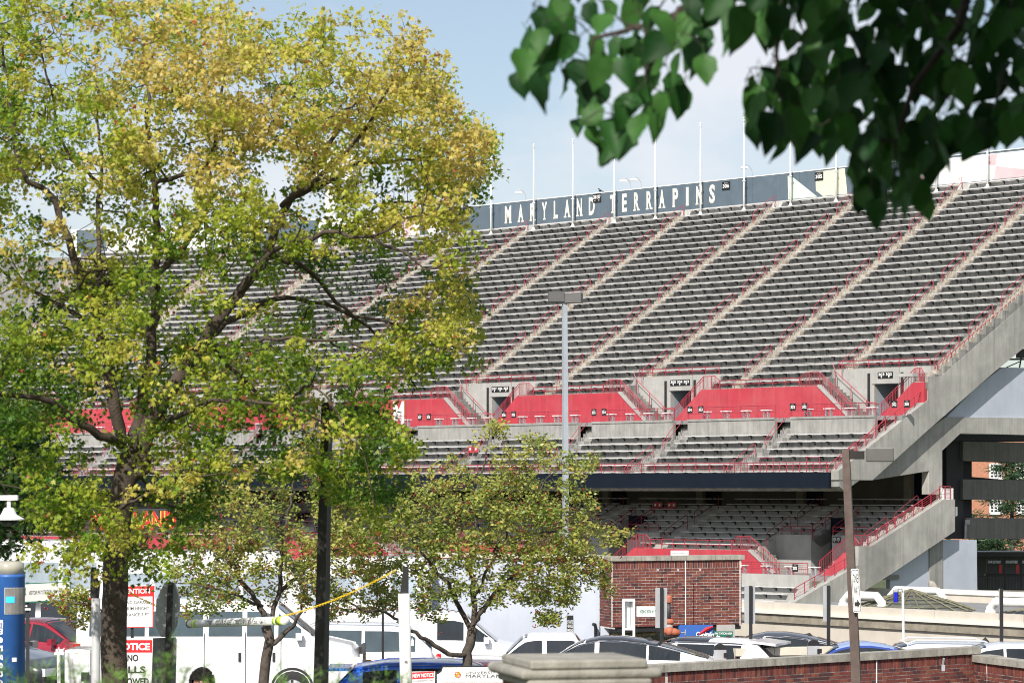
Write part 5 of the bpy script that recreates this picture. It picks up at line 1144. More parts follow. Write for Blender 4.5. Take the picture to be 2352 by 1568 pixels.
def rails(t, L, W, S):
    for s in (1, -1):
        mb = MB(); mb.tube([((.42 - .5) * L, s * W * .34, S(.45)[5][1] + .0), ((.46 - .5) * L, s * W * .34, S(.47)[5][1] + .07), ((.80 - .5) * L, s * W * .34, S(.8)[5][1] + .07), ((.86 - .5) * L, s * W * .33, S(.86)[5][1])], .022, 6); mb.build('roof_rail', PSV, t)
    mb = MB(); mb.prism([((.8 - .5) * L, -.015, S(.8)[6][1]), ((.83 - .5) * L, -.015, S(.8)[6][1] + .11), ((.86 - .5) * L, -.015, S(.86)[6][1])], (0, .03, 0)); mb.build('roof_fin', PLS, t)
car('white_suv', 'white SUV facing left with grey tinted windows beside the white post', 'car', gpos(328, 63.0, -4.72), FL, 4.9, 1.95, [(a, b * 1.04, c * 1.06, d, e) for a, b, c, d, e in stat('suv')], PW, [(.29, .44), (.455, .66), (.675, .9, .1, .88)], (.25, .42), (.9, .975), None, .36, extra=rails, tint=GLASSV)
def i3(t, L, W, S):
    mb = MB(); mb.box((.1 * L, 0, .9), .7 * L, W * 1.012, .16); mb.build('black_band', PB, t)
    mb = MB(); mb.box((.47 * L - .1, 0, S(.9)[5][1] + .06), .38, W * .68, .05, 0); mb.build('roof_spoiler', M('paint_light_blue', (.10, .33, .78), .25, coat=.8), t)
    mb = MB()
    for s in (1, -1): mb.tube([((x - .5) * L, s * S(x)[4][0] * .98, S(x)[4][1] + .035) for x in (.28, .36, .44, .6, .75, .88)], .03, 5)
    mb.build('blue_roof_edge', PBL, t)
car('blue_hatchback', 'bright blue and black electric hatchback behind the white post', 'car', gpos(447, 47.2, -4.40), FR, 4.0, 1.78, stat('hatch'), PBL, [(.30, .48), (.495, .68), (.7, .84, .2, .86)], (.235, .4), (.88, .965), None, .34, roofpaint=PSV, roofx=(.40, .86), extra=i3)
car('red_crossover', 'red crossover with silver roof rails behind the crab-apple trunk', 'car', gpos(466, 52.5, -4.58), FL, 4.4, 1.8, [(a, b * .9, c * .855, d, e) for a, b, c, d, e in stat('suv')], PRD, [(.29, .45), (.465, .66), (.675, .86)], (.25, .42), (.9, .975), None, .34, roofpaint=PMR, roofx=(.44, .84), extra=rails)
car('white_pickup', 'small white pickup with open cab beside the narrow black parking sign', 'pickup', gpos(552, 64, -5.05), FL, 5.2, 1.85, stat('pickup'), PW, [(.31, .455, .12, .88), (.475, .595, .12, .88)], (.27, .395), (.6, .64), None, .36)
def fin(t, L, W, S):
    mb = MB(); mb.prism([((.66 - .5) * L, -.015, S(.66)[6][1]), ((.685 - .5) * L, -.015, S(.68)[6][1] + .05), ((.70 - .5) * L, -.015, S(.70)[6][1])], (0, .03, 0)); mb.build('roof_fin', PLS, t)
    for s in (1, -1):
        mb = MB(); mb.tube([((x - .5) * L, s * (S(x)[3][0] * .1 + S(x)[4][0] * .9 + .012), S(x)[4][1] * .97 + S(x)[3][1] * .03 + .01) for x in (.33, .40, .46, .55, .65, .74, .82)], .012, 4); mb.build('window_trim', CHR, t)
sed = [(0, .62, .64, .86, .6), (.08, .72, .76, .93, .68), (.24, .86, .90, .93, .66), (.27, .88, .95, .93, .66), (.40, .90, 1.34, .93, .68), (.48, .90, 1.43, .93, .69), (.58, .91, 1.43, .93, .69), (.68, .93, 1.36, .93, .68), (.80, .95, 1.2, .93, .67), (.93, .96, 1.02, .92, .66), (.98, .92, .95, .88, .62), (1, .78, .8, .86, .6)]
car('white_sedan', 'white fastback sedan with dark glass roof behind the stone pier cap', 'car', gpos(606, 58.4, -4.47), FL - .12, 4.9, 1.88, sed, PW, [(.30, .465, .12, .93), (.485, .68, .12, .93), (.69, .82, .2, .93)], (.255, .42), (.72, .93), None, .34, roofpaint=PB, roofx=(.42, .72), extra=fin)
def spoiler(t, L, W, S):
    mb = MB(); z = S(.86)[5][1]; mb.hexa([(.34 * L, -W * .36, z + .0), (.47 * L, -W * .33, z - .06), (.47 * L, W * .33, z - .06), (.34 * L, W * .36, z + .0), (.34 * L, -W * .36, z + .05), (.47 * L, -W * .33, z - .01), (.47 * L, W * .33, z - .01), (.34 * L, W * .36, z + .05)]); mb.build('roof_spoiler', PW, t)
    fin(t, L, W, S)
car('white_hatchback', 'white hatchback with black tailgate glass and spoiler right of the white sedan', 'car', gpos(694, 62.0, -4.88), FL - .38, 4.3, 1.82, stat('suv'), PW, [(.29, .45), (.465, .66), (.675, .8)], (.25, .42), (.885, .975), None, .34, roofpaint=PB, roofx=(.40, .62), extra=spoiler, tail=.3)
car('dark_roof_sedan', 'white sedan with dark roof and blue tinted rear glass before the beige wall', 'car', gpos(770, 65.0, -4.72), FL - .12, 4.9, 1.88, sed, PW, [(.30, .47, .1, .92), (.485, .68, .1, .92), (.70, .80, .2, .9)], (.255, .42), (.72, .93), None, .34, roofpaint=PCH, roofx=(.40, .72), extra=fin)
car('blue_sedan', 'blue sedan roof showing behind the brown lamp post', 'car', gpos(852, 61.8, -4.76), FL, 4.2, 1.78, sed, PNV, [(.30, .47), (.485, .68)], (.255, .42), (.72, .93), None, .33, roofpaint=car_paint('paint_pale_blue', (.24, .32, .55)), roofx=(.40, .70))
car('silver_crossover', 'silver crossover with raised roof rails below the beige wall', 'car', gpos(920, 64.5, -5.12), FL, 4.5, 1.85, stat('suv'), PSV, [(.29, .45), (.465, .66), (.675, .86)], (.25, .42), (.9, .975), None, .35, extra=rails)
car('silver_hatchback', 'silver hatchback at the right edge behind the corner pier', 'car', gpos(1002, 63.2, -4.98), FL, 4.3, 1.8, stat('hatch'), PSV, [(.30, .48), (.495, .68), (.7, .84, .2, .86)], (.235, .4), (.88, .965), None, .33)
car('maroon_sedan', 'maroon red sedan facing right behind the pay here sign', 'car', gpos(50, 65.5, -4.42), FR - .45, 4.6, 1.8, stat('sedan'), PRD, [(.32, .5), (.515, .69), (.7, .78, .2, .85)], (.295, .45), (.73, .89), None, .33, roofpaint=PMR, roofx=(.44, .7))
car('dark_sedan', 'dark charcoal sedan nose beside the blue emergency tower', 'car', gpos(-28, 56, -4.05), FR - .45, 4.6, 1.82, stat('sedan'), PCH, [(.32, .5), (.515, .69)], (.295, .45), (.73, .89), None, .33)
car('black_jeep', 'black boxy off-road car behind the maple trunk', 'car', gpos(50, 71, -4.45), FR, 4.5, 1.9, [(0, 1.0, 1.05, .9, .7), (.05, 1.1, 1.14, .92, .75), (.30, 1.15, 1.2, .92, .8), (.32, 1.16, 1.26, .92, .82), (.38, 1.18, 1.78, .93, .84), (.42, 1.18, 1.86, .93, .84), (.96, 1.18, 1.86, .93, .84), (1, 1.1, 1.7, .92, .8)], PCH, [(.37, .52, .08, .88), (.55, .72, .08, .88), (.75, .93, .08, .88)], (.315, .39), (.96, .999), None, .4)
def box_van(name, label, px, Y, z, L, H, rz):
    t = thing(name, label, 'truck', gpos(px, Y, z), 'vehicles in the car park'); t.rotation_euler = (0, 0, rz); ORG[t.name] = Vector((0, 0, 0)); W = 2.3
    mb = MB(); prof = [(-L / 2, .5), (-L / 2 - .02, 1.1), (-L / 2 + .25, 1.35), (-L / 2 + .75, H * .86), (-L / 2 + 1.3, H), (L / 2 - .1, H), (L / 2, H - .1), (L / 2, .5)]
    mb.prism([(x, -W / 2, z_) for x, z_ in prof], (0, W, 0)); o = mb.build('body', PW, t); b = o.modifiers.new('bevel', 'BEVEL'); b.width = .1; b.segments = 3
    for s in (1, -1):
        for k in range(4):
            x0 = -L / 2 + 1.0 + k * (L - 1.3) / 4; mb = MB(); mb.box((x0 + (L - 1.3) / 8, s * (W / 2 + .004), H * .68), (L - 1.3) / 4 - .12, .012, H * .24); mb.build('side_window', GLASSP, t)
        mb = MB(); mb.box((.1, s * (W / 2 + .006), H * .46), L * .7, .01, .07); mb.build('red_stripe', TLR, t)
        for wx in (-.32, .3):
            ty, rm = wheel_parts(.4, PSV); o = bpy.data.objects.new('wheel', ty); col.objects.link(o); o.parent = t; o.location = (wx * L, s * (W / 2 - .09), .4); o.rotation_euler = (0, 0, 0 if s < 0 else math.pi)
            o2 = bpy.data.objects.new('rim', rm); col.objects.link(o2); o2.parent = o
    mb = MB(); mb.hexa([(-L / 2 + .26, -W * .45, 1.38), (-L / 2 + .26, W * .45, 1.38), (-L / 2 + .28, W * .45, 1.38), (-L / 2 + .28, -W * .45, 1.38), (-L / 2 + .72, -W * .45, H * .84), (-L / 2 + .72, W * .45, H * .84), (-L / 2 + .74, W * .45, H * .84), (-L / 2 + .74, -W * .45, H * .84)]); mb.build('windshield', GLASSP, t)
    return t
box_van('white_minibus', 'white minibus at the left edge behind the maple foliage', 34, 80, -4.45, 6.4, 3.0, FR)
box_van('white_minibus', 'white minibus roof showing above the van behind the left crab-apple', 215, 73.4, -4.45, 5.8, 2.85, FR)
box_van('white_minibus', 'white minibus behind the dark lamp post and yellow chain', 346, 77.2, -4.45, 4.6, 2.6, FL)
t = thing('utility_cabinet', 'plain white utility trailer body beside the maple trunk', 'trailer', at(85, 690, 46)); p = at(84, 690, 46); Yk = 46
mb = MB(); kbox(mb, 64, 91, 648.5, 720, .5, 1.0); o = mb.build('body', PW, t); b = o.modifiers.new('bevel', 'BEVEL'); b.width = .05; b.segments = 2
mb = MB(); kbox(mb, 82.5, 90, 671, 680, -.1, .1); mb.build('mirror', PLS, t)
# ================================================================ SIGNS AND STREET THINGS, lower left
def board(t, c4, m, thick=.012, name='plate'):
    mb = MB(); mb.prism(c4, (0, thick, 0)); return mb.build(name, m, t)
Y = 40.0
t = thing('pay_here_sign', 'white sign with green border reading VISITOR PAY STATION / PAY HERE on a post', 'sign', tl(0, 3, 250, 1400, Y))
C4 = [tl(0, 3, x, y, Y) for x, y in ((140, 832), (640, 808), (655, 632), (150, 650))]; board(t, C4, GREENS); r_ = C4[1] - C4[0]; u_ = C4[3] - C4[0]
mb = MB(); mb.add([C4[0] + r_ * x + u_ * y - Vector((0, .003, 0)) for x, y in ((.01, .06), (.99, .06), (.99, .94), (.01, .94))], [(0, 1, 2, 3)]); mb.build('white_field', M('sign_dull_white', (.55, .55, .54), .6), t)
mb = MB(); text(mb, 'VISITOR PAY STATION / PAY HERE', C4[0] + r_ * .24 + u_ * .40 - Vector((0, .006, 0)), r_ * .64, u_ * .2, 0, .005); mb.build('lettering', TXT, t)
mb = MB()
for x in (.165, .935): mb.add([C4[0] + r_ * (x + a) + u_ * b - Vector((0, .006, 0)) for a, b in ((-.014, .78), (.014, .78), (.014, .48), (.03, .48), (0, .28), (-.03, .48), (-.014, .48))], [(0, 1, 2, 3, 4, 5, 6)])
mb.build('arrow', GREENS, t)
mb = MB(); a = tl(0, 3, 255, 640, Y + .04); mb.box((a.x, a.y, (a.z + terr(Y)) / 2), .045, .03, a.z - terr(Y)); mb.build('post', DARK, t)
mb = MB(); kb = [tl(0, 3, x, y, Y - .01) for x, y in ((215, 895), (282, 895), (282, 838), (215, 838))]; mb.prism(kb, (0, .01, 0)); o = mb.build('small_plate', BLACK, t); ORG[o.name] = ORG[t.name]
mb = MB(); a = tl(0, 3, 222, 855, Y - .016); mb.prism([a + Vector((x, 0, z)) for x, z in ((0, -.006), (.03, -.006), (.03, -.016), (.048, 0), (.03, .016), (.03, .006), (0, .006))], (0, .002, 0)); mb.add([tl(0, 3, x, y, Y - .014) for x, y in ((216, 895), (281, 895), (281, 877), (216, 877))], [(0, 1, 2, 3)]); mb.build('small_arrow', TXTW, o)
Y = 44.0
t = thing('attention_sign', 'white sign with red header reading ATTENTION above the NOTICE sign behind the trunk', 'sign', tl(0, 3, 1215, 1400, Y))
C4 = [tl(0, 3, x, y, Y) for x, y in ((1030, 1058), (1408, 1052), (1418, 668), (1030, 668))]; board(t, C4, SIGNR); r_ = C4[1] - C4[0]; u_ = C4[3] - C4[0]
def fld(name, m, x0, x1, y0, y1, o=.003):
    mb = MB(); mb.add([C4[0] + r_ * x + u_ * y - Vector((0, o, 0)) for x, y in ((x0, y0), (x1, y0), (x1, y1), (x0, y1))], [(0, 1, 2, 3)]); return mb.build(name, m, t)
fld('white_field', WHITE, .02, .98, .02, .73); fld('white_rim', WHITE, -.005, 1.0, .975, 1.0)
mb = MB(); text(mb, 'ATTENTION', C4[0] + r_ * .03 + u_ * .80 - Vector((0, .006, 0)), r_ * .89, u_ * .12, 0, .02); mb.build('header_lettering', TXTW, t)
mb = MB()
for k, (s, a_, b_) in enumerate((('PARKING GARAGE', .08, .92), ('MAXIMUM HEIGHT', .08, .90), ('CLEARANCE 7 FT', .10, .90))): text(mb, s, C4[0] + r_ * a_ + u_ * (.56 - .145 * k) - Vector((0, .006, 0)), r_ * (b_ - a_), u_ * .075, 0, .004)
mb.build('lettering', TXT, t)
mb = MB(); a = tl(0, 3, 1215, 680, Y + .05); mb.box((a.x, a.y, (a.z + terr(Y)) / 2), .045, .04, a.z - terr(Y)); mb.build('post', BLACK, t)
t = thing('notice_sign', 'white sign with red NOTICE header reading NO BILLS ALLOWED at the trunk foot', 'sign', tl(0, 3, 1300, 1568, Y))
C4 = [tl(0, 3, x, y, Y - .03) for x, y in ((1010, 1640), (1395, 1640), (1415, 1150), (1020, 1150))]; board(t, C4, WHITE); r_ = C4[1] - C4[0]; u_ = C4[3] - C4[0]
fld('red_header', SIGNR, .03, .985, .73, .965)
mb = MB(); text(mb, 'NOTICE', C4[0] + r_ * .10 + u_ * .775 - Vector((0, .006, 0)), r_ * .83, u_ * .135, 0, .035); mb.build('header_lettering', TXTW, t)
mb = MB()
for s, a_, b_, y in (('NO', .40, .66, .565), ('BILLS', .18, .84, .345), ('ALLOWED', .10, .92, .125)): text(mb, s, C4[0] + r_ * a_ + u_ * y - Vector((0, .006, 0)), r_ * (b_ - a_), u_ * .13, 0, .03)
mb.build('lettering', TXT, t)
t = thing('stop_sign', 'grey back of an octagonal sign on a dark post right of the maple trunk', 'sign', tl(0, 3, 1540, 1568, 32))
Y = 32; oc = [(1435, 800), (1425, 1035), (1480, 1140), (1565, 1140), (1618, 1035), (1648, 860), (1640, 770), (1600, 640), (1510, 640)]
mb = MB(); mb.prism([tl(0, 3, x, y, Y) for x, y in oc], (0.01, .02, 0)); mb.build('octagon_back', SIGNBK, t)
mb = MB(); a = tl(0, 3, 1568, 640, Y - .05); b = tl(0, 3, 1525, 1568, Y - .05); b2 = a + (b - a) * 1.6; mb.bar(a, b2, .062, .05); mb.build('post', DARK, t)
mb = MB(); mb.prism([tl(0, 3, x, y, Y - .01) for x, y in ((1405, 1150), (1612, 1142), (1622, 1160), (1612, 1600), (1390, 1600))], (0, .02, 0)); mb.build('lower_plate_back', M('sign_back_dark', (.15, .15, .155), .5), t)
# blue emergency tower
Y = 25; t = thing('emergency_tower', 'blue emergency phone tower with clear lamp dome at the left edge', 'emergency phone', tl(0, 3, 60, 1568, Y))
c = tl(0, 3, 85, 565, Y); r = tl(0, 3, 228, 565, Y).x - c.x; zt = c.z; zgd = terr(Y); base = Vector((c.x, Y, 0))
BLU = M('emergency_blue', (.035, .13, .42), .4, .15, 4.0, streak=.2, streak_col=(.02, .06, .2))
mb = MB(); mb.lathe(base, [(r, zgd), (r, zt - .03), (r + .004, zt - .025), (r + .004, zt)], 24); o = mb.build('shaft', BLU, t, False); o.data.polygons.foreach_set('use_smooth', [True] * len(o.data.polygons))
ztop2 = tl(0, 3, 0, 445, Y).z
mb = MB(); mb.lathe(base, [(r * .96, zt), (r * .94, ztop2 - .02), (r * .7, ztop2), (.01, ztop2 + .004)], 24); m = M('clear_dome', (.42, .40, .33), .2, .2, 6.0, coat=.5); mb.build('lamp_dome', m, t, True)
mb = MB(); mb.lathe(base + Vector((0, 0, 0)), [(r * .5, zt), (r * .5, zt + .08)], 16); mb.build('dome_lamp', M('lamp_teal', (.03, .16, .25), .2), t)
def onshaft(zx, zy, o=.004):
    p = tl(0, 3, zx, zy, Y - r); x = p.x - c.x; x = max(-r * .98, min(r * .98, x)); return Vector((c.x + x * (1 + o / r), Y - math.sqrt(r * r - x * x) - o, p.z))
def shaftpatch(name, m, x0, x1, y0, y1, o=.004, n=6):
    mb = MB(); P = []
    for q in range(n + 1): x = x0 + (x1 - x0) * q / n; P += [onshaft(x, y1, o), onshaft(x, y0, o)]
    mb.add(P, [(2 * q, 2 * q + 2, 2 * q + 3, 2 * q + 1) for q in range(n)]); return mb.build(name, m, t)
shaftpatch('niche_rim', STEEL, 40, 219, 688, 932, .004); shaftpatch('niche', M('niche_grey', (.20, .19, .18), .3, .3, 8.0, coat=.5), 48, 216, 694, 925, .007)
shaftpatch('blue_glow_lamp', emit('blue_glow', (.02, .35, .8), 1.0), 55, 128, 770, 826, .010); shaftpatch('sticker', WHITE, 108, 145, 1330, 1368, .006, 2)
mb = MB(); vs, fs = text_geo('96', .02); mb.add([onshaft(200 + v[0] * 26, 657 - v[1] * 45, .006) for v in vs], fs); mb.build('number', TXTW, t)
mb = MB(); x_ = 0
for k, ch in enumerate('Emergency'):
    vs, fs = text_geo(ch, .02); hh = 75 if k == 0 else 55; y0 = 985 + k * 78; mb.add([onshaft(-26 + v[1] * 54, y0 + v[0] * hh, .006) for v in vs], fs)
mb.build('lettering', TXTW, t)
Y = 25; t = thing('dome_camera', 'white dome security camera hanging from an arm above the blue tower', 'camera', tl(0, 3, 80, 130, Y))
c = tl(0, 3, 82, 50, Y); s = Y / F * .108888
mb = MB(); mb.lathe(c, [(.02, 95 * s), (40 * s, 95 * s), (48 * s, 85 * s), (75 * s, 30 * s), (120 * s, 5 * s), (142 * s, -5 * s), (142 * s, -16 * s), (60 * s, -18 * s)], 20); mb.build('housing', WHITE, t, False)
mb = MB(); mb.ball(c + Vector((0, 0, -16 * s)), 95 * s, 16, 10, (1, 1, .62)); mb.build('dark_dome', GLASS, t, True)
mb = MB(); a = tl(0, 2, 0, 1440, Y); b = tl(0, 2, 165, 1430, Y); mb.bar(a - Vector((.6, 0, 0)), b, .07, 46 * s); mb.bar(tl(0, 2, 82, 1450, Y), c + Vector((0, 0, 90 * s)), .03); mb.build('arm', WHITE, t)
mb = MB(); e = a - Vector((.6, 0, 0)); mb.tube([e, (e.x, e.y, terr(Y))], .06, 8); mb.build('pole', WHITE, t)
# clearance posts, bar and chains
Y = 33.0
t = thing('clearance_post', 'grey clearance post with black bracket left of the maple trunk', 'post', tl(0, 3, 880, 1568, Y))
a = tl(0, 3, 880, 785, Y); mb = MB(); mb.lathe(Vector((a.x, Y, 0)), [(.056, terr(Y)), (.05, a.z)], 14); mb.build('shaft', M('post_grey_white', (.42, .42, .43), .6, .1, 4.0, streak=.3, streak_col=(.3, .28, .26)), t, True)
mb = MB(); mb.prism([tl(0, 3, x, y, Y - .02) for x, y in ((828, 785), (905, 785), (915, 660), (885, 580), (880, 500), (832, 500))], (0, .05, 0)); mb.build('bracket', BLACK, t)
Y2 = 27.5; t2 = thing('clearance_post', 'white clearance post with leaf shadows and black top bracket', 'post', tl(1, 3, 1370, 1568, Y2))
a2 = tl(1, 3, 1358, 742, Y2); b2 = tl(1, 3, 1378, 1568, Y2); mb = MB(); mb.tube([b2 + (b2 - a2) * .9, b2, a2], [.062, .058, .056], 16); mb.build('shaft', M('post_white', (.74, .73, .70), .5, .08, 5.0, streak=.15, streak_col=(.4, .3, .18)), t2, True)
mb = MB(); mb.prism([tl(1, 3, x, y, Y2) for x, y in ((1320, 745), (1400, 745), (1400, 520), (1350, 480), (1345, 600))], (0, .05, 0)); mb.build('bracket', BLACK, t2)
mb = MB(); mb.box(tl(1, 3, 1376, 1366, Y2 - .064), .026, .004, .024); mb.build('sticker', SIGNBK, t2)
mb = MB(); text(mb, 'SB!', tl(1, 3, 1364, 1374, Y2 - .068), (.024, 0, 0), (0, 0, .016)); mb.build('sticker_lettering', TXT, t2)
t = thing('clearance_bar', "white clearance bar lettered 7'0\" CLEARANCE with lime bands hung between the posts", 'clearance bar', tl(1, 3, 0, 1000, Y))
a = tl(0, 3, 1750, 1018, Y - .05); b = tl(1, 3, 275, 990, 29.2); d = b - a
mb = MB(); mb.tube([a, b], .0465, 14); mb.build('tube', WHITE, t, True)
for q0, q1 in ((.045, .062), (.07, .10), (.905, .925), (.935, .985)): mb = MB(); mb.tube([a + d * q0, a + d * q1], .0475, 14); mb.build('lime_band', LIME, t, True)
mb = MB(); mb.tube([a - d * .003, a + d * .012], .044, 14); mb.tube([a - d * .008, a - d * .002], .052, 14); mb.build('end_cap', DARK, t)
mb = MB()
bn_ = Vector((d.y, -d.x, 0)).normalized(); bn_ = bn_ if bn_.y < 0 else -bn_
def bartext(s, q0, q1, h=.42):
    vs, fs = text_geo(s, .0); P = []
    for v in vs:
        th = (v[1] - .5) * 1.1; P.append(a + d * (q0 + (q1 - q0) * v[0]) + bn_ * (.049 * math.cos(th)) + Vector((0, 0, .049 * math.sin(th))))
    mb.add(P, fs)
bartext("7'0\"", .235, .285); bartext('CLEARANCE', .33, .49); bartext("7'0\"", .53, .59); bartext('5100', .615, .70); bartext('lbs', .72, .765); bartext('GVW', .79, .85)
mb.build('lettering', TXT, t)
def chain(label, pts):
    t = thing('yellow_chain', label, 'chain', pts[0], 'yellow chains holding the clearance bar'); P = [Vector(p) for p in pts]; mb = MB(); n = int((P[-1] - P[0]).length / .03); q = []
    for k in range(n + 1):
        s = k / n; p = P[0] + (P[-1] - P[0]) * s + Vector((0, 0, -.18 * s * (1 - s))); q.append(p)
    for k in range(n):
        m = (q[k] + q[k + 1]) / 2; e = (q[k + 1] - q[k]) * .72; sd2 = e.cross(Vector((0, 1, 0))).normalized() * .008 if k % 2 else Vector((0, .008, 0))
        mb.tube([m - e, m - e * .6 + sd2, m + e * .6 + sd2, m + e, m + e * .6 - sd2, m - e * .6 - sd2, m - e], .0042, 4, cap=False)
    mb.build('links', YEL, t)
chain('yellow plastic chain from the clearance bar right up to the white post', [b - d * .03 + Vector((0, 0, .045)), tl(1, 3, 1290, 525, Y2)])
chain('yellow plastic chain from the clearance bar left behind the maple trunk', [a + d * .012 + Vector((0, 0, .05)), tl(0, 3, 900, 560, Y)])
# campus sign and temporary notice
Y = 30; t = thing('campus_sign', 'white UNIVERSITY OF MARYLAND sign with black border and round flag emblem', 'sign', tl(1, 3, 2000, 1568, Y))
x0, x1 = 1650, 2600
C4 = [tl(1, 3, x, y, Y) for x, y in ((x0, 1700), (x1, 1700), (x1, 1402), (x0, 1402))]
out_ = [(x0, 1470), (1670, 1462), (1695, 1440), (1705, 1405), (2500, 1400), (2500, 1720), (x0, 1720)]
board(t, [tl(1, 3, x, y, Y) for x, y in out_], BLACK, .03); mb = MB(); mb.prism([tl(1, 3, x + (12 if x < 2000 else -12), y + (14 if y < 1600 else -10), Y - .006) for x, y in out_], (0, .004, 0)); mb.build('white_field', WHITE, t)
mb = MB(); mb.prism([tl(1, 3, x, y, Y - .009) for x, y in ((1710, 1550), (2480, 1550), (2480, 1554), (1710, 1554))], (0, .002, 0)); mb.build('red_rule', SIGNR, t)
mb = MB(); p = tl(1, 3, 1925, 1477, Y - .01); text(mb, 'UNIVERSITY OF', p, tl(1, 3, 2330, 1477, Y - .01) - p, tl(1, 3, 1925, 1455, Y - .01) - p); p = tl(1, 3, 1925, 1515, Y - .01); text(mb, 'MARYLAND', p, tl(1, 3, 2310, 1515, Y - .01) - p, tl(1, 3, 1925, 1482, Y - .01) - p); mb.build('lettering', TXT, t)
cc = tl(1, 3, 1852, 1485, Y - .010); rr = 30 * .108888 * Y / F
for k, m in enumerate((M('emblem_gold', (.75, .5, .02), .5), SIGNR, M('emblem_gold', (.7, .5, .02)), SIGNR)):
    mb = MB(); a0 = math.pi / 2 * k; mb.prism([cc] + [cc + Vector((rr * math.cos(a0 + q * math.pi / 12), 0, rr * math.sin(a0 + q * math.pi / 12))) for q in range(7)], (0, .002, 0)); mb.build('emblem_quarter', m, t)
for k in (0, 2):
    mb = MB()
    for q in range(3):
        a0 = math.pi / 2 * k + math.pi / 12 * (2 * q + .6); mb.prism([cc + Vector((w_ * rr * math.cos(a0 + dq), -.002, w_ * rr * math.sin(a0 + dq))) for w_, dq in ((.25, 0), (.95, -.09), (.95, .12))], (0, .001, 0))
    mb.build('emblem_stripe', TXT, t)
for k in (1, 3):
    a0 = math.pi / 2 * k + math.pi / 4; m_ = cc + Vector((.55 * rr * math.cos(a0), -.002, .55 * rr * math.sin(a0))); mb = MB(); mb.box(m_, rr * .55, .002, rr * .16); mb.box(m_, rr * .16, .0021, rr * .55); mb.build('emblem_cross', TXTW, t)
for x in (1720, 2420):
    mb = MB(); p = tl(1, 3, x, 1600, Y + .05); mb.box((p.x, p.y, (p.z + terr(Y)) / 2), .08, .04, p.z - terr(Y)); mb.build('post', BLACK, t)
t = thing('temporary_notice', 'small white notice with red NEW NOTICE header beside the campus sign', 'sign', tl(1, 3, 1540, 1568, Y)); Y = 29.6
C4 = [tl(1, 3, x, y, Y) for x, y in ((1425, 1680), (1640, 1670), (1645, 1455), (1425, 1458))]; board(t, C4, WHITE); r_ = C4[1] - C4[0]; u_ = C4[3] - C4[0]; fld('red_header', SIGNR, .02, .98, .69, .97)
mb = MB(); text(mb, 'NEW NOTICE', C4[0] + r_ * .06 + u_ * .745 - Vector((0, .006, 0)), r_ * .9, u_ * .165, 0, .03); mb.build('header_lettering', TXTW, t)
mb = MB(); text(mb, 'LOT CLOSED BEGINNING AT 2:00am', C4[0] + r_ * .05 + u_ * .58 - Vector((0, .006, 0)), r_ * .88, u_ * .06); text(mb, 'FOR FOOTBALL GAMES', C4[0] + r_ * .15 + u_ * .46 - Vector((0, .006, 0)), r_ * .7, u_ * .06); mb.build('lettering', TXT, t)
mb = MB(); p = C4[0] + r_ * .5; mb.box((p.x, p.y + .03, (p.z + terr(30)) / 2), .04, .03, p.z - terr(30)); mb.build('post', STEEL, t)
# white utility post with caps, left
Y = 36; t = thing('bollard_post', 'thin white pipe post with three white caps beside the dark sedan', 'post', tl(0, 3, 540, 1568, Y)); a = tl(0, 3, 540, 1290, Y)
mb = MB(); mb.tube([(a.x, Y, terr(Y)), a], .024, 8); mb.build('pipe', WHITE, t, True); mb = MB(); mb.bar(tl(0, 3, 500, 1292, Y), tl(0, 3, 590, 1292, Y), .03)
for x in (523, 552, 575): p = tl(0, 3, x, 1290, Y); mb.lathe(p, [(.016, 0), (.016, .055)], 8)
mb.build('caps', WHITE, t)
t = thing('guide_sign', 'small black and white sign reading WAY among the crab-apple leaves', 'sign', tl(1, 3, 1165, 900, 60)); Y = 60
board(t, [tl(1, 3, x, y, Y) for x, y in ((1115, 885), (1195, 885), (1212, 815), (1125, 812))], BLACK); mb = MB(); mb.prism([tl(1, 3, x, y, Y - .004) for x, y in ((1140, 882), (1190, 882), (1192, 838), (1140, 836))], (0, .002, 0)); mb.build('white_field', WHITE, t); mb = MB(); p = tl(1, 3, 1150, 876, Y - .008); text(mb, 'WAY', p, tl(1, 3, 1188, 876, Y - .008) - p, tl(1, 3, 1150, 842, Y - .008) - p); mb.build('lettering', TXT, t); mb = MB(); p = tl(1, 3, 1165, 820, Y + .03); mb.box((p.x, p.y, (p.z + terr(Y)) / 2), .05, .03, p.z - terr(Y)); mb.build('post', BLACK, t)
# team banner under the deck at the left
t = thing('team_banner', 'dark banner lettered MARYLAND in red with yellow edges behind the maple trunk', 'banner', at(150, 540, 178)); Y = 178
p = at(88, 532, Y); q = at(178, 508, Y); mb = MB(); mb.box((p + q) / 2, q.x - p.x, .15, q.z - p.z); mb.build('board', M('banner_black', (.03, .03, .035), .7), t)
for o, m, g_ in ((.09, M('banner_yellow', (.75, .55, .05), .6), .055), (.10, SIGNR, .02)):
    mb = MB(); a = at(91, 529.2, Y - o); b = at(176, 510.2, Y - o); text(mb, 'MARYLAND', a, (b.x - a.x, 0, 0), (0, 0, b.z - a.z), 0, g_); mb.build('lettering', m, t)
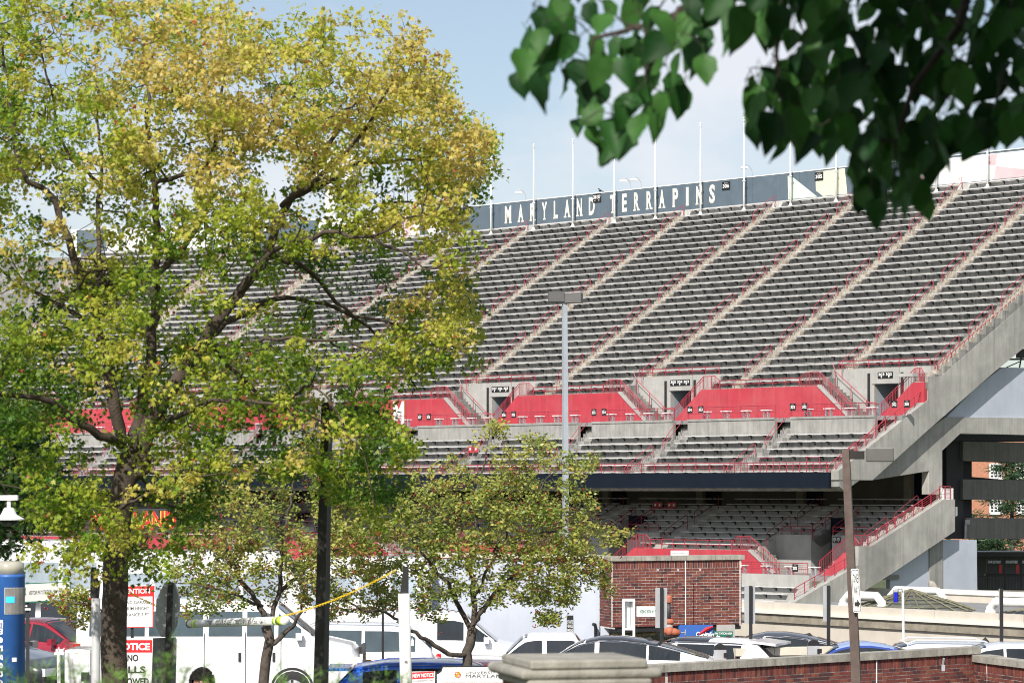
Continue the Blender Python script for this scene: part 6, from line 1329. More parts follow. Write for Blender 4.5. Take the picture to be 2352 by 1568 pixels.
# pier cap in the foreground
Y = 12.0; t = thing('stone_pier', 'weathered stepped stone pier cap in the near foreground, out of focus', 'pier', at(575, 700, Y)); s = Y / F; c = at(575, 0, Y)
def slab(name, y0, y1, hw, ch, m=STONE):
    z0, z1 = at(0, y1, Y).z, at(0, y0, Y).z; mb = MB(); w_ = hw * 2 * s; mb.box((c.x, Y + w_ / 2, (z0 + z1) / 2), w_, w_, z1 - z0, R(14)); o = mb.build(name, m, t); b = o.modifiers.new('bevel', 'BEVEL'); b.width = ch; b.segments = 4; return o
slab('cap_top', 659, 668.5, 61, .012); slab('cap_roll', 668, 679, 74, .03); slab('cap_neck', 678.5, 686, 65, .02)
mb = MB(); z0 = terr(Y); z1 = at(0, 683, Y).z; mb.box((c.x, Y + 65 * s, (z0 + z1) / 2), 120 * s, 120 * s, z1 - z0, R(14)); mb.build('shaft', BR[0], t)
# ================================================================ PERSON (only the hair shows above the frame edge)
Y = 25.0; hp = tl(0, 3, 1855, 1530, Y); H = 1.74; zg = hp.z - 1.64
t = thing('person', 'person with short dark hair in a dark shirt walking past the van', 'person', (hp.x, Y, zg))
me = bpy.data.meshes.new('body'); J = {'pel': (0, 0, .93, .15), 'wa': (0, 0, 1.1, .135), 'ch': (0, -.01, 1.32, .155), 'nk': (0, 0, 1.47, .055), 'hd': (0, -.02, 1.58, .088), 'ht': (0, -.01, 1.68, .075),
 'sl': (-.19, 0, 1.4, .06), 'el': (-.25, .02, 1.12, .042), 'wl': (-.24, -.08, .87, .03), 'fl': (-.235, -.11, .77, .03), 'sr': (.19, 0, 1.4, .06), 'er': (.25, .02, 1.12, .042), 'wr': (.24, -.06, .87, .03), 'fr': (.235, -.09, .77, .03),
 'hl': (-.10, 0, .86, .095), 'kl': (-.11, -.08, .48, .062), 'al': (-.11, .02, .09, .042), 'tl': (-.11, -.16, .04, .036), 'hr': (.10, 0, .86, .095), 'kr': (.11, .02, .48, .062), 'ar': (.11, .12, .09, .042), 'tr': (.11, -.06, .04, .036)}
ks = list(J); ed = [('pel', 'wa'), ('wa', 'ch'), ('ch', 'nk'), ('nk', 'hd'), ('hd', 'ht'), ('ch', 'sl'), ('sl', 'el'), ('el', 'wl'), ('wl', 'fl'), ('ch', 'sr'), ('sr', 'er'), ('er', 'wr'), ('wr', 'fr'), ('pel', 'hl'), ('hl', 'kl'), ('kl', 'al'), ('al', 'tl'), ('pel', 'hr'), ('hr', 'kr'), ('kr', 'ar'), ('ar', 'tr')]
me.from_pydata([J[k][:3] for k in ks], [(ks.index(a_), ks.index(b_)) for a_, b_ in ed], [])
o = bpy.data.objects.new('body', me); col.objects.link(o); o.parent = t; sk = o.modifiers.new('skin', 'SKIN'); ss = o.modifiers.new('sub', 'SUBSURF'); ss.levels = ss.render_levels = 2
for i, k in enumerate(ks): me.skin_vertices[0].data[i].radius = (J[k][3], J[k][3])
me.skin_vertices[0].data[0].use_root = True; me.materials.append(M('skin', (.42, .22, .15), .5, .05, 4))
mb = MB(); rr2 = random.Random(3); c = Vector((0, -.012, 1.60)); vs = []; nu, nv = 22, 9
for j in range(nv + 1):
    for i in range(nu):
        th = math.pi * .56 * j / nv; a_ = 2 * math.pi * i / nu; k = 1 + rr2.uniform(-.05, .07); lowf = 1 if math.sin(a_) > -.35 else .72
        vs.append(c + Vector((.098 * k * math.sin(th * lowf) * math.cos(a_), .112 * k * math.sin(th * lowf) * math.sin(a_) + .015, .118 * k * math.cos(th * lowf) + .015)))
mb.add(vs, [(j * nu + i, (j + 1) * nu + i, (j + 1) * nu + (i + 1) % nu, j * nu + (i + 1) % nu) for j in range(nv) for i in range(nu)])
for q in range(420):
    a_ = rr2.uniform(0, 2 * math.pi); th = math.pi * .56 * math.sqrt(rr2.random()) * (1 if math.sin(a_) > -.35 else .74); n_ = Vector((math.sin(th) * math.cos(a_), math.sin(th) * math.sin(a_), math.cos(th))); p = c + Vector((n_.x * .096, n_.y * .11 + .015, n_.z * .116 + .015)); s_ = Vector((rr2.gauss(0, 1), rr2.gauss(0, 1), rr2.gauss(0, 1))).cross(n_).normalized()
    mb.tube([p, p + n_ * .016 + s_ * .006, p + n_ * .02 + s_ * .02], [.006, .005, .001], 3, cap=False)
ORG[t.name] = Vector((0, 0, 0)); mb.build('hair', M('black_hair', (.012, .010, .009), .5, .3, 40.0, bump=.8), t, False)
for s_ in (-1, 1): mb = MB(); mb.ball((s_ * .035, -.098, 1.585), .013, 8, 6); mb.build('eye', DARK, t, True)
mb = MB(); mb.tube([(0, -.10, 1.6), (0, -.128, 1.56), (0, -.105, 1.55)], [.008, .014, .01], 6); mb.build('nose', MATS['skin'], t, True)
mb = MB(); mb.lathe((0, -.005, 0), [(.155, 1.0), (.16, 1.15), (.185, 1.3), (.17, 1.42), (.07, 1.47)], 16); mb.build('shirt', M('dark_shirt', (.03, .035, .05), .9), t, True)
# ================================================================ TREES
def inpoly(x, y, P):
    r = np.zeros(len(x), bool); n = len(P); j = n - 1
    for i in range(n):
        xi, yi = P[i]; xj, yj = P[j]
        c = ((yi > y) != (yj > y)) & (x < (xj - xi) * (y - yi) / (yj - yi + 1e-9) + xi); r ^= c; j = i
    return r
def vnoise(p, seed):                     # smooth 3-D value noise, vectorised
    q = np.floor(p).astype(np.int64); f = p - q; f = f * f * (3 - 2 * f)
    def h(a):
        n = (a[:, 0] * 73856093) ^ (a[:, 1] * 19349663) ^ (a[:, 2] * 83492791) ^ (seed * 2654435761 & 0xffffffff)
        n = (n ^ (n >> 13)) * 1274126177 & 0xffffffff; n = (n ^ (n >> 16)) & 0xffff; return n / 65535.0
    r = 0
    for dx in (0, 1):
        for dy in (0, 1):
            for dz in (0, 1):
                w_ = (f[:, 0] if dx else 1 - f[:, 0]) * (f[:, 1] if dy else 1 - f[:, 1]) * (f[:, 2] if dz else 1 - f[:, 2])
                r = r + w_ * h(q + np.array([dx, dy, dz]))
    return r
class Skel:
    def __init__(s): s.p = []; s.par = []; s.rmin = []; s.dev = []
    def limb(s, pts, r0, r1, step=.14, jit=.02, attach=True, rg=random):
        pts = [Vector(p) for p in pts]
        if s.p and attach:
            a = np.array(s.p); i = int(((a - np.array(pts[0])) ** 2).sum(1).argmin()); par = i; pts = [Vector(s.p[i])] + pts
        else: par = -1
        tot = sum((b - a).length for a, b in zip(pts, pts[1:])); done = 0
        # smooth through the points (Catmull-Rom)
        Q = [pts[0]] + pts + [pts[-1]]
        for k in range(1, len(Q) - 2):
            p0, p1, p2, p3 = Q[k - 1], Q[k], Q[k + 1], Q[k + 2]; L = (p2 - p1).length; n = max(1, int(L / step))
            for q in range(1, n + 1):
                t = q / n; v = .5 * ((2 * p1) + (p2 - p0) * t + (2 * p0 - 5 * p1 + 4 * p2 - p3) * t * t + (3 * p1 - p0 - 3 * p2 + p3) * t ** 3)
                v += Vector((rg.gauss(0, jit), rg.gauss(0, jit), rg.gauss(0, jit))); f = (done + L * t) / max(tot, 1e-6)
                s.p.append(tuple(v)); s.par.append(par); s.rmin.append(r0 + (r1 - r0) * f); par = len(s.p) - 1
            done += L
    def grow(s, A, step=.11, rg=None, up=.25, start_ok=None):
        rg = rg or random; P = np.empty((60000, 3)); n = len(s.p); P[:n] = np.array(s.p); A = np.asarray(A)
        d0 = np.sqrt(((A[:, None, :] - P[None, :n:2, :]) ** 2).sum(2)).min(1); order = np.argsort(d0); tips = []
        for ai in order:
            a = A[ai]; dd = ((P[:n] - a) ** 2).sum(1); dd = dd * (1 + .55 * (P[:n, 2] > a[2] + .25)); i = int(dd.argmin()); b = P[i]; L = math.sqrt(((a - b) ** 2).sum())
            m = max(2, int(L / step)); mid = (a + b) / 2 + np.array([rg.gauss(0, .12) * L, rg.gauss(0, .12) * L, rg.gauss(0, .08) * L - up * .3 * L]); par = i
            for q in range(1, m + 1):
                t = q / m; v = (1 - t) ** 2 * b + 2 * t * (1 - t) * mid + t * t * a + np.array([rg.gauss(0, .012), rg.gauss(0, .012), rg.gauss(0, .012)])
                if q == m: v = a
                P[n] = v; s.p.append(tuple(v)); s.par.append(par); s.rmin.append(0); par = n; n += 1
            tips.append(n - 1)
        return tips
    def mesh(s, name, m, parent, rt=.0042, ex=.44, rmax=9):
        n = len(s.p); cnt = np.zeros(n); ch = [[] for _ in range(n)]
        for i in range(n):
            if s.par[i] >= 0: ch[s.par[i]].append(i)
        for i in range(n - 1, -1, -1):
            if not ch[i]: cnt[i] = 1
            if s.par[i] >= 0: cnt[s.par[i]] += cnt[i]
        r = np.minimum(rt * cnt ** ex, rmax)
        for i in range(n):
            if s.rmin[i]: r[i] = s.rmin[i]
            elif s.par[i] >= 0: r[i] = min(r[i], r[s.par[i]] * .92)
        mb = MB(); big_ = MB()
        for i in range(n):
            p = s.par[i]; head = p < 0 or (ch[p] and max(ch[p], key=lambda c: (cnt[c], c)) != i)
            if not head: continue
            pts = [s.p[p]] if p >= 0 else []; rr = [min(r[p], r[i] * 1.15)] if p >= 0 else []; c = i
            while True:
                pts.append(s.p[c]); rr.append(float(r[c]))
                if not ch[c]: break
                c = max(ch[c], key=lambda c_: (cnt[c_], c_))
            if len(pts) > 1: mb.tube(pts, rr, 9 if max(rr) > .09 else 6 if max(rr) > .03 else 4 if max(rr) > .01 else 3, cap=False)
        return mb.build(name, m, parent, True)
def leaf_cloud(name, centers, per, spread, size, shape, cols, parent, mat_, rg, droop=.5, flat=.35, extra=None, fold=.12):
    n = int(per.sum()); idx = np.repeat(np.arange(len(centers)), per); g = rg.normal(size=(n, 3)); g /= (1 + .25 * (g ** 2).sum(1, keepdims=True) ** .5); sp = spread[idx][:, None] if np.ndim(spread) else spread
    pos = centers[idx] + g * sp * np.array([1, 1, .72])
    ax = rg.normal(size=(n, 3)); ax[:, 2] = ax[:, 2] * .4 - droop; ax += g * .35; ax /= np.linalg.norm(ax, axis=1, keepdims=True)
    nr = rg.normal(size=(n, 3)) * flat * 1.7 + np.array([-.25, -.75, .75]); nr -= ax * (nr * ax).sum(1, keepdims=True); nr /= np.linalg.norm(nr, axis=1, keepdims=True); sd = np.cross(ax, nr)
    sz = size * rg.uniform(.65, 1.25, n); T = np.array(shape); V = len(T)
    W = (pos[:, None, :] + (sd[:, None, :] * T[None, :, 0:1] + ax[:, None, :] * T[None, :, 1:2] + nr[:, None, :] * T[None, :, 2:3]) * sz[:, None, None]).reshape(-1, 3)
    org = ORG[parent.name]; W = W - np.array(org); me = bpy.data.meshes.new(name); me.vertices.add(n * V); me.vertices.foreach_set('co', W.ravel()); me.loops.add(n * V); me.loops.foreach_set('vertex_index', np.arange(n * V)); me.polygons.add(n); me.polygons.foreach_set('loop_start', np.arange(n) * V); me.polygons.foreach_set('loop_total', np.full(n, V))
    c = cols(idx, pos, rg); c = np.clip(np.concatenate([c, np.ones((n, 1))], 1), 0, 1); at_ = me.color_attributes.new('tint', 'FLOAT_COLOR', 'POINT'); at_.data.foreach_set('color', np.repeat(c, V, 0).ravel().astype(np.float32)); me.materials.append(mat_); me.update(calc_edges=True); me.validate()
    o = bpy.data.objects.new(name, me); col.objects.link(o); o.parent = parent; ORG[o.name] = org; return o
LEAFM = leaf_mat('maple_leaf', .5); LEAFC = leaf_mat('crab_leaf', .4, .4); LEAFB = leaf_mat('needle_leaf', .25, .5)
# ---------------------------------------------------------------- the maple
YM = 30.0; SM = YM / F * .43537          # metres per pixel of the 2352 wide view
mp_ = thing('maple_tree', 'large maple turning yellow and orange that fills the left half', 'tree', (big(262, 1560, YM).x, YM, terr(YM)))
def mb_(x, y, dy=0): return big(x, y, YM + dy) if not dy else Vector((big(x, y, YM).x, YM + dy, big(x, y, YM).z))
sk = Skel(); rgm = random.Random(11)
sk.limb([(mb_(264, 1568).x, YM, terr(YM) - .1), mb_(262, 1568), mb_(262, 1420), mb_(266, 1290), mb_(280, 1150), mb_(298, 1050)], .152, .128, jit=.008, attach=False)
LIMBS = [
 ([(315, 1090), (340, 1000, -.1), (365, 935, -.2), (412, 880, -.3), (470, 790, -.3), (540, 690, -.2), (610, 590, 0), (650, 470, .2), (708, 392, .3), (743, 332, .4), (800, 230, .5)], .115, .02),
 ([(305, 1040), (318, 930, .2), (330, 850, .3), (345, 760, .3), (349, 640, .3), (348, 455, .4), (330, 340, .5), (325, 210, .6), (310, 80, .7)], .085, .016),
 ([(285, 1010), (262, 900, -.2), (243, 790, -.3), (215, 690, -.4), (197, 630, -.5), (162, 517, -.5), (120, 440, -.5), (82, 430, -.6), (60, 330, -.7), (45, 180, -.8)], .085, .016),
 ([(280, 1020), (262, 1008, -.4), (207, 974, -.7), (150, 930, -1.0), (75, 915, -1.3), (0, 930, -1.5), (-60, 960, -1.6)], .065, .016),
 ([(245, 800), (225, 780, .3), (140, 702, .6), (95, 677, .8), (0, 632, 1.0), (-80, 560, 1.1)], .05, .014),
 ([(540, 690), (588, 640, -.5), (640, 590, -.8), (700, 567, -1.0), (795, 560, -1.3), (900, 590, -1.5), (990, 640, -1.6)], .05, .012),
 ([(480, 775), (588, 692, .4), (671, 680, .7), (763, 695, .9), (800, 715, 1.0), (876, 727, 1.1), (960, 770, 1.2), (1040, 790, 1.3)], .048, .012),
 ([(610, 590), (703, 612, .4), (760, 680, .7), (830, 740, .9), (900, 800, 1.0), (950, 880, 1.1)], .036, .01),
 ([(650, 470), (768, 392, -.4), (843, 318, -.6), (900, 220, -.7), (960, 130, -.8)], .04, .010),
 ([(690, 450), (793, 375, .6), (880, 350, .9), (960, 342, 1.0), (1060, 350, 1.1), (1120, 390, 1.1)], .036, .010),
 ([(700, 560), (800, 500, .3), (900, 455, .5), (1000, 470, .6), (1060, 520, .6)], .03, .010),
 ([(349, 640), (400, 560, .8), (440, 480, 1.0), (460, 385, 1.2), (458, 300, 1.3), (480, 170, 1.4), (470, 60, 1.5)], .05, .012),
 ([(460, 385), (520, 330, .9), (588, 295, .8), (660, 200, .7), (690, 110, .7)], .034, .010),
 ([(215, 690), (212, 520, .5), (207, 343, .7), (200, 250, .8), (190, 120, .8)], .042, .010),
 ([(207, 400), (140, 330, .3), (110, 200, .2), (80, 60, .1)], .03, .010),
 ([(340, 1000), (430, 960, -.9), (520, 930, -1.3), (620, 925, -1.6), (700, 960, -1.8), (760, 1040, -1.9)], .045, .010),
 ([(470, 790), (560, 800, -.9), (660, 790, -1.3), (780, 800, -1.6), (900, 830, -1.8)], .04, .010),
 ([(620, 925), (740, 900, -1.7), (800, 960, -1.8), (850, 1050, -1.9), (880, 1150, -1.9)], .03, .008),
 ([(262, 1180), (330, 1150, -.7), (430, 1110, -1.1), (560, 1090, -1.3)], .03, .008),
 ([(268, 1200), (200, 1180, -.8), (120, 1130, -1.1), (50, 1110, -1.2)], .03, .008),
 ([(264, 1290), (330, 1260, -.5), (400, 1250, -.7)], .018, .006),
 ([(262, 1260), (190, 1250, -.6), (130, 1230, -.8)], .018, .006),
]
for pts, r0, r1 in LIMBS: sk.limb([mb_(*p) for p in pts], r0 * .84, r1 * .8, jit=.016)
CROWN = [(-120, -40), (160, -40), (195, 40), (235, 60), (262, -20), (420, -40), (445, 15), (560, 15), (640, 55), (720, 40), (760, 85), (820, 95), (885, 62), (935, 58), (925, 105), (990, 105), (985, 150), (1025, 180), (1010, 250), (1080, 262), (1135, 300), (1145, 385), (1085, 440), (1055, 520), (1090, 590), (1060, 640), (1100, 700), (1085, 780), (1100, 825), (1030, 820), (985, 860), (930, 880), (880, 890), (905, 950), (965, 1040), (960, 1110), (905, 1150), (930, 1200), (870, 1220), (800, 1160), (740, 1130), (690, 1060), (650, 1010), (665, 1075), (620, 1120), (560, 1100), (520, 1140), (480, 1140), (440, 1130), (470, 1200), (415, 1260), (430, 1330), (350, 1345), (300, 1300), (220, 1330), (130, 1320), (60, 1240), (110, 1180), (40, 1120), (30, 1050), (-120, 1080)]
rg = np.random.default_rng(21)
n = 16000; x = rg.uniform(-120, 1150, n); y = rg.uniform(-40, 1350, n); keep = inpoly(x, y, CROWN)
# depth: thickest mid crown
u_ = (x - 430) / 800; v_ = (y - 560) / 900; th = 2.5 * np.sqrt(np.clip(1 - .72 * (u_ ** 2 + v_ ** 2), .05, 1)); dy = rg.uniform(-1, 1, n) * th
P3 = np.stack([(x * .43537 - CX) * YM / F, YM + dy, (HY - y * .43537) * YM / F], 1)
nz_ = vnoise(P3 * 1.5 + 40, 3) * .5 + vnoise(P3 * 3.6 + 80, 5) * .5
thr = np.full(n, .476)
def hole(cx, cy, rx, ry, a):
    global thr; thr = thr + 1.15 * a * np.exp(-(((x - cx) / rx) ** 2 + ((y - cy) / ry) ** 2))
for h in ((165, 300, 45, 60, .3), (90, 500, 70, 40, .22), (390, 420, 45, 60, .22), (640, 380, 50, 55, .2), (330, 640, 60, 110, .10), (700, 640, 70, 60, .22), (860, 640, 130, 60, .13), (800, 760, 120, 50, .16), (560, 740, 80, 80, .14), (190, 960, 40, 30, .2), (720, 460, 80, 60, .16), (900, 450, 60, 50, .18), (640, 880, 60, 40, .06), (960, 590, 60, 40, .14), (480, 640, 70, 70, .1), (560, 1000, 60, 40, .1), (310, 900, 60, 120, .1), (100, 1020, 60, 40, .05), (820, 900, 70, 40, .16), (230, 1090, 40, 60, .14), (420, 1000, 40, 40, .1)): hole(*h)
for h in ((300, 200, 260, 160, -.05), (620, 240, 200, 100, -.09), (200, 750, 120, 200, -.03), (220, 1220, 160, 80, -.06), (1020, 680, 70, 120, -.07), (860, 1060, 80, 90, -.06), (980, 790, 90, 40, -.08), (560, 870, 90, 60, -.07), (120, 1150, 90, 60, -.08), (60, 850, 120, 120, -.06)): hole(*h)
keep &= nz_ > thr
A = P3[keep]; xy = np.stack([x, y], 1)[keep]; sel = rg.permutation(len(A))[:2900]; A = A[sel]; xy = xy[sel]
tips = sk.grow(A, .12, rgm)
trunk = sk.mesh('trunk', BARK, mp_, .0044, .43, .12)
star = [(0, 0, 0), (-.16, .12, .02), (-.52, .20, -.06), (-.24, .42, .03), (-.36, .72, -.06), (-.1, .58, .04), (0, 1.02, -.10), (.1, .58, .04), (.36, .72, -.06), (.24, .42, .03), (.52, .20, -.06), (.16, .12, .02)]
hue = vnoise(A * .9 + 11, 8) * .55 + vnoise(A * 2.2 + 31, 9) * .45 + np.clip((1150 - xy[:, 1]) / 1150, 0, 1) * .09 - .05 + .10 * (-(A[:, 1] - YM)) / 2.5
for cx, cy, rx, ry, a in ((880, 1080, 130, 160, -.06), (300, 700, 200, 220, -.06), (60, 900, 120, 200, -.08), (230, 1130, 170, 90, .08), (640, 860, 150, 60, .08), (880, 190, 160, 100, .04), (560, 300, 230, 120, .06)): hue = hue + a * np.exp(-(((xy[:, 0] - cx) / rx) ** 2 + ((xy[:, 1] - cy) / ry) ** 2))
PAL = np.array([[.075, .170, .018], [.185, .305, .022], [.35, .415, .04], [.50, .49, .07], [.60, .48, .13]])
def mcols(idx, pos, r):
    t = np.clip((hue[idx] - .275) / .46 + r.normal(0, .09, len(idx)), 0, 1) * 4; i = np.clip(t.astype(int), 0, 3); f = (t - i)[:, None]; c = PAL[i] * (1 - f) + PAL[i + 1] * f
    s = r.random(len(idx)); c = np.where((s > .994)[:, None], np.array([[.42, .09, .05]]), c); return c * r.uniform(.82, 1.18, (len(idx), 1))
per = rg.integers(24, 48, len(A))
leaf_cloud('crown', A, per, rg.uniform(.07, .135, len(A)), .055, star, mcols, mp_, LEAFM, rg, .55, .4)
t = thing('squirrel_nest', 'dark twig nest in the fork of the maple', 'nest', mb_(405 * 1.0, 385 * 1.0, -.3) if False else Vector((big(400 * .435 + 0, 0, YM).x, 0, 0)) * 0 + tl(0, 1, 930, 1030, YM - .2)); c = ORG[t.name]; mb = MB(); rr3 = random.Random(5)
for k in range(150):
    p = c + Vector((rr3.gauss(0, .13), rr3.gauss(0, .10), rr3.gauss(0, .16))); d = Vector((rr3.gauss(0, 1), rr3.gauss(0, 1), rr3.gauss(0, .6))).normalized() * rr3.uniform(.08, .2); mb.tube([p - d, p + d * .2 + Vector((0, 0, .02)), p + d], .006, 3, cap=False)
mb.build('twigs', BARK2, t)
# ---------------------------------------------------------------- crab-apples
def crab(name, label, Yc, trunk_pts, limbs, poly, holes, ncl, seed, per_lo=16, per_hi=30, th0=1.4, thr0=.42, r0=.075):
    rgl = random.Random(seed); rn_ = np.random.default_rng(seed); b0 = big(*trunk_pts[0], Yc); t = thing(name, label, 'tree', (b0.x, Yc, terr(Yc)), 'crab-apple trees before the vans')
    f = lambda x, y, dy=0: Vector((big(x, y, Yc).x, Yc + dy, big(x, y, Yc).z)); s = Skel()
    s.limb([(b0.x, Yc, terr(Yc) - .1)] + [f(*p) for p in trunk_pts], r0 * 1.15, r0, jit=.012, attach=False, rg=rgl)
    for pts, ra, rb in limbs: s.limb([f(*p) for p in pts], ra, rb, jit=.018, rg=rgl, step=.10)
    xs_ = [p[0] for p in poly]; ys_ = [p[1] for p in poly]; n = 9000; x = rn_.uniform(min(xs_), max(xs_), n); y = rn_.uniform(min(ys_), max(ys_), n); k = inpoly(x, y, poly)
    cx, cy = (min(xs_) + max(xs_)) / 2, (min(ys_) + max(ys_)) / 2; u = (x - cx) / (max(xs_) - min(xs_)) * 2; v = (y - cy) / (max(ys_) - min(ys_)) * 2
    dy = rn_.uniform(-1, 1, n) * th0 * np.sqrt(np.clip(1 - .7 * (u * u + v * v), .05, 1)); p3 = np.stack([(x * .43537 - CX) * Yc / F, Yc + dy, (HY - y * .43537) * Yc / F], 1); nz = vnoise(p3 * 2.0 + 17, seed) * .6 + vnoise(p3 * 4.6 + 5, seed + 1) * .4; th = np.full(n, thr0)
    for hx, hy, rx, ry, a in holes: th += a * np.exp(-(((x - hx) / rx) ** 2 + ((y - hy) / ry) ** 2))
    k &= nz > th; A = p3[k]; A = A[rn_.permutation(len(A))[:ncl]]; s.grow(A, .09, rgl, .1); s.mesh('trunk', BARK2, t, .0032, .43, .06)
    h = vnoise(A * 1.7 + 3, seed + 5); PALC = np.array([[.10, .16, .03], [.21, .28, .05], [.34, .37, .075], [.47, .43, .12], [.55, .36, .10]])
    def cc(idx, pos, r):
        q = np.clip(.18 + h[idx] * .5 + r.normal(0, .15, len(idx)), 0, .93) * 4; i = np.clip(q.astype(int), 0, 3); f_ = (q - i)[:, None]; c = PALC[i] * (1 - f_) + PALC[i + 1] * f_; z = r.random(len(idx)); c = np.where((z > .985)[:, None], np.array([[.50, .16, .04]]), c); return c * r.uniform(.75, 1.25, (len(idx), 1))
    leaf_cloud('crown', A, rn_.integers(per_lo, per_hi, len(A)), rn_.uniform(.05, .105, len(A)), .064, [(0, 0, 0), (-.24, .28, .05), (-.22, .62, .04), (0, 1, -.06), (.22, .62, .04), (.24, .28, .05)], cc, t, LEAFC, rn_, .1, .6)
    mb = MB(); oc = [(1, 0, 0), (0, 1, 0), (-1, 0, 0), (0, -1, 0), (0, 0, 1), (0, 0, -1)]; of = [(0, 1, 4), (1, 2, 4), (2, 3, 4), (3, 0, 4), (1, 0, 5), (2, 1, 5), (3, 2, 5), (0, 3, 5)]
    for i in rn_.permutation(len(A))[:int(len(A) * .42)]:
        q = A[i] + rn_.normal(0, .07, 3) - np.array([0, .06, .06])
        for w_ in range(int(rn_.integers(2, 5))):
            r = .013 * rn_.uniform(.8, 1.2); c = q + rn_.normal(0, .022, 3); mb.add([tuple(c + np.array(o) * r) for o in oc], of)
    o = mb.build('berries', M('crab_berry', (.33, .025, .03), .35, .3, 30.0), t, True); o['kind'] = 'stuff'; return t
crab('crab_apple_tree', 'crab-apple tree with red berries, right one with forked dark trunk by the white van', 45.0, [(1072, 1568), (1078, 1480), (1082, 1440)],
 [([(1082, 1450), (1060, 1400), (1030, 1340, -.3), (990, 1290, -.5), (960, 1250, -.6), (900, 1200, -.7)], .05, .012), ([(1084, 1440), (1090, 1370), (1080, 1290, .2), (1090, 1200, .3), (1100, 1110, .3), (1120, 1030, .3)], .05, .010), ([(1090, 1430), (1125, 1380), (1170, 1330, .4), (1230, 1290, .6), (1300, 1280, .7), (1370, 1290, .8)], .045, .010), ([(1090, 1370), (1150, 1250, -.5), (1210, 1160, -.6), (1260, 1090, -.7)], .03, .008), ([(1080, 1300), (1010, 1190, .5), (960, 1100, .6)], .03, .008), ([(1150, 1250), (1260, 1220, .2), (1370, 1190, .2), (1440, 1215, .2)], .022, .006),
  ([(1040, 1500, -.2), (990, 1470, -.5), (945, 1440, -.8), (900, 1400, -.9), (840, 1390, -1.0), (790, 1360, -1.0)], .045, .012)],
 [(1110, 985), (1140, 960), (1180, 1000), (1250, 1000), (1290, 1040), (1380, 1045), (1330, 1110), (1370, 1150), (1360, 1190), (1400, 1215), (1465, 1215), (1420, 1250), (1370, 1250), (1410, 1310), (1415, 1370), (1370, 1370), (1340, 1340), (1310, 1395), (1265, 1430), (1220, 1420), (1190, 1370), (1140, 1380), (1090, 1420), (1000, 1440), (960, 1400), (880, 1390), (860, 1420), (790, 1400), (750, 1430), (700, 1380), (690, 1290), (760, 1240), (830, 1230), (900, 1180), (930, 1100), (1000, 1060), (1060, 1040)],
 [(1080, 1440, 60, 60, .3), (1250, 1390, 60, 30, .12), (930, 1330, 60, 40, .08), (1330, 1120, 60, 60, .10), (880, 1280, 60, 30, .08), (1140, 1030, 80, 40, .14), (1190, 1230, 170, 120, -.12), (1050, 1250, 120, 100, -.08)], 1150, 31, 17, 34)
crab('crab_apple_tree', 'crab-apple tree with red berries, left one with bent trunk beside the dark lamp post', 43.5, [(606, 1568), (610, 1510), (622, 1470), (612, 1440)],
 [([(622, 1480), (660, 1450), (690, 1420, -.2), (700, 1390, -.3)], .045, .02), ([(612, 1445), (600, 1390), (560, 1350, .2), (530, 1290, .3), (500, 1200, .4), (470, 1120, .4)], .05, .010), ([(614, 1440), (640, 1360), (650, 1290, -.3), (660, 1200, -.4), (680, 1110, -.4), (700, 1040, -.4)], .045, .010), ([(600, 1390), (540, 1360, -.5), (480, 1340, -.7), (420, 1330, -.8)], .035, .008), ([(640, 1360), (720, 1290, .4), (790, 1250, .5), (850, 1210, .5)], .035, .008), ([(530, 1290), (590, 1200, .4), (610, 1110, .4)], .025, .008)],
 [(420, 1060), (520, 1040), (560, 1060), (640, 1050), (700, 1010), (780, 1040), (860, 1110), (890, 1190), (880, 1290), (840, 1330), (790, 1330), (790, 1390), (720, 1400), (690, 1370), (600, 1400), (500, 1400), (430, 1420), (390, 1380), (380, 1330), (400, 1250), (420, 1180), (400, 1110)],
 [(610, 1440, 80, 50, .3), (560, 1090, 90, 50, .10), (660, 1240, 60, 80, .06), (800, 1290, 60, 40, .06), (560, 1290, 90, 50, .04)], 850, 47, 14, 28)
crab('crab_apple_tree', 'thin crab-apple sprigs with berries hanging left of the maple trunk', 34.0, [(262, 1620), (262, 1500), (258, 1420)], [([(258, 1425), (225, 1390), (190, 1385, -.2), (150, 1380, -.3)], .012, .006), ([(225, 1390), (210, 1420, -.2), (180, 1440, -.2)], .01, .005)],
 [(105, 1375), (150, 1352), (207, 1345), (215, 1410), (190, 1445), (160, 1430), (150, 1395)], [], 60, 53, 8, 16, .3, .30, .02)
# ---------------------------------------------------------------- conifers behind the ramp frame
def conifer(label, px, y0, y1, Yc, wid, seed):
    b = at(px, y1, Yc); tp = at(px, y0, Yc); t = thing('conifer', label, 'tree', (b.x, Yc, -10.2), 'conifers before the orange brick building'); r = random.Random(seed); rn_ = np.random.default_rng(seed); mb = MB(); mb.tube([(b.x, Yc, -10.2), (b.x, Yc, tp.z)], [.35, .06], 7); C = []; H = tp.z + 10.2
    for k in range(34):
        z = -10.2 + H * (.12 + .86 * k / 34); L = wid * (1.05 - .8 * k / 34) * r.uniform(.7, 1.15); a = k * 2.4 + r.uniform(-.4, .4); e = Vector((math.cos(a), math.sin(a), 0)); p = Vector((b.x, Yc, z)); q = p + e * L + Vector((0, 0, .12 * L)); mb.tube([p, (p + q) / 2 + Vector((0, 0, .05 * L)), q], [.07, .05, .02], 4, cap=False)
        for s in range(2, 9): C.append(tuple(p + (q - p) * (s / 8) + Vector((r.gauss(0, .25), r.gauss(0, .25), r.gauss(0, .14)))))
    mb.build('trunk', BARK2, t); C = np.array(C)
    leaf_cloud('crown', C, np.full(len(C), 34), .42, .42, [(-.09, 0, 0), (-.05, 1, -.1), (.05, 1, -.1), (.09, 0, 0)], lambda i, p, g_: np.array([[.035, .075, .032]]) * g_.uniform(.6, 1.7, (len(i), 1)), t, LEAFB, rn_, .05, .6)
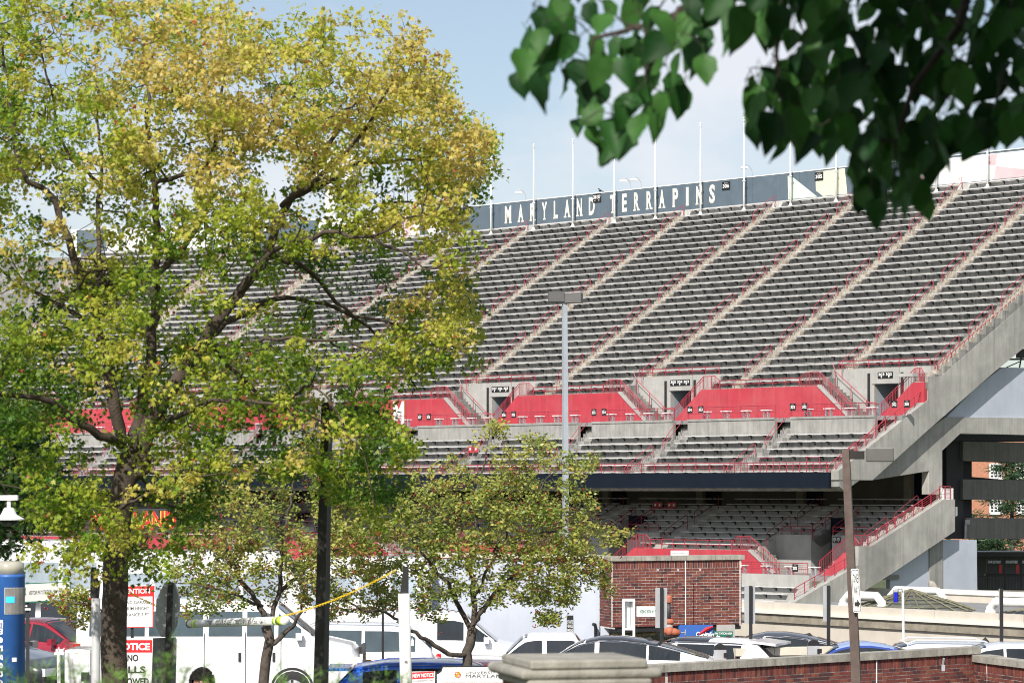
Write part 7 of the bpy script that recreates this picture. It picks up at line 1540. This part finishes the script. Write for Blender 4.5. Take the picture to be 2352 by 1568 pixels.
conifer('dark green cedar seen between the ramp beams by the brick building', 1012, 452, 600, 250, 6.0, 3)
conifer('smaller green cedar at the right edge below the upper cedar', 985, 535, 640, 236, 5.0, 9)
# dark tree mass at the left edge behind the maple
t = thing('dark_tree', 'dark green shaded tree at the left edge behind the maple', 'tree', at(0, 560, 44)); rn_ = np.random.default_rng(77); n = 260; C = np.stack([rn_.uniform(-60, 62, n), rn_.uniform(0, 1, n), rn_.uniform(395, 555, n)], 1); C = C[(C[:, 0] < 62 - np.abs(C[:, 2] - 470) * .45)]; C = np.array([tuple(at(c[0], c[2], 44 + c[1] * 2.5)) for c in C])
sk2 = Skel(); b = at(-40, 600, 45); sk2.limb([(b.x, 45, terr(45)), tuple(b), tuple(at(-30, 500, 45)), tuple(at(-10, 430, 45))], .12, .03, attach=False); sk2.grow(C, .2, random.Random(8)); sk2.mesh('trunk', BARK2, t, .006, .42, .08)
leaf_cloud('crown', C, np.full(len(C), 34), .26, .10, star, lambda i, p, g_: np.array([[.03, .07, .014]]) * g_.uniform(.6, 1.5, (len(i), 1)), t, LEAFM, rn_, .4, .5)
# ---------------------------------------------------------------- the branch hanging into the top right
LF = [leaf_plain('big_leaf_green', (.024, .090, .017), .26, .55), leaf_plain('big_leaf_fresh', (.050, .145, .028), .34, .5), leaf_plain('big_leaf_dark', (.010, .045, .010), .2, .6)]
def bigleaf(seed, m):
    r = random.Random(seed); out_ = [(0, 0), (.22, -.06), (.42, .05), (.50, .27), (.47, .5), (.36, .68), (.2, .83), (.07, .95), (0, 1.08)]; vs = []; fs = []; cup = r.uniform(.10, .9); bend = r.uniform(-.2, .8); tw = r.uniform(-.5, .5); lob = r.uniform(.02, .12); asym = r.uniform(.82, 1.12)
    rows = 9; prof = np.interp(np.linspace(0, 1, rows), [0, .06, .16, .3, .5, .68, .84, .95, 1], [.02, .26, .39, .43, .37, .25, .11, .04, .004])
    for j in range(rows):
        t_ = j / (rows - 1); y = t_ * 1.06 - (.06 if j == 0 else 0)
        for k in (-1, -.5, 0, .5, 1):
            x = prof[j] * k * (1 + (r.uniform(-.08, .08) + lob * math.sin(j * 2.1) if abs(k) == 1 else 0)) * (asym if k > 0 else 1); yy = y - .10 * abs(k) * (1 - t_) * (1 if j < 3 else .3); vs.append((x, yy, cup * abs(x) ** 1.4 - bend * t_ * t_ * .6 + tw * x * t_ + .02 * math.sin(9 * t_ + 4 * k)))
    for j in range(rows - 1):
        for k in range(4): fs.append((j * 5 + k, j * 5 + k + 1, j * 5 + k + 6, j * 5 + k + 5))
    mb = MB(); mb.add(vs, fs); mb.tube([(0, -.45, .12), (0, -.2, .03), (0, .02, 0)], .014, 4); return mb.mesh('leaf', m, smooth=True)
LMS = [bigleaf(k, LF[k % 3]) for k in range(14)]
bt2 = thing('overhanging_tree', 'tree with large dark green leaves hanging into the top right corner, out of focus', 'tree', (4.5, 6.0, terr(6)))
POLYF = [(1285, -60), (1270, 10), (1290, 60), (1235, 60), (1215, 130), (1180, 205), (1235, 235), (1275, 170), (1320, 130), (1290, 200), (1350, 210), (1315, 300), (1385, 360), (1440, 330), (1500, 300), (1540, 250), (1590, 210), (1640, 150), (1690, 110), (1800, 85), (1830, 150), (1740, 190), (1720, 250), (1740, 330), (1830, 345), (1920, 330), (1975, 400), (1985, 500), (2040, 500), (2135, 480), (2110, 420), (2165, 370), (2270, 345), (2330, 300), (2420, 300), (2420, -60)]
rgf = np.random.default_rng(5); rl = random.Random(5); n = 4000; x = rgf.uniform(1170, 2420, n); y = rgf.uniform(-60, 510, n); k = inpoly(x, y, POLYF); x = x[k]; y = y[k]; pts = []
for a_, b_ in zip(x, y):
    dmin = 34 if a_ < 1700 else 27
    if all((a_ - c) ** 2 + (b_ - d) ** 2 > dmin ** 2 for c, d in pts): pts.append((a_, b_))
    if len(pts) >= 292: break
EDGE = [(1215, 95), (1250, 60), (1195, 190), (1235, 215), (1300, 190), (1290, 20), (1345, 210), (1390, 345), (1325, 285), (1440, 320), (1500, 280), (1560, 235), (1620, 160), (1770, 180), (1740, 255), (1735, 310), (1790, 335), (1840, 335), (1905, 310), (1960, 400), (1985, 450), (2010, 490), (2060, 460), (2110, 450), (2130, 475), (2090, 400), (2250, 320), (2300, 290), (2160, 350), (1430, 250), (1390, 160), (1470, 120)]
pts = [(a_, b_ + 4) for a_, b_ in EDGE] + pts[:262]
fsk = Skel(); fp = lambda x, y, Y_: big(x, y, Y_)
fsk.limb([(4.5, 6.0, terr(6) - .1), (4.4, 6.0, 0), (4.2, 6.1, 1.4), (3.6, 6.4, 2.6)], .16, .10, attach=False, jit=.01)
fsk.limb([(3.6, 6.4, 2.5), fp(2600, -300, 6.8), fp(2250, -120, 7.0), fp(2000, -40, 7.1), fp(1800, -20, 7.1), fp(1620, 10, 7.2), fp(1480, 60, 7.2), fp(1360, 90, 7.2)], .045, .006, jit=.006)
fsk.limb([fp(2250, -120, 7.0), fp(2200, 60, 6.9), fp(2100, 200, 6.9), fp(2060, 330, 6.9), fp(2050, 430, 6.9)], .016, .004, jit=.004)
fsk.limb([fp(1800, -20, 7.1), fp(1780, 120, 7.2), fp(1800, 230, 7.2)], .012, .004, jit=.004); fsk.limb([fp(1560, 20, 7.2), fp(1470, 180, 7.1), fp(1430, 270, 7.1)], .01, .003, jit=.004); fsk.limb([fp(2350, -160, 7.0), fp(2320, 60, 7.2), fp(2290, 230, 7.2)], .012, .004, jit=.004)
SUNV = np.array(_ds[:])
def leafrot(axis, nrm):
    a = axis.normalized(); n_ = (nrm - a * nrm.dot(a)).normalized(); s_ = a.cross(n_); return Matrix((s_, a, n_)).transposed().to_4x4()
stems = []
for i, (px, py) in enumerate(pts):
    Yl_ = 7.1 + rl.uniform(-.55, .55); p = fp(px, py, Yl_); s = rl.uniform(.052, .094) * (1.0 if px < 1700 else 1.08)
    ax = Vector((rl.gauss(-.12, .4), rl.gauss(-.1, .35), -1 + rl.gauss(0, .28))); nm = Vector((rl.gauss(-.1, .55), -.75 + rl.gauss(0, .35), .55 + rl.gauss(0, .35)))
    o = bpy.data.objects.new('leaf', LMS[rl.randrange(14)]); col.objects.link(o); o.parent = bt2; m = leafrot(ax, nm) @ Matrix.Scale(s, 4); m.translation = p - ax.normalized() * s * .5 - ORG[bt2.name]; o.matrix_local = m; stems.append(tuple(p - ax.normalized() * s * .9))
fsk.grow(np.array(stems), .05, rl, .05); fsk.mesh('branches', M('dark_twig', (.045, .033, .026), .9, .3, 20.0), bt2, .0014, .4, .012)
# unseen rest of that crown above the frame, packed sunward to shade hanging leaves
mb = MB(); cnt = 0; rs = random.Random(19); simple = [(0, -.05, 0), (-.42, .08, .05), (-.46, .5, .06), (0, 1.05, -.08), (.46, .5, .06), (.42, .08, .05)]
while cnt < 17000:
    p = Vector((rs.uniform(-2.5, 5.0), rs.uniform(-4, 7.6), rs.uniform(.9, 4.2))) if cnt % 2 else Vector((rs.uniform(0, 4.2), rs.uniform(3.2, 6.6), rs.uniform(.8, 3.2)))
    if p.y < 2 and p.z < 1.3: continue
    if p.z < HY * p.y / F + .14: continue
    if p.x < .80 - .335 * (7 - p.y) + rs.gauss(0, .16): continue  # gap left so the sun reaches the left-hand leaves
    cnt += 1; s = rs.uniform(.09, .14); ax = Vector((rs.gauss(0, .5), rs.gauss(0, .5), -1)); nm = Vector((rs.gauss(-.2, .6), -.7 + rs.gauss(0, .4), .6)); m = leafrot(ax, nm) @ Matrix.Scale(s, 4); m.translation = p; mb.add([m @ Vector(v) for v in simple], [(0, 1, 2, 3), (0, 3, 4, 5)])
o = mb.build('shade_crown', LF[0], bt2, True); o['kind'] = 'stuff'
# ---------------------------------------------------------------- feathery evergreen shrub at the bottom edge, out of focus
def shrub(label, tips_, Yc, seed, base_px):
    r = np.random.default_rng(seed); b = at(base_px, 760, Yc); t = thing('evergreen_shrub', label, 'shrub', (b.x, Yc, terr(Yc)), 'evergreen shrubs along the bottom edge'); C = []; mb = MB()
    for x, y, w_ in tips_:
        p1 = big(x, y, Yc); p0 = Vector((b.x * .5 + p1.x * .5 + r.normal(0, .03), Yc + .1, p1.z - .55)); mid = (p0 + p1) / 2 + Vector((r.normal(0, .02), 0, 0)); mb.tube([p0, mid, p1], [.006, .004, .002], 4, cap=False)
        for q in range(26): f_ = q / 25; v = p0 * (1 - f_) + p1 * f_; C.append((v.x + r.normal(0, .014 * w_), v.y + r.normal(0, .03), v.z + r.normal(0, .012)))
    mb.build('stems', BARK2, t); C = np.array(C)
    leaf_cloud('foliage', C, np.full(len(C), 10), .014, .032, [(-.045, 0, 0), (-.03, .6, 0), (0, 1, 0), (.03, .6, 0), (.035, 0, 0)], lambda i, p, g_: np.array([[.14, .28, .045]]) * g_.uniform(.6, 1.5, (len(i), 1)), t, LEAFB, r, -.75, .5)
rr4 = random.Random(4)
shrub('feathery green shrub tips in the lower left corner by the blue tower', [(-5, 1490, 1), (15, 1530, 1), (40, 1545, 1), (75, 1530, 1.2), (100, 1552, 1), (140, 1500, 1.3), (155, 1470, 1.5), (165, 1510, 1.4), (185, 1555, 1)], 8.5, 3, 40)
shrub('feathery green shrub tips in front of the NOTICE sign', [(230, 1560, 1), (260, 1545, 1), (300, 1535, 1.2), (330, 1530, 1.3), (370, 1500, 1.3), (400, 1480, 1.2), (385, 1520, 1.4), (430, 1530, 1), (470, 1535, 1), (350, 1550, 1.5)], 8.5, 4, 150)
shrub('sparse green shrub tips below the blue hatchback', [(640, 1545, .8), (660, 1555, .8), (700, 1535, .7), (730, 1560, .8), (780, 1540, .7), (820, 1555, .8), (860, 1550, .7), (890, 1558, .8), (925, 1548, .7), (940, 1562, .8)], 9.5, 6, 340)
